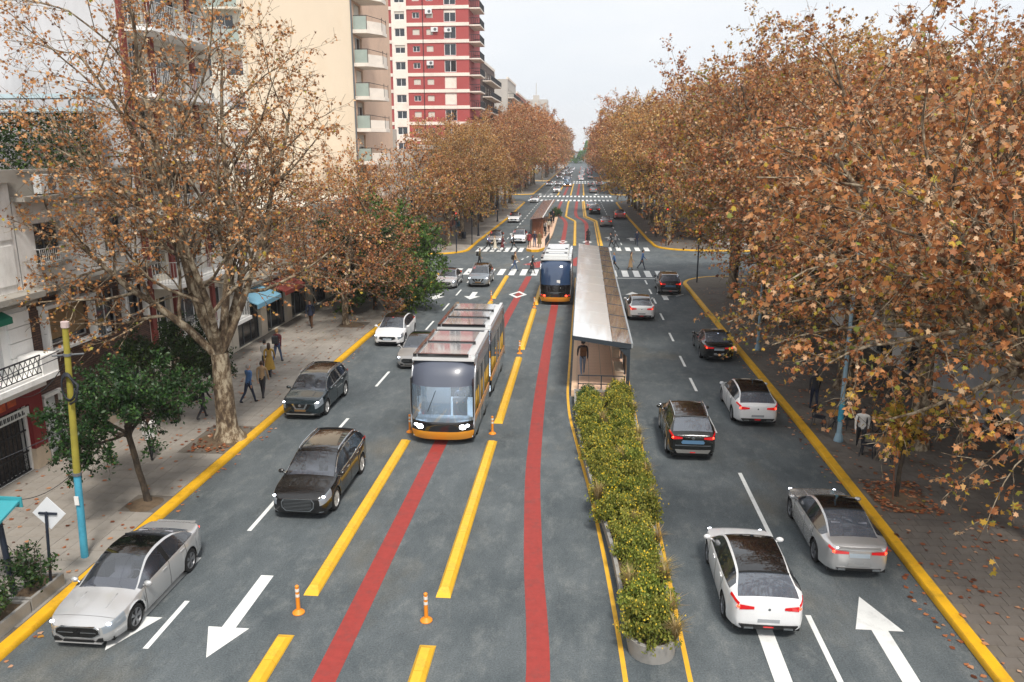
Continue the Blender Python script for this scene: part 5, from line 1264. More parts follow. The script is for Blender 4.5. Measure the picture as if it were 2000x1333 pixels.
car_proto('hatch', M_CWHITE, M_RIMD, dict(L=4.5, W=1.88, H=1.51, rw=.335, wf=.20, wr=.80, cuts=(.235, .42, .80, .82, .96, .52),
    w=[(0, .68), (.008, .76), (.03, .85), (.08, .93), (.15, .975), (.3, .99), (.5, 1.0), (.8, 1.0), (.9, .965), (.96, .90), (.99, .83), (1, .78)],
    belt=[(0, .60), (.03, .70), (.1, .78), (.2, .86), (.3, .92), (.5, .955), (.7, .99), (.85, 1.04), (.95, 1.03), (1, .96)],
    top=[(0, .66), (.02, .73), (.06, .80), (.15, .89), (.235, .97), (.33, 1.24), (.42, 1.44), (.52, 1.51), (.64, 1.505), (.74, 1.46), (.81, 1.39), (.90, 1.22), (.965, 1.07), (.985, 1.04), (1, .99)],
    wt=[(0, .62), (.05, .76), (.15, .84), (.235, .83), (.33, .745), (.42, .68), (.6, .675), (.8, .67), (.965, .80), (1, .74)],
    bot=[(0, .24), (.05, .20), (.2, .19), (.8, .2), (.95, .25), (1, .30)], crown=[(0, .03), (.2, .045), (.3, .04), (.45, .04), (.8, .04), (1, .02)],
    cabin=(.235, .42, .81, .968, .245, .90, .52), head=(.002, .11, 3, 5), tail=(.93, 1.0, 4, 5), zh=.69, tailcap=(.36, .87, .70, .80, .94), seams=(.285, .52, .76), handles=(.47, .70), seat=.47,
    front=[('grille', [(-.28, .42), (.28, .42), (.5, .52), (.46, .64), (-.46, .64), (-.5, .52)], M_BLK, 1, .012), ('grille_chrome', rect(-.48, .48, .61, .63), M_CHROME, 1, .022), ('emblem', [(.07 * math.cos(a), .57 + .05 * math.sin(a)) for a in np.linspace(0, 2 * PI, 13)[:-1]], M_CHROME, 1, .03), ('bumper_intake', trap(.50, .235, .58, .33), M_BLK, 1, .012), ('number_plate', rect(-.26, .26, .43, .53), M_PLATE, 1, .022)],
    rear=[('number_plate', rect(-.26, .26, .49, .58), mat('plate_grey', (150, 154, 158), .5), 1, .008), ('diffuser', trap(.62, .32, .70, .42), M_BLK, 1, .012), ('rear_reflector', rect(-.12, .12, .36, .39), M_TAIL, 1, .02), ('exhaust_tip', rect(-.58, -.36, .325, .365), M_CHROME, 1, .03), ('exhaust_tip', rect(.36, .58, .325, .365), M_CHROME, 1, .03), ('emblem', [(.035 * math.cos(a), .84 + .035 * math.sin(a)) for a in np.linspace(0, 2 * PI, 9)[:-1]], M_CHROME, 1, .008)],
    twin=1, spokes=6))
suv_curves = dict(
    w=[(0, .72), (.008, .80), (.03, .88), (.08, .945), (.15, .98), (.3, .99), (.5, 1.0), (.8, 1.0), (.9, .98), (.96, .93), (.99, .86), (1, .82)],
    belt=[(0, .72), (.03, .82), (.1, .90), (.2, .96), (.3, 1.02), (.5, 1.05), (.7, 1.09), (.85, 1.13), (.95, 1.14), (1, 1.04)],
    top=[(0, .80), (.02, .88), (.06, .95), (.15, 1.02), (.24, 1.09), (.33, 1.38), (.41, 1.58), (.5, 1.66), (.62, 1.68), (.76, 1.66), (.85, 1.60), (.91, 1.42), (.965, 1.19), (.985, 1.14), (1, 1.08)],
    wt=[(0, .66), (.05, .80), (.15, .86), (.24, .85), (.33, .77), (.41, .72), (.6, .715), (.85, .70), (.965, .82), (1, .76)],
    bot=[(0, .30), (.05, .25), (.2, .24), (.8, .25), (.95, .30), (1, .36)], crown=[(0, .03), (.2, .05), (.3, .04), (.45, .045), (.8, .045), (1, .02)])
car_proto('suv', M_TEAL, M_RIMW, dict(L=4.64, W=1.86, H=1.69, rw=.36, wf=.20, wr=.79, cuts=(.24, .41, .85, .965, .52), cabin=(.24, .41, .85, .968, .25, .90, .52), head=(.002, .11, 3, 5), tail=(.93, 1.0, 4, 5), zh=.82,
    tailcap=(.40, .97, .73, .90, 1.04), seams=(.285, .52, .73), handles=(.47, .68), seat=.47, trim=M_CHROME, trim_r=.012, trim_top=True, roof_rails=True, sillm=M_SKIRT, mirror=1, handle_m=M_CHROME,
    front=[('grille', trap(.34, .52, .52, .76), M_BLK, 1, .010), ('grille_chrome', [(-.36, .78), (-.28, .78), (-.17, .58), (.17, .58), (.28, .78), (.36, .78), (.22, .53), (-.22, .53)], M_CHROME, 1, .024), ('emblem', [(.065 * math.cos(a), .70 + .065 * math.sin(a)) for a in np.linspace(0, 2 * PI, 13)[:-1]], M_CHROME, 1, .03), ('bumper_intake', trap(.46, .34, .52, .42), M_BLK, 1, .012), ('skid_plate', rect(-.62, .62, .285, .33), M_SKIRT, 1, .02), ('number_plate', rect(-.25, .25, .43, .52), mat('plate_amber', (120, 92, 58), .5), 1, .014)],
    rear=[('number_plate', [(-.40, .74), (.40, .74), (.44, .80), (.38, .88), (-.38, .88), (-.44, .80)], mat('plate_blue', (88, 124, 156), .4), 1, .008), ('emblem', [(.07 * math.cos(a), .98 + .06 * math.sin(a)) for a in np.linspace(0, 2 * PI, 13)[:-1]], M_CHROME, 1, .012), ('bumper_strip', rect(-.66, .66, .66, .685), M_CHROME, 1, .012), ('skid_plate', trap(.58, .37, .66, .50), M_SKIRT, 1, .015), ('rear_reflector', rect(-.10, .10, .39, .42), M_TAIL, 1, .025)], black_roof=True, roofm=M_ROOFGL, twin=1, spokes=6, **suv_curves))
car_proto('big_suv', M_CBLACK, M_RIMW, dict(L=5.0, W=1.98, H=1.72, rw=.38, wf=.19, wr=.79, cuts=(.24, .41, .85, .965, .52), cabin=(.24, .41, .85, .968, .25, .92, .52), head=(.002, .11, 3, 5), tail=(.93, 1.0, 4, 5), zh=.82,
    tailcap=(.40, .97, .78, .88, 1.02), seams=(.285, .52, .73), handles=(.47, .68), seat=.47, trim=M_CHROME, trim_r=.012, trim_top=True, roof_rails=True, sillm=M_CHROME, handle_m=M_CHROME,
    front=[('grille_surround', [(-.40, .36), (.40, .36), (.52, .48), (.54, .66), (.46, .78), (-.46, .78), (-.54, .66), (-.52, .48)], M_CHROME, 1, .010), ('grille', [(-.38, .385), (.38, .385), (.49, .49), (.51, .65), (.44, .755), (-.44, .755), (-.51, .65), (-.49, .49)], M_BLK, 1, .016)],
    bars=(.46, .43, .72, 7), rear=[('number_plate', rect(-.3, .3, .74, .86), M_PLATE, 1, .008), ('diffuser', trap(.55, .38, .65, .48), M_BLK, 1, .012)], roofm=M_ROOFGL, twin=1, spokes=7, **suv_curves))

TREES_ = {k: tree_of(v) for k, v in CARS.items()}
def joined(key):
    """one mesh with all parts, for cars too far to show them"""
    v = []; f = []; mi = []; mats = []
    def rec(t, M):
        o, ch = t; M = M @ o.matrix_basis
        if o.type == 'MESH':
            off = len(v); v.extend([tuple(M @ x.co) for x in o.data.vertices]); ms = [m for m in o.data.materials]
            for p in o.data.polygons:
                f.append([i + off for i in p.vertices]); m_ = ms[p.material_index]
                if m_ not in mats: mats.append(m_)
                mi.append(mats.index(m_))
        for c in ch: rec(c, M)
    rec(TREES_[key], Matrix.Identity(4)); me = bpy.data.meshes.new('car'); me.from_pydata(v, [], f)
    for m in mats: me.materials.append(m)
    me.polygons.foreach_set('material_index', mi); me.polygons.foreach_set('use_smooth', [True] * len(f)); me.update(); me.set_sharp_from_angle(angle=math.radians(35)); return me
USED = set(); JOIN = {}
BASEP = {'sedan': 'paint_silver', 'hatch': 'paint_white', 'suv': 'paint_dark_teal', 'big_suv': 'paint_black'}
NAMES = {'sedan': 'sedan_car', 'hatch': 'hatchback_car', 'suv': 'suv_car', 'big_suv': 'suv_car'}
def car(key, x, y_near, facing, label, m=None, rim=None, group='cars on the avenue', dx=0.0):
    """y_near: the end nearest the camera; facing 'in' = front to camera"""
    Ln = {'sedan': 4.69, 'hatch': 4.5, 'suv': 4.64, 'big_suv': 5.0}[key]; remap = {}
    if m is not None: remap[BASEP[key]] = m
    if rim is not None: remap.update({'rim_dark': rim, 'rim_bright': rim})
    if key not in USED and not remap: o = CARS[key]; USED.add(key)
    else: o = copy_tree(TREES_[key], None, remap)
    o.name = NAMES[key]; o['category'] = 'car'
    return place(o, (x, y_near - .25 + Ln * .475, 0.004), (0 if facing == 'in' else PI) + dx, label, group, .95)
def far_car(key, x, y_near, facing, label, m=None, group='distant cars'):
    if key not in JOIN: JOIN[key] = joined(key)
    Ln = 4.6; o = inst(NAMES[key], JOIN[key])
    if m is not None:
        for sl in o.material_slots:
            if sl.material.name == BASEP[key]: sl.link = 'OBJECT'; sl.material = m
    tag(o, label, 'car', group); return place(o, (x, y_near + Ln / 2, 0.004), 0 if facing == 'in' else PI)
for k_ in list(CARS): 
    if k_ not in JOIN: JOIN[k_] = joined(k_)
car('sedan', -11.12, 15.0, 'in', 'silver sedan with black roof in the bottom left corner by the left kerb')
car('big_suv', -8.42, 21.6, 'in', 'black SUV with chrome grille and lit headlights left of the yellow separator')
car('suv', -11.55, 30.5, 'in', 'dark teal SUV coming towards the camera along the left kerb')
car('hatch', -11.0, 43.2, 'in', 'white oncoming hatchback beside the left kerb behind the dark teal SUV')
car('sedan', -8.62, 38.6, 'in', 'grey sedan partly hidden beside the oncoming tram', M_CGREY)
car('sedan', -11.0, 62.4, 'in', 'silver sedan waiting just past the first crosswalk by the green bush')
car('suv', -8.45, 63.4, 'in', 'grey-blue SUV just past the first crosswalk beside the silver sedan', paint('paint_greyblue', (128, 136, 144), .3, .3))
car('hatch', 4.42, 16.75, 'out', 'white hatchback with black glass roof nearest the camera on the right', dx=0.0)
car('sedan', 7.35, 19.6, 'out', 'silver sedan with lit tail lights by the right kerb')
car('suv', 4.1, 27.4, 'out', 'black SUV with chrome roof rails beside the flower planter', paint('paint_blackgreen', (20, 22, 20), .2))
car('hatch', 7.2, 31.3, 'out', 'white hatchback by the right kerb under the overhanging trees')
car('sedan', 7.3, 41.4, 'out', 'black sedan half hidden under low branches by the right kerb', M_CBLACK)
car('hatch', 3.95, 51.5, 'out', 'white hatchback level with the departing tram, right of the tram stop')
car('suv', 6.8, 61.0, 'out', 'dark SUV stopped before the first crosswalk on the right', paint('paint_navy', (28, 34, 42), .25, .2))
# beyond the first crossing
far_car('hatch', -7.75, 94.2, 'in', 'white car waiting at the second crosswalk behind the pedestrians'); far_car('sedan', -10.5, 93.0, 'in', 'silver car waiting at the second crosswalk nearest the left kerb')
far_car('hatch', -10.65, 121.2, 'in', 'white car driving in the left lane between first and second crossings'); far_car('hatch', -10.4, 168, 'in', 'white car by the left kerb at the second crossing'); far_car('suv', -7.0, 208, 'in', 'white SUV just past the second crossing on the left', M_CWHITE)
far_car('sedan', 3.35, 116, 'out', 'grey sedan leaving right of the bent yellow separator', M_CGREY); far_car('big_suv', 1.95, 138, 'out', 'black SUV beside the bend of the yellow separator'); far_car('hatch', 1.5, 149.5, 'out', 'pale car just ahead of the black SUV at the separator bend')
far_car('hatch', 5.9, 129, 'out', 'faded red car near the right kerb between first and second crossings', M_CPINK); far_car('suv', 2.4, 206.5, 'out', 'grey SUV just past the second crossing on the right', M_CGREY)
rc = random.Random(21); k = 0
spots = [(-10.6, 246, 'in'), (-8.0, 248, 'in'), (2.0, 244, 'out'), (4.6, 246, 'out')]
for (x, y, fc), lb in zip(spots, ('left one of two cars before the third crossing', 'car beside the distant tram before the third crossing', 'inner one of two cars leaving before the third crossing', 'outer one of two cars leaving before the third crossing')):
    far_car(rc.choice(('hatch', 'suv', 'sedan')), x, y, fc, 'tiny ' + lb, rc.choice((M_CWHITE, M_SILV, M_CGREY)))
for row in range(13):
    y = 292 + row * 15
    for x, fc in ((-9.8, 'in'), (-6.6, 'in'), (-1.0, 'out'), (2.4, 'out')):
        if rc.random() < .72: far_car(rc.choice(('hatch', 'suv', 'sedan')), x + rc.uniform(-.4, .4), y + rc.uniform(-4, 4), fc, 'tiny car in the dense traffic at the far end of the avenue', rc.choice((M_CWHITE, M_CWHITE, M_SILV, M_CGREY, M_TEAL, M_CPINK)), 'traffic at the far end')
# ------------------------------------------------------------------ articulated trams
M_TORG = paint('tram_orange', (222, 148, 40), .4); M_TBLK = mat('tram_black', (26, 24, 25), .12, coat=1.0, spec=.6); M_TVIS = mat('tram_visor', (84, 90, 104), .34, coat=.25, spec=.5); M_TSIL = mat('tram_silver', (176, 178, 182), .25, .6)
M_TBRZ = mat('tram_bronze', (92, 70, 58), .18, .4, coat=1.0); M_TROOF = mat('tram_roof_white', (214, 216, 216), .25, var=.04, scale=1.5, coat=.5); M_TGL = glass_mat('tram_glass', (206, 220, 230), .62, .02, (150, 168, 184), .12); M_TGLD = glass_mat('tram_side_glass', (80, 84, 90), .35, .02, (20, 20, 22), .08)
M_TRPAN = mat('tram_roof_panel', (214, 216, 218), .05, .75, spec=.8); M_TIN = mat('tram_inside', (214, 226, 236), .6); M_TILAMP = mat('tram_inside_lamp', (236, 246, 255), .5, emit=12); M_TBEL = mat('tram_bellows', (40, 44, 54), .7); M_TBLU = mat('tram_blueglass', (46, 66, 96), .08, coat=1.0, spec=.7)
def tram(x, y0, width, secs, label, rear=False, group='articulated trams'):
    """y0: the end nearest the camera. secs: section lengths, bellows of 1 m between"""
    hw = width / 2; H = 3.3; root = thing('tram', label, 'tram', (x, y0 + sum(secs) / 2, 0), 0, group); L_ = sum(secs) + 1.0 * (len(secs) - 1); yB = y0 + L_
    # end mask: profile (y offset, z) swept over the width, corners rounded in plan
    prof = [(.10, .28), (.03, .42), (0, .60), (0, .62), (.0, .80), (.0, .95), (.02, 1.0), (.06, 1.5), (.14, 2.0), (.22, 2.32), (.24, 2.36), (.34, 2.66), (.52, 2.94), (.74, 3.14), (1.0, 3.26), (1.15, 3.29)]
    zone = lambda k: 'bumper' if k < 3 else ('lamp_band' if k < 6 else ('windshield' if k < 9 else 'visor'))
    if rear: zone = lambda k: 'bumper' if k < 3 else ('lamp_band' if k < 6 else ('lower_screen' if k < 7 else 'rear_window'))
    us = np.linspace(-1, 1, 15)
    for yE, sg in ((y0, 1), (yB, -1)):
        rows = [[(x + u * hw * (1 - .02 * (k < 2)), yE + sg * (p[0] + .42 * abs(u) ** 3.2), p[1]) for u in us] for k, p in enumerate(prof)]
        ms = {'bumper': M_TORG, 'lamp_band': M_TBLK, 'windshield': M_TGL, 'visor': M_TVIS, 'rear_window': M_TBLU, 'lower_screen': M_TBLK}
        for z in dict.fromkeys(zone(k) for k in range(len(prof) - 1)):
            mb = MB()
            ks = [k for k in range(len(prof) - 1) if zone(k) == z]; mb.grid([rows[k] for k in ks + [ks[-1] + 1]] if sg > 0 else [r[::-1] for r in [rows[k] for k in ks + [ks[-1] + 1]]])
            mb.build(z if z != 'bumper' else 'bumper_skirt', ms[z], root, smooth=35)
        for e in (0, -1):
            mb = MB(); mb.tube([(r[e][0], r[e][1], r[e][2]) for r in rows[3:]], .045, 6); mb.build('end_frame', M_TSIL, root, smooth=180)
    def lamp(px, m, nm, r_=.085, z=.80, yo=.0):
        mb = MB(); mb.sphere((x + px, y0 + yo + .42 * (abs(px) / hw) ** 3.2 - .01, z), r_, 10, 6, (1.2, .45, .8)); mb.build(nm, m, root)
    if rear:
        for s_ in (-1, 1): lamp(s_ * .78, M_TAILB, 'taillight', .085, .72); lamp(s_ * .98, M_TAIL, 'taillight', .07, .74)
        mb = MB(); mb.box(x + .1, x + .34, y0 - .03 + .12, y0 + .14, 1.62, 1.86); mb.build('notice', M_FRAME, root)
        mb = MB(); mb.bar((x - .05, y0 + .02, 1.02), (x + .28, y0 + .06, 1.35), .012, n=5); mb.build('wiper', M_BLK, root)
    else:
        for s_ in (-1, 1): lamp(s_ * .80, M_HEAD, 'headlight', .12, .80); lamp(s_ * .98, M_HEAD, 'headlight', .07, .84)
    # sections
    y = y0; first = True
    for si, sl in enumerate(secs):
        a = y + (.95 if si == 0 else 0); b = y + sl - (.95 if si == len(secs) - 1 else 0)
        a2 = y + (.44 if si == 0 else 0); b2 = y + sl - (.44 if si == len(secs) - 1 else 0)
        for s_ in (-1, 1):
            X = x + s_ * hw; xi = X - s_ * .05; lo, hi = sorted((X, xi))
            for nm, z0, z1, m, c0, c1, pr in (('side_skirt', .30, .85, M_TBLK, a2, b2, 0), ('side_stripe', .85, 1.08, M_TORG, a2, b2, .012), ('cantrail', 2.62, 3.06, M_TBRZ, a, b, 0), ('roof_edge', 3.06, 3.27, M_TSIL, a, b, .02)):
                mb = MB(); mb.box(lo - (pr if s_ < 0 else 0), hi + (pr if s_ > 0 else 0), c0, c1, z0 + .002, z1); mb.build(nm, m, root)
            n_ = max(2, round((b2 - a2) / 1.35)); wd = (b2 - a2) / n_
            for q in range(n_):
                mb = MB(); mb.box(lo + .01, hi - .01, a2 + q * wd + .03, a2 + (q + 1) * wd - .03, 1.10, 2.60); mb.build('side_window', M_TGLD, root)
                mb = MB(); mb.box(lo, hi, a2 + q * wd - .028, a2 + q * wd + .028, 1.082, 2.618); mb.build('window_post', M_TBLK, root)
            mb = MB(); dy = (a2 + b2) / 2; mb.box(lo - (.02 if s_ < 0 else 0), hi + (.02 if s_ > 0 else 0), dy - .6, dy - .55, .4, 2.6); mb.box(lo - (.02 if s_ < 0 else 0), hi + (.02 if s_ > 0 else 0), dy + .55, dy + .6, .4, 2.6); mb.build('door_frame', M_TSIL, root)
        mb = MB(); mb.box(x - hw + .06, x + hw - .06, a2, b2, .30, .36); mb.build('floor', M_TIN, root)
        mb = MB(); mb.box(x - hw + .02, x + hw - .02, a - .2, b + .2, 3.20, 3.285); mb.build('roof', M_TROOF, root)
        mb = MB(); mb.box(x - .5, x + .5, a, b, 3.17, 3.195); mb.build('ceiling_lamp', M_TILAMP, root)
        # roof fittings
        for s_ in (-1, 1):
            mb = MB(); mb.box(x + s_ * hw * .93 - .07, x + s_ * hw * .93 + .07, a, b, 3.29, 3.42); mb.build('roof_rail', M_TROOF if s_ > 0 else M_TBLK, root)
        if rear:
            mb = MB(); mb.cbox(x - hw * .8, x + hw * .8, a + .12, b - .12, 3.29, 3.58, .06); bx = mb.build('roof_box', M_TROOF, root)
            mb = MB(); mb.box(x - hw * .5, x + hw * .5, a + .45, a + .55, 3.582, 3.60); mb.build('box_slot', M_TBLK, bx)
            for s_ in (-1, 1): mb = MB(); mb.box(x + s_ * hw * .62 - .1, x + s_ * hw * .62 + .1, a + .8, a + 1.0, 3.582, 3.64); mb.build('roof_vent', M_TBEL, bx)
        else:
            n_ = 2 if si == 0 else 3; pl = (b - a - .1) / n_
            for q in range(n_):
                mb = MB(); mb.box(x - hw * .80, x + hw * .70, a + .05 + q * pl + .07, a + .05 + (q + 1) * pl - .07, 3.30, 3.37); mb.build('roof_panel', M_TRPAN, root)
                mb = MB(); mb.box(x - hw * .84, x + hw * .78, a + .05 + q * pl - .045, a + .05 + q * pl + .045, 3.30, 3.42); mb.build('roof_crossbar', M_TBLK, root)
        # bogies
        for yy in ([a2 + 1.2] if sl < 5 else [a2 + 1.2, b2 - 1.2]):
            for s_ in (-1, 1):
                mb = MB(); mb.tube([(x + s_ * (hw - .30), yy, .34), (x + s_ * (hw - .02), yy, .34)], .335, 18); mb.build('wheel', M_TYRE, root, smooth=40)
        y += sl
        if si < len(secs) - 1:
            mb = MB()
            for q in range(6):
                yy = y + q / 6; mb.box(x - hw * .93, x + hw * .93, yy + .01, yy + .10, .35, 3.22); mb.box(x - hw * .88, x + hw * .88, yy + .10, yy + 1 / 6 - .0 + .009, .38, 3.18)
            mb.build('bellows', M_TBEL, root); y += 1.0
    # driver's cab
    if not rear:
        mb = MB(); mb.cbox(x - hw * .85, x + hw * .85, y0 + .35, y0 + .8, .45, 1.05, .05); mb.build('dashboard', M_TIN, root)
        mb = MB(); mb.box(x - hw * .9, x + .1, y0 + 1.7, y0 + 1.75, .4, 3.1); mb.build('cab_partition', M_TIN, root); mb = MB(); mb.cbox(x + .25, x + .8, y0 + 1.3, y0 + 1.45, .6, 1.6, .04); mb.cbox(x + .25, x + .8, y0 + .9, y0 + 1.3, .6, .85, .04); mb.build('driver_seat', M_SEAT, root)
        mb = MB(); mb.bar((x - .5, y0 + .04, 1.4), (x - .2, y0 + .16, 2.2), .012, n=5); mb.build('wiper', M_BLK, root)
    return root
tram(-5.18, 27.75, 2.42, (5.2, 6.2), 'oncoming articulated tram with lit headlights, orange skirt and glass roof panels')
tram(-1.9, 56.0, 2.2, (2.6, 5.2), 'departing articulated tram with red tail lights beside the tram stop', rear=True)
tram(-4.9, 240, 2.4, (5, 6), 'tiny distant tram between the second and third crossings')
# ------------------------------------------------------------------ tram stop, planter, second stop
M_PLATF = mat('platform_concrete', (222, 186, 160), .8, var=.08, scale=1.2, dirt=(150, 122, 104), dirt_scale=.8, dirt_amt=.4); M_STEEL = mat('shelter_steel', (62, 70, 78), .4, .3); M_SHROOF = mat('shelter_roof_white', (240, 244, 246), .08, .0, coat=1.0, spec=.6, var=.02, scale=.6)
M_SLAT = mat('slat_bronze', (104, 84, 66), .6, var=.1, scale=4); M_BENCH = mat('bench_pale', (214, 196, 174), .7, var=.05); M_EDGE = mat('platform_edge_pale', (224, 190, 158), .7); M_CONC = mat('planter_concrete', (150, 148, 144), .85, var=.1, scale=2, dirt=(110, 106, 100), dirt_scale=2, dirt_amt=.5, bump=.2)
_n = M_SHROOF.node_tree.nodes; _L = M_SHROOF.node_tree.links; _t = _n.new('ShaderNodeBsdfTranslucent'); _t.inputs[0].default_value = (.9, .93, .95, 1); _x = _n.new('ShaderNodeMixShader'); _x.inputs[0].default_value = .12
_L.new(_n['Principled BSDF'].outputs[0], _x.inputs[1]); _L.new(_t.outputs[0], _x.inputs[2]); _L.new(_x.outputs[0], _n['Material Output'].inputs[0])     # milky sheet that lets light through
pf = thing('tram_platform', 'pale pink paved tram platform under the long white roof', 'platform', (1.0, 52, 0.004))
mb = MB(); mb.box(-.36, 2.22, 34.6, 69.0, .004, .28); mb.build('platform_base', M_CONC, pf)
mb = MB(); mb.box(-.38, -.16, 34.58, 69.02, .0, .30); mb.build('platform_edge', M_EDGE, pf)
nx, ny = 4, 58
tl_me = MB().cbox(-.285, .285, -.285, .285, 0, .02, .004).mesh('platform_tile', M_PLATF)
for i in range(nx):
    for j in range(ny): inst('platform_tile', tl_me, pf, (-.16 + .295 + i * .59 - 1.0, 34.9 + j * .59 - 52, .275))
mb = MB(); mb.box(2.22, 2.30, 34.6, 69, .004, .30); mb.build('platform_kerb', M_EDGE, pf)
sh = thing('tram_shelter', 'long tram stop shelter with a sloping white glossy roof on dark steel posts', 'shelter', (1.0, 52, 0.28))
M_SHGL = mat('shelter_mirror_glass', (206, 206, 204), .05, .85, spec=.8)
zl, zr, x0, x1 = 2.84, 2.50, -.34, 2.26; NP = 12; ya, yb = 34.5, 70.2
def zr_at(x): return zl + (zr - zl) * (x - x0) / (x1 - x0)
for i in range(NP):
    a = ya + (yb - ya) * i / NP + .02; b = ya + (yb - ya) * (i + 1) / NP - .02
    xs_ = 1.42
    for xa_, xb_, nm_, mm_ in ((x0, xs_ - .01, 'roof_panel', M_SHROOF), (xs_ + .01, x1, 'glass_panel', M_SHGL)):
        mb = MB(); P4 = [(xa_, a), (xb_, a), (xb_, b), (xa_, b)]
        mb.add([(p, q, zr_at(p) + .0) for p, q in P4] + [(p, q, zr_at(p) + .05) for p, q in P4], [(3, 2, 1, 0), (4, 5, 6, 7), (0, 1, 5, 4), (1, 2, 6, 5), (2, 3, 7, 6), (3, 0, 4, 7)]); mb.build(nm_, mm_, sh)
    mb = MB(); R8 = [(p, q, zr_at(p) + h) for h in (.0, .068) for p, q in ((xs_ + .012, b + .004), (x1, b + .004), (x1, b + .036), (xs_ + .012, b + .036))]; mb.add(R8, [(3, 2, 1, 0), (4, 5, 6, 7), (0, 1, 5, 4), (1, 2, 6, 5), (2, 3, 7, 6), (3, 0, 4, 7)]); mb.build('roof_rib', M_STEEL, sh)
    mb = MB(); yy = a - .02
    mb.add([(x0, yy - .05, zl - .14), (x1, yy - .05, zr - .18), (x1, yy + .05, zr - .18), (x0, yy + .05, zl - .14), (x0, yy - .05, zl - .004), (x1, yy - .05, zr - .004), (x1, yy + .05, zr - .004), (x0, yy + .05, zl - .004)], [(0, 3, 2, 1), (4, 5, 6, 7), (0, 1, 5, 4), (1, 2, 6, 5), (2, 3, 7, 6), (3, 0, 4, 7)]); mb.build('roof_beam', M_STEEL, sh)
    mb = MB(); mb.box(2.08, 2.22, yy - .07, yy + .07, .28, zr - .17); mb.xprism([(2.08, zr - .16), (1.7, zr - .14), (2.08, zr - .55)], 'y', yy - .04, yy + .04); mb.build('post', M_STEEL, sh)
mb = MB(); mb.box(x1 + .002, x1 + .07, ya - .06, yb, zr - .12, zr + .09); mb.build('roof_gutter', mat('gutter_pale', (176, 182, 186), .35, .4), sh)
mb = MB(); mb.box(x0 - .05, x0 - .002, ya - .06, yb, zl - .12, zl + .07); mb.build('roof_fascia', M_STEEL, sh); mb = MB(); mb.add([(x0, ya - .08, zl - .13), (x1, ya - .08, zr - .18), (x1, ya - .08, zr + .04), (x0, ya - .08, zl + .04)], [(0, 1, 2, 3)]); mb.add([(x0, ya - .03, zl - .13), (x1, ya - .03, zr - .18), (x1, ya - .03, zr + .04), (x0, ya - .03, zl + .04)], [(3, 2, 1, 0)]); mb.build('front_fascia', M_STEEL, sh)
sl_me = MB().box(-.02, .02, -.055, .055, 0, 1.62).mesh('wall_slat', M_SLAT)
yy = 36.2
for bay in range(10):
    for q in range(16):
        inst('wall_slat', sl_me, sh, (2.15 - 1.0, yy + q * .135 - 52, .40 - .28 + .28))
    yy += 2.975
for i in range(5):
    r = thing('platform_bench', 'pale block bench by the slatted wall of the tram stop, %s from the front' % ('first second third fourth fifth'.split()[i]), 'bench', (1.85, 37 + i * 4.2, .295), 0, 'benches of the tram stop')
    mb = MB(); mb.cbox(1.68, 2.06, 36.3 + i * 4.2, 38.0 + i * 4.2, .295, .72, .02); mb.build('bench_base', M_BENCH, r); mb = MB(); mb.cbox(1.64, 2.08, 36.26 + i * 4.2, 38.04 + i * 4.2, .722, .78, .015); mb.build('bench_seat', M_BENCH, r)
rl = thing('platform_railing', 'low dark railing across the near end of the tram platform', 'railing', (.9, 34.75, .28))
mb = MB()
for z in (.55, .95): mb.box(-.1, 2.05, 34.72, 34.76, z, z + .04)
for xx in (-.1, .95, 2.0): mb.box(xx, xx + .05, 34.72, 34.76, .28, .95)
mb.build('railing_bars', M_STEEL, rl)

# --- planter
def pl_left(y): return smoothi([14.0, 15.4, 19.4, 24.3, 29, 32.7, 34.3], [1.35, 1.2, .97, .40, -.05, -.22, -.25], y)
PR = 2.30
pl = thing('long_planter', 'long concrete planter with rounded near end in front of the tram stop', 'planter', (1.3, 25, 0.004))
c_y = 15.85; rad_ = (PR - pl_left(c_y)) / 2; cxn = (PR + pl_left(c_y)) / 2
outline = [(PR, 34.3)] + [(pl_left(y), y) for y in np.arange(34.3, c_y, -1.2)] + [(cxn - rad_ * math.cos(a), c_y - rad_ * math.sin(a)) for a in np.linspace(0, PI, 13)]
def inset(pts, d):
    c = offset_line(pts + [pts[0]], d)[:-1]; return c
out = outline; a_ = sum(p[0] * q[1] - q[0] * p[1] for p, q in zip(out, out[1:] + out[:1])); 
if a_ < 0: out = out[::-1]
inn = offset_line([out[-1]] + out + [out[0]], .10)[1:-1]
n_ = len(out); mb = MB(); zt = .45
flare = offset_line([out[-1]] + out + [out[0]], .05)[1:-1]
mb.add([(p, q, .004) for p, q in flare] + [(p, q, zt) for p, q in out] + [(p, q, zt) for p, q in inn] + [(p, q, zt - .12) for p, q in inn],
       [(i, (i + 1) % n_, n_ + (i + 1) % n_, n_ + i) for i in range(n_)] + [(n_ + i, n_ + (i + 1) % n_, 2 * n_ + (i + 1) % n_, 2 * n_ + i) for i in range(n_)] + [(2 * n_ + i, 2 * n_ + (i + 1) % n_, 3 * n_ + (i + 1) % n_, 3 * n_ + i) for i in range(n_)])
mb.build('planter_wall', M_CONC, pl, smooth=40)
MB().poly([(p, q, zt - .1) for p, q in inn]).build('planter_soil', M_SOIL, pl)
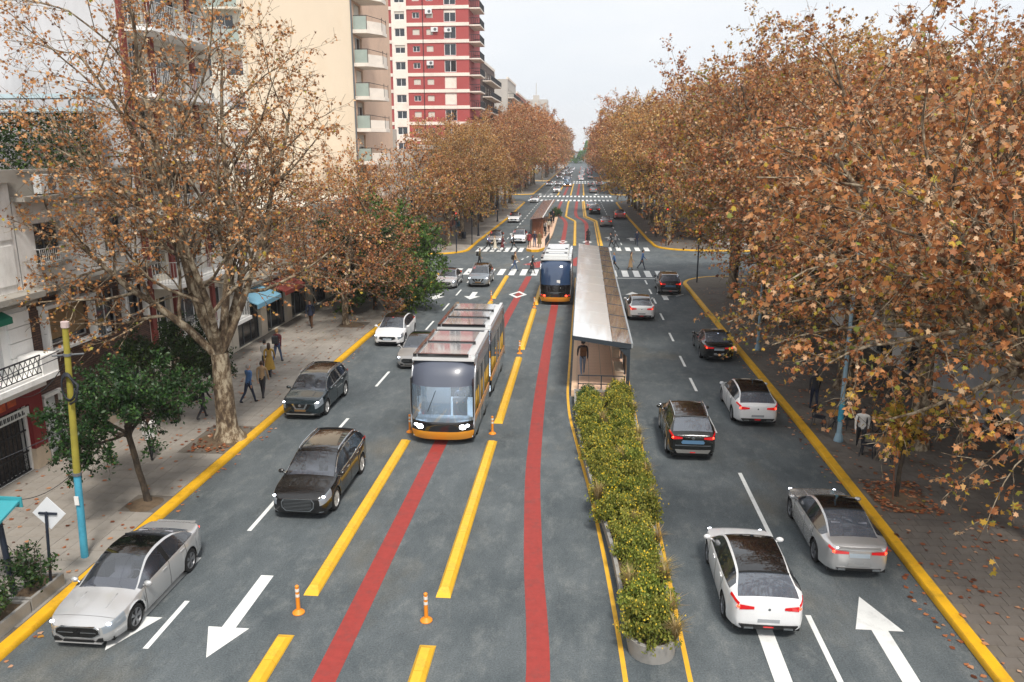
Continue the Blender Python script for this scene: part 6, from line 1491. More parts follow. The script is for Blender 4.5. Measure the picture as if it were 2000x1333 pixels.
# flowering shrubs: protos of leafy clumps with yellow heads
M_FLOW = mat('flower_yellow', (206, 176, 40), .6); M_GRASS = leaf_mat('grass_dry', [(0, (150, 128, 84)), (.5, (186, 160, 112)), (1, (214, 192, 148))], trans=.3)
def shrub_proto(seed, r, n_leaf, n_fl, lm=None):
    rg = np.random.RandomState(seed)
    stems = rg.normal(0, 1, (70, 3)); stems[:, 2] = np.abs(stems[:, 2]) * .9 + .15; stems /= np.linalg.norm(stems, axis=1)[:, None]; ln = r * rg.uniform(.88, 1.08, 70) * (1 + .08 * np.sin(3 * np.arctan2(stems[:, 1], stems[:, 0]) + seed))
    ii = rg.choice(70, n_leaf); t = rg.rand(n_leaf) ** .3; P = stems[ii] * (ln[ii] * t)[:, None] + rg.normal(0, .045 * r * 2, (n_leaf, 3)); P[:, 2] = np.abs(P[:, 2]) * 1.05
    V, k_ = leaves(rg, P, .07, 'oval', down=-.9); lv = poly_mesh('leaves', V, k_, np.clip(.2 + .55 * t + rg.normal(0, .15, n_leaf), 0, 1), [lm or M_LEAFO])
    jj = rg.choice(70, n_fl); F = stems[jj] * (ln[jj] * rg.uniform(.97, 1.1, n_fl))[:, None] + rg.normal(0, .06, (n_fl, 3)); F[:, 2] = np.abs(F[:, 2]) * 1.05 + .01
    mbf = MB()
    for p in F:
        s_ = rg.uniform(.014, .024); x_, y_, z_ = p; mbf.add([(x_ - s_, y_, z_), (x_, y_ - s_, z_), (x_ + s_, y_, z_), (x_, y_ + s_, z_), (x_, y_, z_ + s_ * 1.3)], [(0, 1, 4), (1, 2, 4), (2, 3, 4), (3, 0, 4)])
    st = MB()
    for d, l in list(zip(stems, ln))[:26]: st.tube([(0, 0, 0), tuple(d * l * .5 + np.array([0, 0, .03])), tuple(d * l)], [.012, .008, .004], 3, caps=False)
    return lv, mbf.mesh('flowers', M_FLOW), st.mesh('stems', M_BARKD)
SH = [shrub_proto(s, .56, 4600, 90) for s in (1, 2, 3)]; SHD = shrub_proto(9, .5, 2400, 6, M_LEAFG)
def shrub(p, rz, sc, label, pr, group='flowering shrubs in the long planter', name='flowering_shrub'):
    r = thing(name, label, 'shrub', p, rz, group); r.scale = (sc, sc, sc * 1.25)
    inst('leaves', pr[0], r)['kind'] = 'stuff'; f = inst('flowers', pr[1], r); f['kind'] = 'stuff'; inst('stems', pr[2], r)['kind'] = 'stuff'; return r
rs = random.Random(8); yy = 15.75; k = 0; num = 'nearest second third fourth fifth sixth seventh eighth ninth tenth eleventh twelfth thirteenth fourteenth fifteenth sixteenth seventeenth eighteenth nineteenth'.split()
while yy < 34.2:
    wd = PR - pl_left(yy) - .2
    cols = [0.5] if wd < 1.3 else [.24, .76]
    for ci, c in enumerate(cols):
        s0 = 1.2 if k == 0 else rs.uniform(1.0, 1.22) * (1.0 if len(cols) > 1 else 1.05)
        nm = num[min(k, 18)]
        shrub((pl_left(yy) + .1 + wd * c + rs.uniform(-.06, .06), yy + rs.uniform(-.12, .12), .36), rs.uniform(0, 6.28), s0, ('yellow-flowered shrub in the long planter, %s row from the camera' % nm) + ('' if len(cols) == 1 else (', left', ', right')[ci] if len(cols) == 2 else (', left', ', middle', ', right')[ci]), SHD if (yy > 33 and ci == 0) else SH[k % 3] if c else SH[0])
    k += 1; yy += 1.16
def tuft_proto(seed, n_=160, h=.75):
    rg = np.random.RandomState(seed); P = np.zeros((n_, 4, 3)); a = rg.uniform(0, 6.28, n_); l = h * rg.uniform(.5, 1.1, n_); sp = rg.uniform(.15, .75, n_); w_ = .007
    dx, dy = np.cos(a), np.sin(a)
    for q, (f, g2) in enumerate(((0, 0), (.5, .72), (1, 1.0), (.5, .72))):
        off = (-w_ if q == 3 else w_) if q in (1, 3) else 0
        P[:, q, 0] = dx * sp * l * f ** 1.6 - dy * off; P[:, q, 1] = dy * sp * l * f ** 1.6 + dx * off; P[:, q, 2] = l * (g2 - .35 * sp * f * f)
    return poly_mesh('blades', P.reshape(-1, 3), 4, rg.rand(n_), [M_GRASS])
TU = [tuft_proto(s) for s in (1, 2)]
for i, y in enumerate((15.6, 16.5, 17.9, 18.3, 19.9, 22.6, 24.4, 26.9, 28.0, 31.0)):
    r = thing('grass_tuft', 'dry straw-coloured grass tuft at the right rim of the planter, %s from the camera' % num[i], 'grass', (PR - .10, y, .36), i, 'dry grass tufts in the planter'); b = inst('blades', TU[i % 2], r); b['kind'] = 'stuff'
for i, (x, y) in enumerate(((.62, 22.3), (1.5, 25.2), (1.3, 17.3), (1.6, 20.4), (.9, 28.9))):
    r = thing('grass_tuft', 'dry grass tuft between the shrubs, %s from the camera' % num[i], 'grass', (x, y, .40), i, 'dry grass tufts in the planter'); r.scale = (1, 1, 1.25); b = inst('blades', TU[i % 2], r); b['kind'] = 'stuff'

# --- second stop beyond the crossing
p2 = thing('far_platform', 'far tram platform with bollards beyond the first crossing on the left', 'platform', (-5.2, 105, .004))
mb = MB(); mb.prism([(-6.2, 87.2), (-5.6, 86.4), (-4.8, 86.6), (-4.2, 89), (-3.95, 104), (-4.15, 130), (-6.7, 130), (-6.5, 100)], .004, .26); mb.build('platform_base', M_PLATF, p2)
mb = MB(); mb.prism([(-6.26, 87.3), (-5.6, 86.32), (-4.78, 86.5), (-4.12, 89), (-4.2, 89.2), (-4.84, 86.72), (-5.6, 86.5), (-6.2, 87.4)], .004, .275); mb.build('platform_kerb', M_KERB, p2)
mb = MB(); mb.prism([(-3.93, 104), (-4.13, 130), (-4.3, 130), (-4.1, 104), (-4.3, 90), (-4.16, 90)], .27, .285); mb.build('platform_edge', M_EDGE, p2)
s2 = thing('far_shelter', 'far tram shelter with mauve-brown roof and wooden end panel', 'shelter', (-5.4, 113, .26)); M_ROOF2 = mat('far_roof_mauve', (150, 130, 128), .25, var=.25, scale=.8, coat=.6)
for i in range(9):
    a = 97 + i * 3.9; mb = MB(); mb.add([(-6.45 - .006 * (a - 97), a, 2.75), (-4.95 + .012 * (a - 97), a, 2.95), (-4.95 + .012 * (a - 97), a + 3.86, 2.95), (-6.45 - .006 * (a - 97), a + 3.86, 2.75)], [(0, 1, 2, 3)]); mb.v += [(p[0], p[1], p[2] - .07) for p in mb.v]; mb.f += [[7, 6, 5, 4], [0, 4, 5, 1], [1, 5, 6, 2], [2, 6, 7, 3], [3, 7, 4, 0]]; mb.mi += [0] * 5; mb.build('roof_panel', M_ROOF2, s2)
    mb = MB(); mb.box(-6.42, -6.30, a + .02, a + .14, .26, 2.70); mb.build('post', M_STEEL, s2)
mb = MB(); mb.box(-4.95, -4.86, 97, 132, 2.86, 3.0); mb.build('roof_edge', M_FRAME, s2)
M_WOODP = mat('wood_panel', (126, 82, 58), .6, var=.2, scale=3)
for q in range(8): mb = MB(); mb.box(-6.25 + q * .17, -6.25 + q * .17 + .155, 98.0, 98.06, .3, 2.72); mb.build('end_plank', M_WOODP, s2)
mb = MB(); mb.box(-6.5, -6.42, 97.5, 131, .3, 2.5); mb.build('back_panel', mat('back_panel_dark', (70, 62, 58), .5), s2)
for i in range(6):
    r = thing('bollard', 'slim grey bollard on the far platform edge, %s from the camera' % num[i], 'bollard', (-4.22 + .03 * i, 89.6 + i * 1.3, .26), 0, 'bollards on the far platform'); mb = MB(); mb.tube([(0, 0, 0), (0, 0, .85)], .05, 8); mb.build('shaft', M_STEEL, r, world=False); mb = MB(); mb.lathe([(.055, .85), (.055, .88), (.03, .91)], 8); mb.build('cap', M_CHROME, r, world=False)
r = shrub((-4.6, 133.5, .1), 0, 2.2, 'dark shrub behind the end of the far shelter', SHD, None, 'shrub')

# --- orange flexible posts
M_ORG = mat('post_orange', (232, 140, 34), .5); M_REF = mat('post_reflector', (226, 222, 214), .4)
def flex_post():
    r = thing('lane_post', 'post', 'post', (0, 0, 0)); mb = MB(); mb.lathe([(.15, 0), (.15, .02), (.12, .05), (.07, .08), (.055, .10)], 16); mb.build('base', M_ORG, r, 40, False)
    mb = MB(); mb.lathe([(.05, .10), (.048, .45), (.046, .70), (.05, .72), (.03, .74)], 14); mb.build('tube', M_ORG, r, 40, False)
    for z in (.44, .58): mb = MB(); mb.lathe([(.0515, z), (.0515, z + .075)], 14); mb.build('reflective_band', M_REF, r, 40, False)
    return r
fp = flex_post(); fpt = tree_of(fp); posts = [(-6.72, 16.6, 'orange lane post at the bottom, left of the left red stripe'), (-3.55, 16.55, 'orange lane post at the bottom, between the red stripes'), (-6.72, 29.3, 'orange lane post at the left front corner of the oncoming tram'), (-3.42, 29.4, 'orange lane post right of the oncoming tram'), (-3.35, 42.1, 'orange lane post beside the rear of the oncoming tram'), (-3.35, 55.3, 'orange lane post behind the departing tram'), (-6.72, 57.6, 'orange lane post in the gap of the separator near the white diamond')]
for i, (x, y, lb) in enumerate(posts): place(fp if i == 0 else copy_tree(fpt), (x, y, .004), 0, lb, 'orange lane posts')
# ------------------------------------------------------------------ people
def cloth(name, rgb): return mat('cloth_' + name, rgb, .85, var=.10, scale=14)
CL = {k: cloth(k, c) for k, c in dict(white=(214, 212, 208), cream=(206, 196, 176), black=(26, 26, 28), charcoal=(52, 52, 56), navy=(34, 42, 64), blue=(72, 108, 156), jeans=(66, 86, 120), lightjeans=(120, 134, 156), grey=(120, 120, 122), brown=(104, 74, 52), tan=(170, 140, 104), mustard=(172, 138, 62), olive=(104, 92, 60), red=(132, 40, 40), darkred=(94, 34, 40), orange=(196, 104, 48), beige=(186, 168, 146), violet=(112, 104, 140)).items()}
M_SKIN = mat('skin', (196, 150, 122), .6); M_SKIN2 = mat('skin_tan', (160, 116, 90), .6)
HAIR = {k: mat('hair_' + k, c, .6, var=.2, scale=30) for k, c in dict(black=(24, 20, 18), brown=(66, 44, 30), grey=(150, 146, 142), fair=(150, 116, 74)).items()}
M_SHOE = mat('shoe_dark', (30, 28, 28), .6); M_SHOEL = mat('shoe_light', (206, 200, 196), .6)
def person_mesh(pose):
    """one continuous body grown from a joint skeleton; looks along -Y"""
    s = pose.get('stride', 0.0); sw = pose.get('swing', s); lean = pose.get('lean', 0.02 + .05 * abs(s)); elb = pose.get('elbow', .25)
    V = []; R = []; E_ = []; B = []     # vertices, radii, edges, bone tag per vertex
    def v(p, r, tag_, par=None):
        V.append(p); R.append(r if isinstance(r, tuple) else (r, r)); B.append(tag_); i = len(V) - 1
        if par is not None: E_.append((par, i))
        return i
    pel = v((0, 0, .94), (.145, .105), 'leg'); wa = v((0, -lean * .5, 1.10), (.125, .092), 'top', pel); ch = v((0, -lean, 1.28), (.15, .105), 'top', wa); sh = v((0, -lean * 1.2, 1.42), (.12, .085), 'top', ch)
    nk = v((0, -lean * 1.3, 1.50), (.052, .052), 'skin', sh); jw = v((0, -lean * 1.3 - .018, 1.565), (.064, .078), 'skin', nk); hd = v((0, -lean * 1.3 - .008, 1.635), (.078, .096), 'skin', jw); cr_ = v((0, -lean * 1.3, 1.70), (.058, .074), 'skin', hd)
    for sd in (1, -1):
        a = sd * s                                # leg angle forward (-Y)
        hip = v((.085 * sd, 0, .90), (.098, .098), 'leg', pel); th = a * .62; kb = pose.get('knee', .35) * max(0, -a) * 2.0 + .04
        kn = (.088 * sd, -math.sin(th) * .43, .90 - math.cos(th) * .43); k1 = v(((.085 + .088) / 2 * sd, kn[1] * .5, (.90 + kn[2]) / 2), .078, 'leg', hip); k_ = v(kn, .058, 'leg', k1)
        sh_a = th - kb; an = (.088 * sd, kn[1] - math.sin(sh_a) * .41, kn[2] - math.cos(sh_a) * .41); c_ = v((.088 * sd, kn[1] * .62 + an[1] * .38, kn[2] * .62 + an[2] * .38 + 0), .056, 'leg', k_); an_ = v(an, .040, 'leg', c_)
        tilt = .35 * max(0, -a); he = v((.09 * sd, an[1] + .03, an[2] - .045), .040, 'shoe', an_); v((.095 * sd, an[1] - .13, an[2] - .055 - tilt * .1), (.040, .030), 'shoe', he)
        b = -sd * sw; shd = v((.185 * sd, -lean * 1.2 + .005, 1.405), .062, 'top', sh); ua = b * .7 + pose.get('arm', 0)
        eb = (.225 * sd, -lean * 1.2 - math.sin(ua) * .28, 1.39 - math.cos(ua) * .28); m1 = v(((.185 + .225) / 2 * sd + .012 * sd, (eb[1] - lean * 1.2) / 2, (1.40 + eb[2]) / 2), .050, 'top', shd); e_ = v(eb, .043, 'top', m1)
        fa = ua + elb + (pose.get('fold', 0)); wr = (.215 * sd - pose.get('in', 0) * sd, eb[1] - math.sin(fa) * .25, eb[2] - math.cos(fa) * .25); w_ = v(wr, .030, 'sleeve', e_)
        d_ = (0, -math.sin(fa + .2), -math.cos(fa + .2)); pm = v((wr[0], wr[1] + d_[1] * .06, wr[2] + d_[2] * .06), (.022, .036), 'skin', w_)
        for q, ln in enumerate((.075, .085, .08, .062)):      # four fingers, slightly curled
            off = (q - 1.5) * .019; r0 = v((wr[0], wr[1] + d_[1] * .10 + off * .9, wr[2] + d_[2] * .10), .0095, 'skin', pm); v((wr[0] - .016 * sd, wr[1] + d_[1] * (.10 + ln) + off - .005, wr[2] + d_[2] * (.10 + ln)), .007, 'skin', r0)
        t0 = v((wr[0] - .01 * sd, wr[1] + d_[1] * .05 - .042, wr[2] + d_[2] * .05), .011, 'skin', pm); v((wr[0] - .02 * sd, wr[1] + d_[1] * .09 - .055, wr[2] + d_[2] * .09), .008, 'skin', t0)
    me = bpy.data.meshes.new('body_cage'); me.from_pydata(V, E_, []); o = bpy.data.objects.new('body_cage', me); COL.objects.link(o)
    md = o.modifiers.new('skin', 'SKIN'); md.use_smooth_shade = True; sv = me.skin_vertices[0].data
    for i, r in enumerate(R): sv[i].radius = r
    sv[0].use_root = True
    sb = o.modifiers.new('sub', 'SUBSURF'); sb.levels = 1; sb.render_levels = 1
    dg = bpy.context.evaluated_depsgraph_get(); out = bpy.data.meshes.new_from_object(o.evaluated_get(dg)); bpy.data.objects.remove(o); bpy.data.meshes.remove(me)
    # give each face the slot of its nearest bone segment
    slots = {'skin': 0, 'top': 1, 'leg': 2, 'shoe': 3, 'sleeve': 1}
    A_ = np.array([V[a] for a, b in E_]); D_ = np.array([V[b] for a, b in E_]) - A_; tg = [slots[B[b]] for a, b in E_]; L2 = (D_ ** 2).sum(1) + 1e-9
    rad = np.array([(max(R[a]) + max(R[b])) / 2 for a, b in E_])
    out.materials.clear()
    for m in (M_SKIN, CL['grey'], CL['charcoal'], M_SHOE): out.materials.append(m)
    for p in out.polygons:
        c = np.array(p.center); t = np.clip(((c - A_) * D_).sum(1) / L2, 0, 1); d = np.linalg.norm(c - A_ - D_ * t[:, None], axis=1) / rad; p.material_index = tg[int(np.argmin(d))]
        p.use_smooth = True
    zmin = min(v_.co.z for v_ in out.vertices)
    for v_ in out.vertices: v_.co.z -= zmin
    out.name = 'body'; head = (0, V[hd][1], V[hd][2] - zmin); return out, head, zmin
POSES = {'stand': dict(stride=.05, elbow=.15), 'stand2': dict(stride=-.10, elbow=.5, fold=.9, **{'in': .09}), 'walk': dict(stride=.55), 'walk2': dict(stride=-.5, elbow=.35), 'stroll': dict(stride=.32, elbow=.2), 'stroll2': dict(stride=-.34, elbow=.7)}
PM = {k: person_mesh(p) for k, p in POSES.items()}
def hair_mesh(long=False):
    mb = MB(); rows = []
    for i in range(7):
        a = PI * (.02 + (.56 if not long else .60) * i / 6)
        rows.append([(.088 * math.sin(a) * math.cos(b), .014 + .108 * math.sin(a) * math.sin(b) - (0 if math.sin(b) > -.3 else -.028 * max(0, i - 3)), .012 + .115 * math.cos(a) - (.0 if math.sin(b) < 0 else (.012 if not long else .055) * i * .6)) for b in np.linspace(0, 2 * PI, 15)[:-1]])
    mb.grid([r[::-1] for r in rows], closed=True); mb.poly(rows[0]); return mb
HM = {k: hair_mesh(k == 'long').mesh('hair', HAIR['black'], 180) for k in ('short', 'long')}
def face_mesh():
    mb = MB(); 
    for sd in (1, -1): mb.sphere((.03 * sd, -.088, .0), .011, 6, 4); mb.sphere((.082 * sd, .008, -.01), .022, 6, 4, (.4, .8, 1.3))
    mb.sphere((0, -.105, -.028), .015, 6, 4, (.8, 1.0, 1.4)); mb.sphere((0, -.088, -.065), .02, 6, 4, (1.2, .4, .35)); mb.mi = []
    return mb
_f = face_mesh(); nf = len(_f.f); _f.mi = ([1] * (nf // 6) + [0] * (nf // 6)) * 2 + [0] * (nf // 6) + [2] * (nf - 5 * (nf // 6)); FM = _f.mesh('face', [M_SKIN, HAIR['black'], mat('lips', (150, 84, 78), .6)], 180)
def coat_mesh(z0, r0, r1):
    mb = MB(); mb.grid([[( (r0 + (r1 - r0) * t) * math.cos(a) * 1.0, (r0 * .8 + (r1 * .95 - r0 * .8) * t) * math.sin(a) + .02 * math.sin(3 * a) * t, 1.05 - (1.05 - z0) * t) for a in np.linspace(0, 2 * PI, 17)[:-1]] for t in np.linspace(0, 1, 6)], closed=True); return mb
COAT = {'coat': coat_mesh(.42, .155, .27).mesh('coat_skirt', CL['tan'], 180), 'jacket': coat_mesh(.80, .15, .18).mesh('jacket_hem', CL['tan'], 180), 'dress': coat_mesh(.30, .15, .25).mesh('dress_skirt', CL['tan'], 180)}
def person(x, y, rz, label, pose, top, leg, hair='black', hl='short', h=1.70, shoe=None, coat=None, z=0.0, skin=None, group='pedestrians'):
    r = thing('person', label, 'person', (x, y, z), rz, group); me, hd, _ = PM[pose]; sc = h / 1.72; r.scale = (sc, sc, sc)
    b = inst('body', me, r)
    for i, m in enumerate((skin or M_SKIN, CL[top], CL[leg], shoe or M_SHOE)): b.material_slots[i].link = 'OBJECT'; b.material_slots[i].material = m
    o = inst('hair', HM[hl], r, hd); o.material_slots[0].link = 'OBJECT'; o.material_slots[0].material = HAIR[hair]; inst('face', FM, r, hd)
    if coat: c = inst(coat + ('_skirt' if coat != 'jacket' else '_hem'), COAT[coat], r); c.material_slots[0].link = 'OBJECT'; c.material_slots[0].material = CL[top]
    return r
def bag_mesh():
    mb = MB(); mb.cbox(-.15, .15, -.08, .08, 0, .42, .05); mb.cbox(-.11, .11, .08, .12, .05, .22, .02)
    return mb
BAGM = bag_mesh().mesh('pack', CL['black'])
def backpack(x, y, rz, label, m, z=0.0, h=1.70):
    r = thing('backpack', label, 'backpack', (x, y, z + 1.02 * h / 1.72), rz, None); fx = inst('pack', BAGM, r, (0, .19, 0)); fx.material_slots[0].link = 'OBJECT'; fx.material_slots[0].material = m
    mb = MB()
    for sd in (1, -1): mb.tube([(.10 * sd, .12, .40), (.11 * sd, .0, .44), (.12 * sd, -.11, .34), (.12 * sd, -.10, .12), (.10 * sd, .10, .03)], .014, 5)
    mb.build('strap', m, r, world=False, smooth=180); return r
def handbag(x, y, z, rz, label, m):
    r = thing('handbag', label, 'bag', (x, y, z), rz, None); mb = MB(); mb.cbox(-.06, .06, -.17, .17, 0, .28, .03); mb.build('pouch', m, r, world=False); mb = MB(); mb.tube([(0, -.12, .27), (0, -.06, .50), (0, .06, .50), (0, .12, .27)], .012, 5); mb.build('strap', m, r, world=False, smooth=180); return r
ZP = .152; ZT = .297
IN, OUT, LEFT, RIGHT = 0, PI, -PI / 2, PI / 2   # facing: camera, away, image left, image right
person(-15.3, 25.35, OUT + .15, 'person in white jacket and black trousers on the left pavement behind the green tree', 'stroll', 'white', 'black', 'brown', 'long', 1.68, coat='jacket', z=ZP)
person(-17.4, 30.0, IN + .9, 'person in orange top and blue jeans half hidden behind the small green tree', 'walk', 'orange', 'jeans', 'brown', 'short', 1.70, z=ZP)
person(-15.5, 29.7, OUT - .3, 'woman in black top and dark leggings left of the big plane trunk', 'walk', 'black', 'charcoal', 'black', 'long', 1.62, z=ZP, shoe=M_SHOE); handbag(-15.78, 29.62, .95, -.3, 'black shoulder bag carried by the woman left of the big plane trunk', CL['black'])
person(-15.75, 31.6, OUT, 'person in a pale blouse and grey skirt just behind the woman with the black bag', 'stroll', 'cream', 'grey', 'brown', 'short', 1.64, coat='jacket', z=ZP)
person(-14.45, 31.9, OUT - .5, 'grey-haired man in blue shirt and dark trousers right of the big plane trunk', 'walk2', 'blue', 'navy', 'grey', 'short', 1.74, z=ZP)
person(-14.15, 32.7, OUT, 'person in tan top close behind the grey-haired man in blue', 'stroll', 'tan', 'charcoal', 'brown', 'short', 1.66, z=ZP)
person(-15.1, 35.9, OUT + .2, 'woman in a long mustard coat on the left pavement', 'walk', 'mustard', 'charcoal', 'brown', 'long', 1.70, coat='coat', z=ZP)
person(-15.6, 36.6, OUT, 'person in a white shirt left of the mustard coat', 'stroll2', 'white', 'charcoal', 'black', 'short', 1.66, z=ZP)
person(-15.75, 38.6, OUT - .1, 'person in dark red top with a backpack ahead of the mustard coat', 'walk2', 'darkred', 'jeans', 'fair', 'short', 1.78, z=ZP); backpack(-15.75, 38.6, OUT - .1, 'black and yellow backpack on the person in dark red', CL['charcoal'], ZP, 1.78)
person(-16.8, 46.8, IN, 'person in dark jacket and brown trousers walking towards the camera left of the forked tree', 'stroll', 'navy', 'brown', 'brown', 'short', 1.72, coat='jacket', z=ZP)
# crossing pedestrians
person(-9.9, 75.2, RIGHT, 'person with dark backpack crossing the side street on the left', 'stroll', 'olive', 'black', 'black', 'short', 1.72); backpack(-9.9, 75.2, RIGHT, 'dark backpack on the person crossing the side street', CL['black'])
person(-6.25, 72.4, RIGHT + .3, 'person in tan jacket with a backpack on the first crosswalk', 'walk', 'tan', 'jeans', 'brown', 'short', 1.82); backpack(-6.25, 72.4, RIGHT + .3, 'black backpack on the person in the tan jacket', CL['black'], 0, 1.82)
person(-4.55, 71.2, RIGHT, 'person in a black coat on the first crosswalk left of the departing tram', 'walk2', 'black', 'charcoal', 'black', 'long', 1.66, coat='coat')
person(-10.55, 88.0, RIGHT, 'person in a violet top on the far crosswalk in front of the silver car', 'walk', 'violet', 'black', 'black', 'short', 1.72); person(-9.75, 87.6, LEFT, 'person in a pale dress on the far crosswalk', 'walk2', 'cream', 'cream', 'fair', 'long', 1.64, coat='dress')
person(-8.9, 87.2, RIGHT, 'person in dark red coat on the far crosswalk', 'walk2', 'darkred', 'charcoal', 'brown', 'long', 1.66, coat='coat'); person(-7.7, 88.0, LEFT, 'person in dark green top on the far crosswalk in front of the white car', 'walk', 'charcoal', 'black', 'black', 'short', 1.74)
person(-5.95, 88.2, OUT, 'person in a red jacket waiting on the tip of the far platform', 'stand', 'red', 'black', 'black', 'short', 1.72, coat='jacket', z=.262); person(-5.4, 88.8, OUT, 'person in a navy jacket waiting on the tip of the far platform', 'stand2', 'navy', 'jeans', 'grey', 'short', 1.74, z=.262); person(-4.85, 88.6, IN, 'person in an olive coat waiting on the tip of the far platform', 'stand', 'olive', 'charcoal', 'brown', 'long', 1.74, coat='coat', z=.262)
grp = [(-5.2, 99, 'orange', 'black', IN), (-4.8, 101, 'black', 'charcoal', LEFT), (-4.9, 103.2, 'white', 'navy', IN), (-4.55, 105.5, 'cream', 'brown', OUT), (-5.3, 107, 'brown', 'black', IN), (-4.7, 110, 'charcoal', 'black', OUT), (-4.5, 113, 'black', 'black', IN), (-4.9, 116, 'tan', 'jeans', LEFT), (-4.4, 119, 'black', 'charcoal', IN), (-4.7, 122, 'navy', 'black', OUT)]
for i, (x, y, t, l, rz) in enumerate(grp): person(x, y, rz + .3 * ((i * 7) % 5 - 2), 'person in %s top and %s trousers at the far tram shelter, %s in line' % (t, l, num[i].replace('nearest', 'first')), ('stand', 'stand2', 'stroll')[i % 3], t, l, ('black', 'brown', 'fair')[i % 3], ('short', 'long')[i % 2], 1.62 + .03 * (i % 5), z=.262, group='people at the far tram shelter')
person(3.0, 73.6, LEFT, 'person in blue top and black leggings crossing right of the tram stop', 'walk', 'blue', 'black', 'fair', 'long', 1.68); person(4.5, 74.0, RIGHT, 'person in a long brown dress on the crosswalk right of the tram stop', 'stroll', 'tan', 'brown', 'brown', 'long', 1.70, coat='dress'); person(5.6, 74.6, RIGHT, 'man in a blue shirt and dark trousers on the right end of the crosswalk', 'walk2', 'blue', 'navy', 'black', 'short', 1.80)
person(3.25, 91.0, LEFT, 'person in a dark jacket on the far right crosswalk, left of a pair', 'walk', 'charcoal', 'black', 'black', 'short', 1.76); person(3.75, 90.6, LEFT, 'person in white and grey on the far right crosswalk, right of a pair', 'walk2', 'grey', 'charcoal', 'brown', 'long', 1.66); person(6.3, 93.5, IN, 'person in slate clothes crossing near the right kerb past the crosswalk', 'walk', 'navy', 'navy', 'black', 'short', 1.72)
person(.62, 95.0, OUT, 'person in a black coat standing between the red stripes past the tram stop roof', 'stand', 'black', 'black', 'black', 'long', 1.74, coat='coat')
person(-16.6, 97.8, IN, 'person in navy jacket and blue jeans on the far left pavement', 'stroll', 'navy', 'lightjeans', 'brown', 'short', 1.74, z=ZP); person(-17.6, 110.5, IN, 'person with a hat in a beige top on the far left pavement', 'stroll2', 'beige', 'charcoal', 'black', 'long', 1.7, z=ZP); person(-15.9, 84.6, OUT, 'person standing by the railing at the far left corner', 'stand', 'olive', 'navy', 'brown', 'short', 1.7, z=ZP)
person(9.2, 101, IN, 'person in dark clothes under the trees at the far right corner', 'stroll', 'navy', 'black', 'black', 'short', 1.72, z=ZP)
# tram stop
person(.12, 37.05, OUT + .1, 'man with brown backpack walking along the near end of the tram platform', 'walk2', 'charcoal', 'lightjeans', 'black', 'short', 1.76, M_SHOEL, z=ZT); backpack(.12, 37.05, OUT + .1, 'brown backpack on the man at the tram stop', CL['brown'], ZT, 1.76)
for i, (x, y, t, l, rz) in enumerate([(.15, 43.6, 'black', 'charcoal', OUT), (.5, 44.6, 'charcoal', 'black', LEFT), (.8, 43.9, 'grey', 'black', IN), (1.1, 45.2, 'black', 'brown', OUT), (.35, 46.4, 'navy', 'charcoal', LEFT), (1.3, 44.6, 'brown', 'black', IN)]):
    person(x, y, rz + .2 * (i % 3), 'person in %s top and %s trousers under the tram stop roof, %s in line' % (t, l, num[(0, 2, 3, 4, 1, 5)[i]].replace('nearest', 'first')), ('stand', 'stand2', 'stroll')[i % 3], t, l, ('black', 'brown')[i % 2], ('short', 'long')[i % 2], 1.66 + .03 * (i % 4), z=ZT, group='people under the tram stop roof')
person(10.35, 28.4, IN - .3, 'person in a white shirt walking past the cafe tables on the right pavement', 'walk', 'white', 'charcoal', 'black', 'short', 1.74, z=ZP); person(10.0, 33.2, OUT, 'person in dark clothes on the right pavement behind the pale blue lamp post', 'stroll', 'charcoal', 'navy', 'brown', 'short', 1.72, z=ZP)
# tram driver, seated behind the windscreen
person(-4.62, 29.2, IN, 'tram driver in a pale blue shirt behind the windscreen of the oncoming tram', 'stand2', 'lightjeans', 'navy', 'black', 'short', 1.70, z=.36)
# ------------------------------------------------------------------ street furniture
M_PYEL = mat('pole_yellow', (150, 140, 52), .7, var=.15, scale=4, dirt=(110, 104, 50), dirt_amt=.5); M_PBLU = mat('pole_blue', (70, 158, 186), .65, var=.15, scale=4, dirt=(40, 110, 140), dirt_scale=3, dirt_amt=.6); M_NAVY = mat('post_navy', (30, 38, 52), .5); M_CABLE = mat('cable_black', (30, 34, 42), .6); M_TEALR = mat('stop_roof_teal', (60, 150, 160), .35, var=.08, scale=3); M_SIGNW = mat('sign_back_white', (212, 216, 220), .5)
po = thing('utility_pole', 'yellow utility pole with pale blue foot on the left pavement', 'pole', (-13.4, 18.45, .15))
mb = MB(); mb.tube([(-13.40, 18.45, .15), (-13.29, 18.45, 2.6)], [.098, .092], 14); mb.build('blue_foot', M_PBLU, po, smooth=40)
mb = MB(); mb.tube([(-13.29, 18.45, 2.6), (-13.17, 18.45, 4.6), (-13.06, 18.45, 6.6)], [.092, .082, .074], 14); mb.build('shaft', M_PYEL, po, smooth=40)
mb = MB(); mb.tube([(-13.06, 18.45, 6.6), (-13.05, 18.45, 6.75)], .10, 12); mb.build('cap', mat('cap_pink', (190, 170, 166), .6), po)
mb = MB(); mb.box(-13.38, -13.26, 18.315, 18.335, 1.75, 2.0); mb.build('poster', M_FRAME, po)
mb = MB(); mb.tube([(-13.292, 18.45, 2.56), (-13.288, 18.45, 2.64)], .118, 12); mb.tube([(-13.10, 18.45, 5.85), (-13.096, 18.45, 5.92)], .10, 12); mb.build('clamp', M_FRAMEG, po); mb = MB(); mb.bar((-13.42, 18.3, 5.88), (-12.75, 18.6, 5.88), .025, n=6); mb.build('crossarm', M_FRAMEG, po)
cc = thing('cable_coil', 'coil of black cable hung on the yellow utility pole', 'cable', (-13.15, 18.35, 4.6))
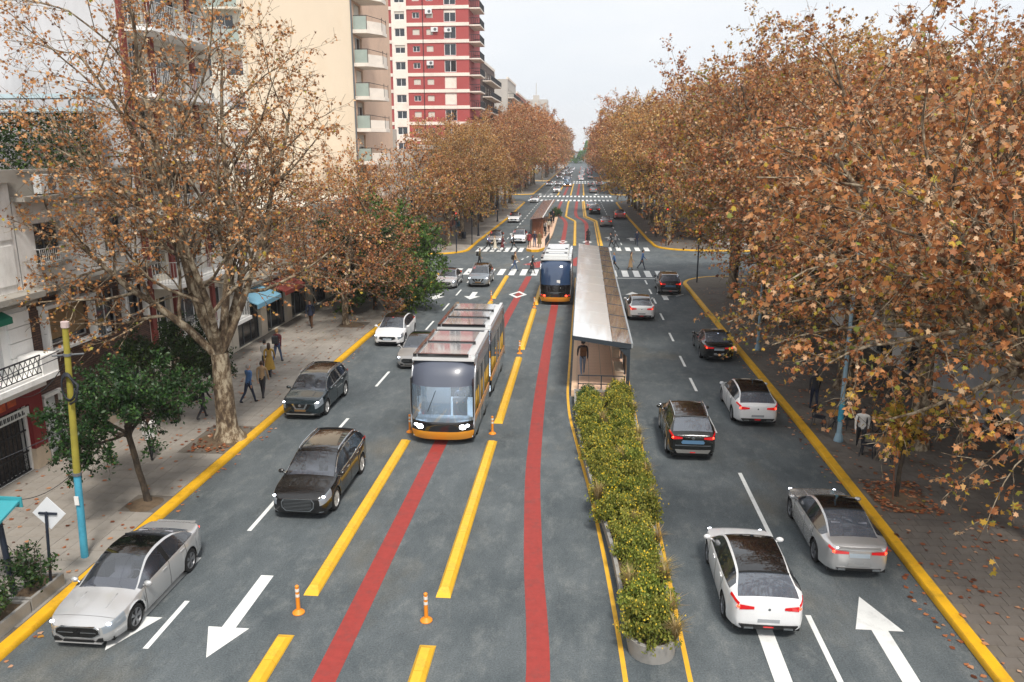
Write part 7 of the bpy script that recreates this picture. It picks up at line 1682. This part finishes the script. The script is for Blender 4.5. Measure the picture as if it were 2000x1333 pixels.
for q in range(4): mb = MB(); mb.tube([(-13.12 + .17 * math.cos(a) + .015 * q, 18.33 - .02 * q, 5.05 + (.38 - .02 * q) * math.sin(a)) for a in np.linspace(0, 2 * PI, 19)], .022, 6); mb.build('loop', M_CABLE, cc, smooth=180)
mb = MB(); mb.tube([(-13.0, 18.3, 5.3), (-12.75, 18.2, 5.15), (-12.85, 18.2, 4.75), (-13.1, 18.3, 4.6)], .03, 6); mb.build('loose_end', M_CABLE, cc, smooth=180)
def wire(a, b, sag, label, r=.012):
    a, b = Vector(a), Vector(b); o = MB().tube([tuple(a.lerp(b, t) - Vector((0, 0, sag * 4 * t * (1 - t)))) for t in np.linspace(0, 1, 13)], r, 4).build('overhead_wire', M_CABLE, smooth=180); tag(o, label, 'wire', 'wires at the utility pole')
wire((-13.1, 18.45, 5.9), (-18.6, 12.5, 4.6), .3, 'upper overhead wire from the yellow pole to the white town house'); wire((-13.1, 18.45, 5.8), (-18.6, 23.5, 3.0), .35, 'overhead wire from the yellow pole across the red shop front'); wire((-13.3, 18.45, 3.9), (-18.7, 13.5, 2.6), .3, 'lower overhead wire from the yellow pole to the left edge'); wire((-13.28, 18.4, 6.0), (-13.5, -4, 6.2), .5, 'overhead wire from the yellow pole towards the camera')
wire((-13.3, 18.45, 2.7), (-18.7, 21.6, .4), .5, 'slack black cable hanging from the yellow pole over the pavement')
# diamond sign seen from behind
sg = thing('diamond_sign', 'back of a white diamond sign on a slim navy post at the left edge', 'sign', (-13.15, 16.7, .15))
mb = MB(); mb.bar((-13.15, 16.7, .15), (-12.98, 16.7, 2.35), .035, n=8); mb.build('post', M_NAVY, sg); cx_, cz_, hh = -12.94, 2.30, .43
mb = MB(); mb.xprism([(cx_, cz_ - hh), (cx_ + hh, cz_), (cx_, cz_ + hh), (cx_ - hh, cz_)], 'y', 16.745, 16.76); mb.build('plate', M_SIGNW, sg); mb = MB(); mb.box(cx_ - .25, cx_ + .22, 16.70, 16.74, 2.28, 2.33); mb.build('crossbar', M_NAVY, sg)
# bus stop roof at the left edge
bs = thing('bus_stop', 'teal-roofed bus stop post at the left edge beside the diamond sign', 'bus stop', (-13.9, 16.1, .15))
mb = MB(); mb.bar((-13.65, 16.1, .15), (-13.75, 16.1, 2.4), .07, n=10); mb.build('post', M_NAVY, bs)
mb = MB(); mb.add([(-15.6, 15.6, 2.36), (-13.55, 15.75, 2.36), (-13.55, 16.6, 2.62), (-15.6, 16.5, 2.62), (-15.6, 15.6, 2.42), (-13.55, 15.75, 2.42), (-13.55, 16.6, 2.68), (-15.6, 16.5, 2.68)], [(3, 2, 1, 0), (4, 5, 6, 7), (0, 1, 5, 4), (1, 2, 6, 5), (2, 3, 7, 6), (3, 0, 4, 7)]); mb.build('roof', M_TEALR, bs); mb = MB(); mb.box(-15.6, -13.5, 16.6, 16.64, 2.5, 2.76); mb.build('roof_rim', M_TEALR, bs)
# kerbside planter boxes with bushes
for i in range(3):
    y = 13.3 + i * 1.28; r = thing('planter_box', 'low concrete planter box by the left kerb, %s from the bottom' % num[i].replace('nearest', 'first'), 'planter', (-13.4, y + .6, .15), 0, 'kerbside planter boxes'); mb = MB(); mb.box(-13.72, -13.64, y, y + 1.22, .15, .48); mb.box(-13.12, -13.04, y, y + 1.22, .15, .48); mb.box(-13.64, -13.12, y, y + .08, .15, .48); mb.box(-13.64, -13.12, y + 1.14, y + 1.22, .15, .48); mb.build('trough', M_CONC, r); mb = MB(); mb.box(-13.64, -13.12, y + .08, y + 1.14, .18, .42); mb.build('soil', M_SOIL, r)
PT['bush_small'] = tree_meshes('bush_small', 91, 900, .10, 'oval', M_LEAFG, M_BARKD, trunk_h=.25, trunk_r=.02, n_limb=7, limb_len=.8, spread=50, lv=2, nch=(0, 7, 5, 4), ratio=(0, .5, .5, .5), wob=.16, first=.1, up=(0, .05, .02, 0), flare=1.1)
for i, (y, s_) in enumerate(((13.8, 1.0), (14.6, 1.1), (15.2, .9), (16.3, 1.15))): green_tree('bush_small', (-13.38, y, .40), i * 1.3, 'dark leafy bush in the kerbside planter boxes, %s from the bottom' % num[i].replace('nearest', 'first'), s_, 'bush', 'bush', 'bushes in the planter boxes')
# lamp posts and signals
def lamp_post(x, y, h, label, m, arm=1.6, side=1, blue=None):
    r = thing('lamp_post', label, 'lamp post', (x, y, .15), 0, 'lamp posts'); mb = MB(); mb.tube([(x, y, .15), (x, y, .9), (x, y, h)], [.11, .085, .06], 10); mb.build('pole', m, r, smooth=40); mb = MB(); mb.lathe([(.18, 0), (.18, .05), (.12, .3)], 10, (x, y, .15)); mb.build('foot', m, r)
    mb = MB(); mb.tube([(x, y, h), (x + side * arm * .5, y, h + .5), (x + side * arm, y, h + .55)], [.05, .04, .035], 8); mb.build('arm', m, r, smooth=60); mb = MB(); mb.cbox(x + side * arm - .1, x + side * arm + .5, y - .13, y + .13, h + .48, h + .6, .04); mb.build('lamp_head', M_FRAMEG, r); return r
M_PBL2 = mat('pole_paleblue', (150, 178, 194), .6, var=.1, scale=3, dirt=(90, 150, 170), dirt_amt=.6)
lp = lamp_post(9.9, 29.4, 7.5, 'pale blue lamp post among the leaves by the cafe on the right', M_PBL2, 1.4, -1); mb = MB(); mb.tube([(9.9, 29.4, .95), (9.9, 29.4, 1.75)], [.105, .10], 10, caps=False); mb.build('blue_sleeve', M_PBLU, lp)
lamp_post(9.8, 43.5, 7.5, 'pale blue lamp post further along the right kerb', M_PBL2, 1.4, -1); lamp_post(-13.6, 62.5, 7.5, 'dark lamp post by the green bush before the left corner', M_NAVY, 1.4, 1); lamp_post(-13.4, 101, 8.0, 'dark lamp post on the far left pavement', M_NAVY, 1.6, 1); lamp_post(-13.2, 122, 8.0, 'second dark lamp post on the far left pavement', M_NAVY, 1.6, 1)
def signal(x, y, label, h=3.4, red=True, rz=0):
    r = thing('traffic_signal', label, 'traffic light', (x, y, .15), rz, 'traffic lights'); mb = MB(); mb.tube([(0, 0, 0), (0, 0, h)], .06, 8); mb.build('pole', M_NAVY, r, world=False); mb = MB(); mb.cbox(-.16, .16, -.12, .12, h, h + .95, .04); bx = mb.build('signal_box', M_BLK, r, world=False)
    for q, (c, e) in enumerate((('signal_green', (40, 90, 60)), ('signal_amber', (110, 80, 30)), ('signal_red', (190, 40, 36)))): mb = MB(); mb.sphere((0, -.12, h + .18 + q * .3), .10, 10, 6, (1, .4, 1)); mb.build('signal_lens', mat(c, e, .3, emit=(2.0 if q == 2 and red else 0)), bx, world=False)
    return r
signal(-13.6, 84.4, 'traffic light at the far left corner of the crossing'); signal(-12.9, 91.5, 'traffic light by the far left kerb next to the silver car'); signal(9.6, 66.5, 'traffic light before the crossing on the right', red=False); signal(9.6, 92.5, 'traffic light at the far right corner of the crossing')
# corner railing, bins, sign boards on the far left pavement
r = thing('corner_railing', 'dark railing along the far left corner of the crossing', 'railing', (-17.5, 84.0, .15)); mb = MB()
for z in (.6, 1.05): mb.bar((-21, 84.0, z), (-15.3, 84.2, z), .03, n=6)
for q in range(7): mb.bar((-21 + q * .95, 84.0 + q * .033, .15), (-21 + q * .95, 84.0 + q * .033, 1.05), .03, n=6)
mb.build('rails', M_NAVY, r)
def bin_(x, y, label, m):
    r = thing('litter_bin', label, 'bin', (x, y, .15), 0, 'litter bins'); mb = MB(); mb.lathe([(.2, .15), (.24, .2), (.26, .85), (.27, .9)], 14); mb.build('tub', m, r, world=False, smooth=40); mb = MB(); mb.tube([(-.32, 0, 0), (-.32, 0, 1.1)], .025, 6); mb.build('post', M_NAVY, r, world=False); mb = MB(); mb.lathe([(.28, .9), (.2, .98), (.05, 1.0)], 14); mb.build('lid', m, r, world=False)
bin_(-14.6, 96.5, 'navy litter bin beside the lamp post on the far left pavement', M_NAVY); bin_(-19.2 + 1.4, 112, 'blue litter bin against the far left wall', M_PBLU)
# cafe tables and chairs under the right trees
M_CAFE = mat('cafe_navy', (26, 32, 44), .5); M_TTOP = mat('table_wood', (168, 124, 62), .5, var=.2, scale=6)
def chair_proto():
    r = thing('cafe_chair', 'chair', 'chair'); mb = MB(); mb.cbox(-.21, .21, -.21, .21, .43, .46, .01); mb.build('seat', M_CAFE, r, world=False); mb = MB(); mb.cbox(-.21, .21, .19, .22, .62, .86, .01); mb.bar((-.19, .205, .45), (-.19, .205, .65), .014, n=5); mb.bar((.19, .205, .45), (.19, .205, .65), .014, n=5); mb.build('backrest', M_CAFE, r, world=False)
    for sx in (-1, 1):
        for sy in (-1, 1): mb = MB(); mb.bar((sx * .18, sy * .18, .44), (sx * .22, sy * .23, 0), .015, n=5); mb.build('leg', M_CAFE, r, world=False)
    return r
def table_proto():
    r = thing('cafe_table', 'table', 'table'); mb = MB(); mb.lathe([(.36, .72), (.37, .735), (.36, .75)], 20); mb.build('table_top', M_TTOP, r, world=False)
    for a in (0, PI / 2): mb = MB(); mb.bar((.3 * math.cos(a), .3 * math.sin(a), 0), (-.22 * math.cos(a), -.22 * math.sin(a), .72), .016, n=5); mb.bar((-.3 * math.cos(a), -.3 * math.sin(a), 0), (.22 * math.cos(a), .22 * math.sin(a), .72), .016, n=5); mb.build('folding_legs', M_CAFE, r, world=False)
    return r
cp, tp = chair_proto(), table_proto(); cpt, tpt = tree_of(cp), tree_of(tp)
tabs = [(10.1, 30.6, 'left of the white-shirted walker'), (11.0, 27.6, 'right of the white-shirted walker'), (11.8, 30.2, 'nearest the house wall')]
for i, (x, y, w_) in enumerate(tabs):
    place(tp if i == 0 else copy_tree(tpt), (x, y, ZP), .3 * i, 'small round cafe table ' + w_, 'cafe tables')
    for j, a in enumerate((.4, 2.6)):
        o = cp if (i == 0 and j == 0) else copy_tree(cpt); place(o, (x + .62 * math.cos(a), y + .62 * math.sin(a), ZP), a - PI / 2 , 'dark cafe chair on the %s side of the table %s' % (('right', 'left')[j], w_), 'cafe chairs')
# staked young tree on the right
PT['sapling'] = tree_meshes('sapling', 95, 700, .17, 'star', M_LEAF, M_BARKD, yellowing(.9, 6), trunk_h=1.9, trunk_r=.075, n_limb=5, limb_len=1.6, spread=45, lv=2, nch=(0, 5, 4, 3), ratio=(0, .5, .5, .5), wob=.15, first=.2, up=(0, .05, 0, 0), flare=1.2)
plane_tree('sapling', (10.15, 24.3, .12), 0, 'young staked tree in bare soil by the right kerb', 1.0, None, 'young_tree'); o = thing('tree_stake', 'thin wooden stake leaning at the young tree on the right', 'stake', (9.9, 24.1, .15)); mb = MB(); mb.bar((9.98, 24.1, .15), (9.86, 24.1, 1.75), .025, .02, 6); mb.build('stick', M_WOODP, o)
# potted palm on the roof terrace
pp = thing('terrace_palm', 'bushy potted palm on the roof terrace at the left edge', 'plant', (-20.2, 25.9, 9.3)); mb = MB(); mb.lathe([(.2, 0), (.28, .4), (.3, .42)], 12); mb.build('pot', mat('terracotta', (160, 90, 64), .8), pp, world=False)
rg_ = np.random.RandomState(2); fr = []
for q in range(26):
    a = rg_.uniform(0, 6.28); e = rg_.uniform(.4, 1.4); L_ = rg_.uniform(.7, 1.15)
    for t in np.linspace(.15, 1, 14):
        c = np.array([math.cos(a) * math.cos(e) * L_ * t, math.sin(a) * math.cos(e) * L_ * t, .42 + math.sin(e) * L_ * t - .5 * t * t * L_]); fr.append(c); fr.append(c + rg_.normal(0, .06, 3))
V, k_ = leaves(rg_, np.array(fr), .22, 'oval'); o = inst('fronds', poly_mesh('fronds', V, k_, rg_.rand(len(fr)), [M_LEAFG]), pp); o['kind'] = 'stuff'
# ------------------------------------------------------------------ hazy air
hz = MB().box(-140, 140, -45, 1150, -1.5, 60).build('haze', None, kind='stuff'); hz.data.materials.clear()
mh = bpy.data.materials.new('haze_air'); mh.use_nodes = True; n = mh.node_tree.nodes; n.remove(n['Principled BSDF'])
pv = n.new('ShaderNodeVolumePrincipled'); pv.inputs['Color'].default_value = (.88, .92, .98, 1); pv.inputs['Density'].default_value = .00034; pv.inputs['Anisotropy'].default_value = .1; mh.node_tree.links.new(pv.outputs[0], n['Material Output'].inputs['Volume']); hz.data.materials.append(mh)
tag(hz, 'thin pale haze filling the avenue', 'haze', kind='stuff')
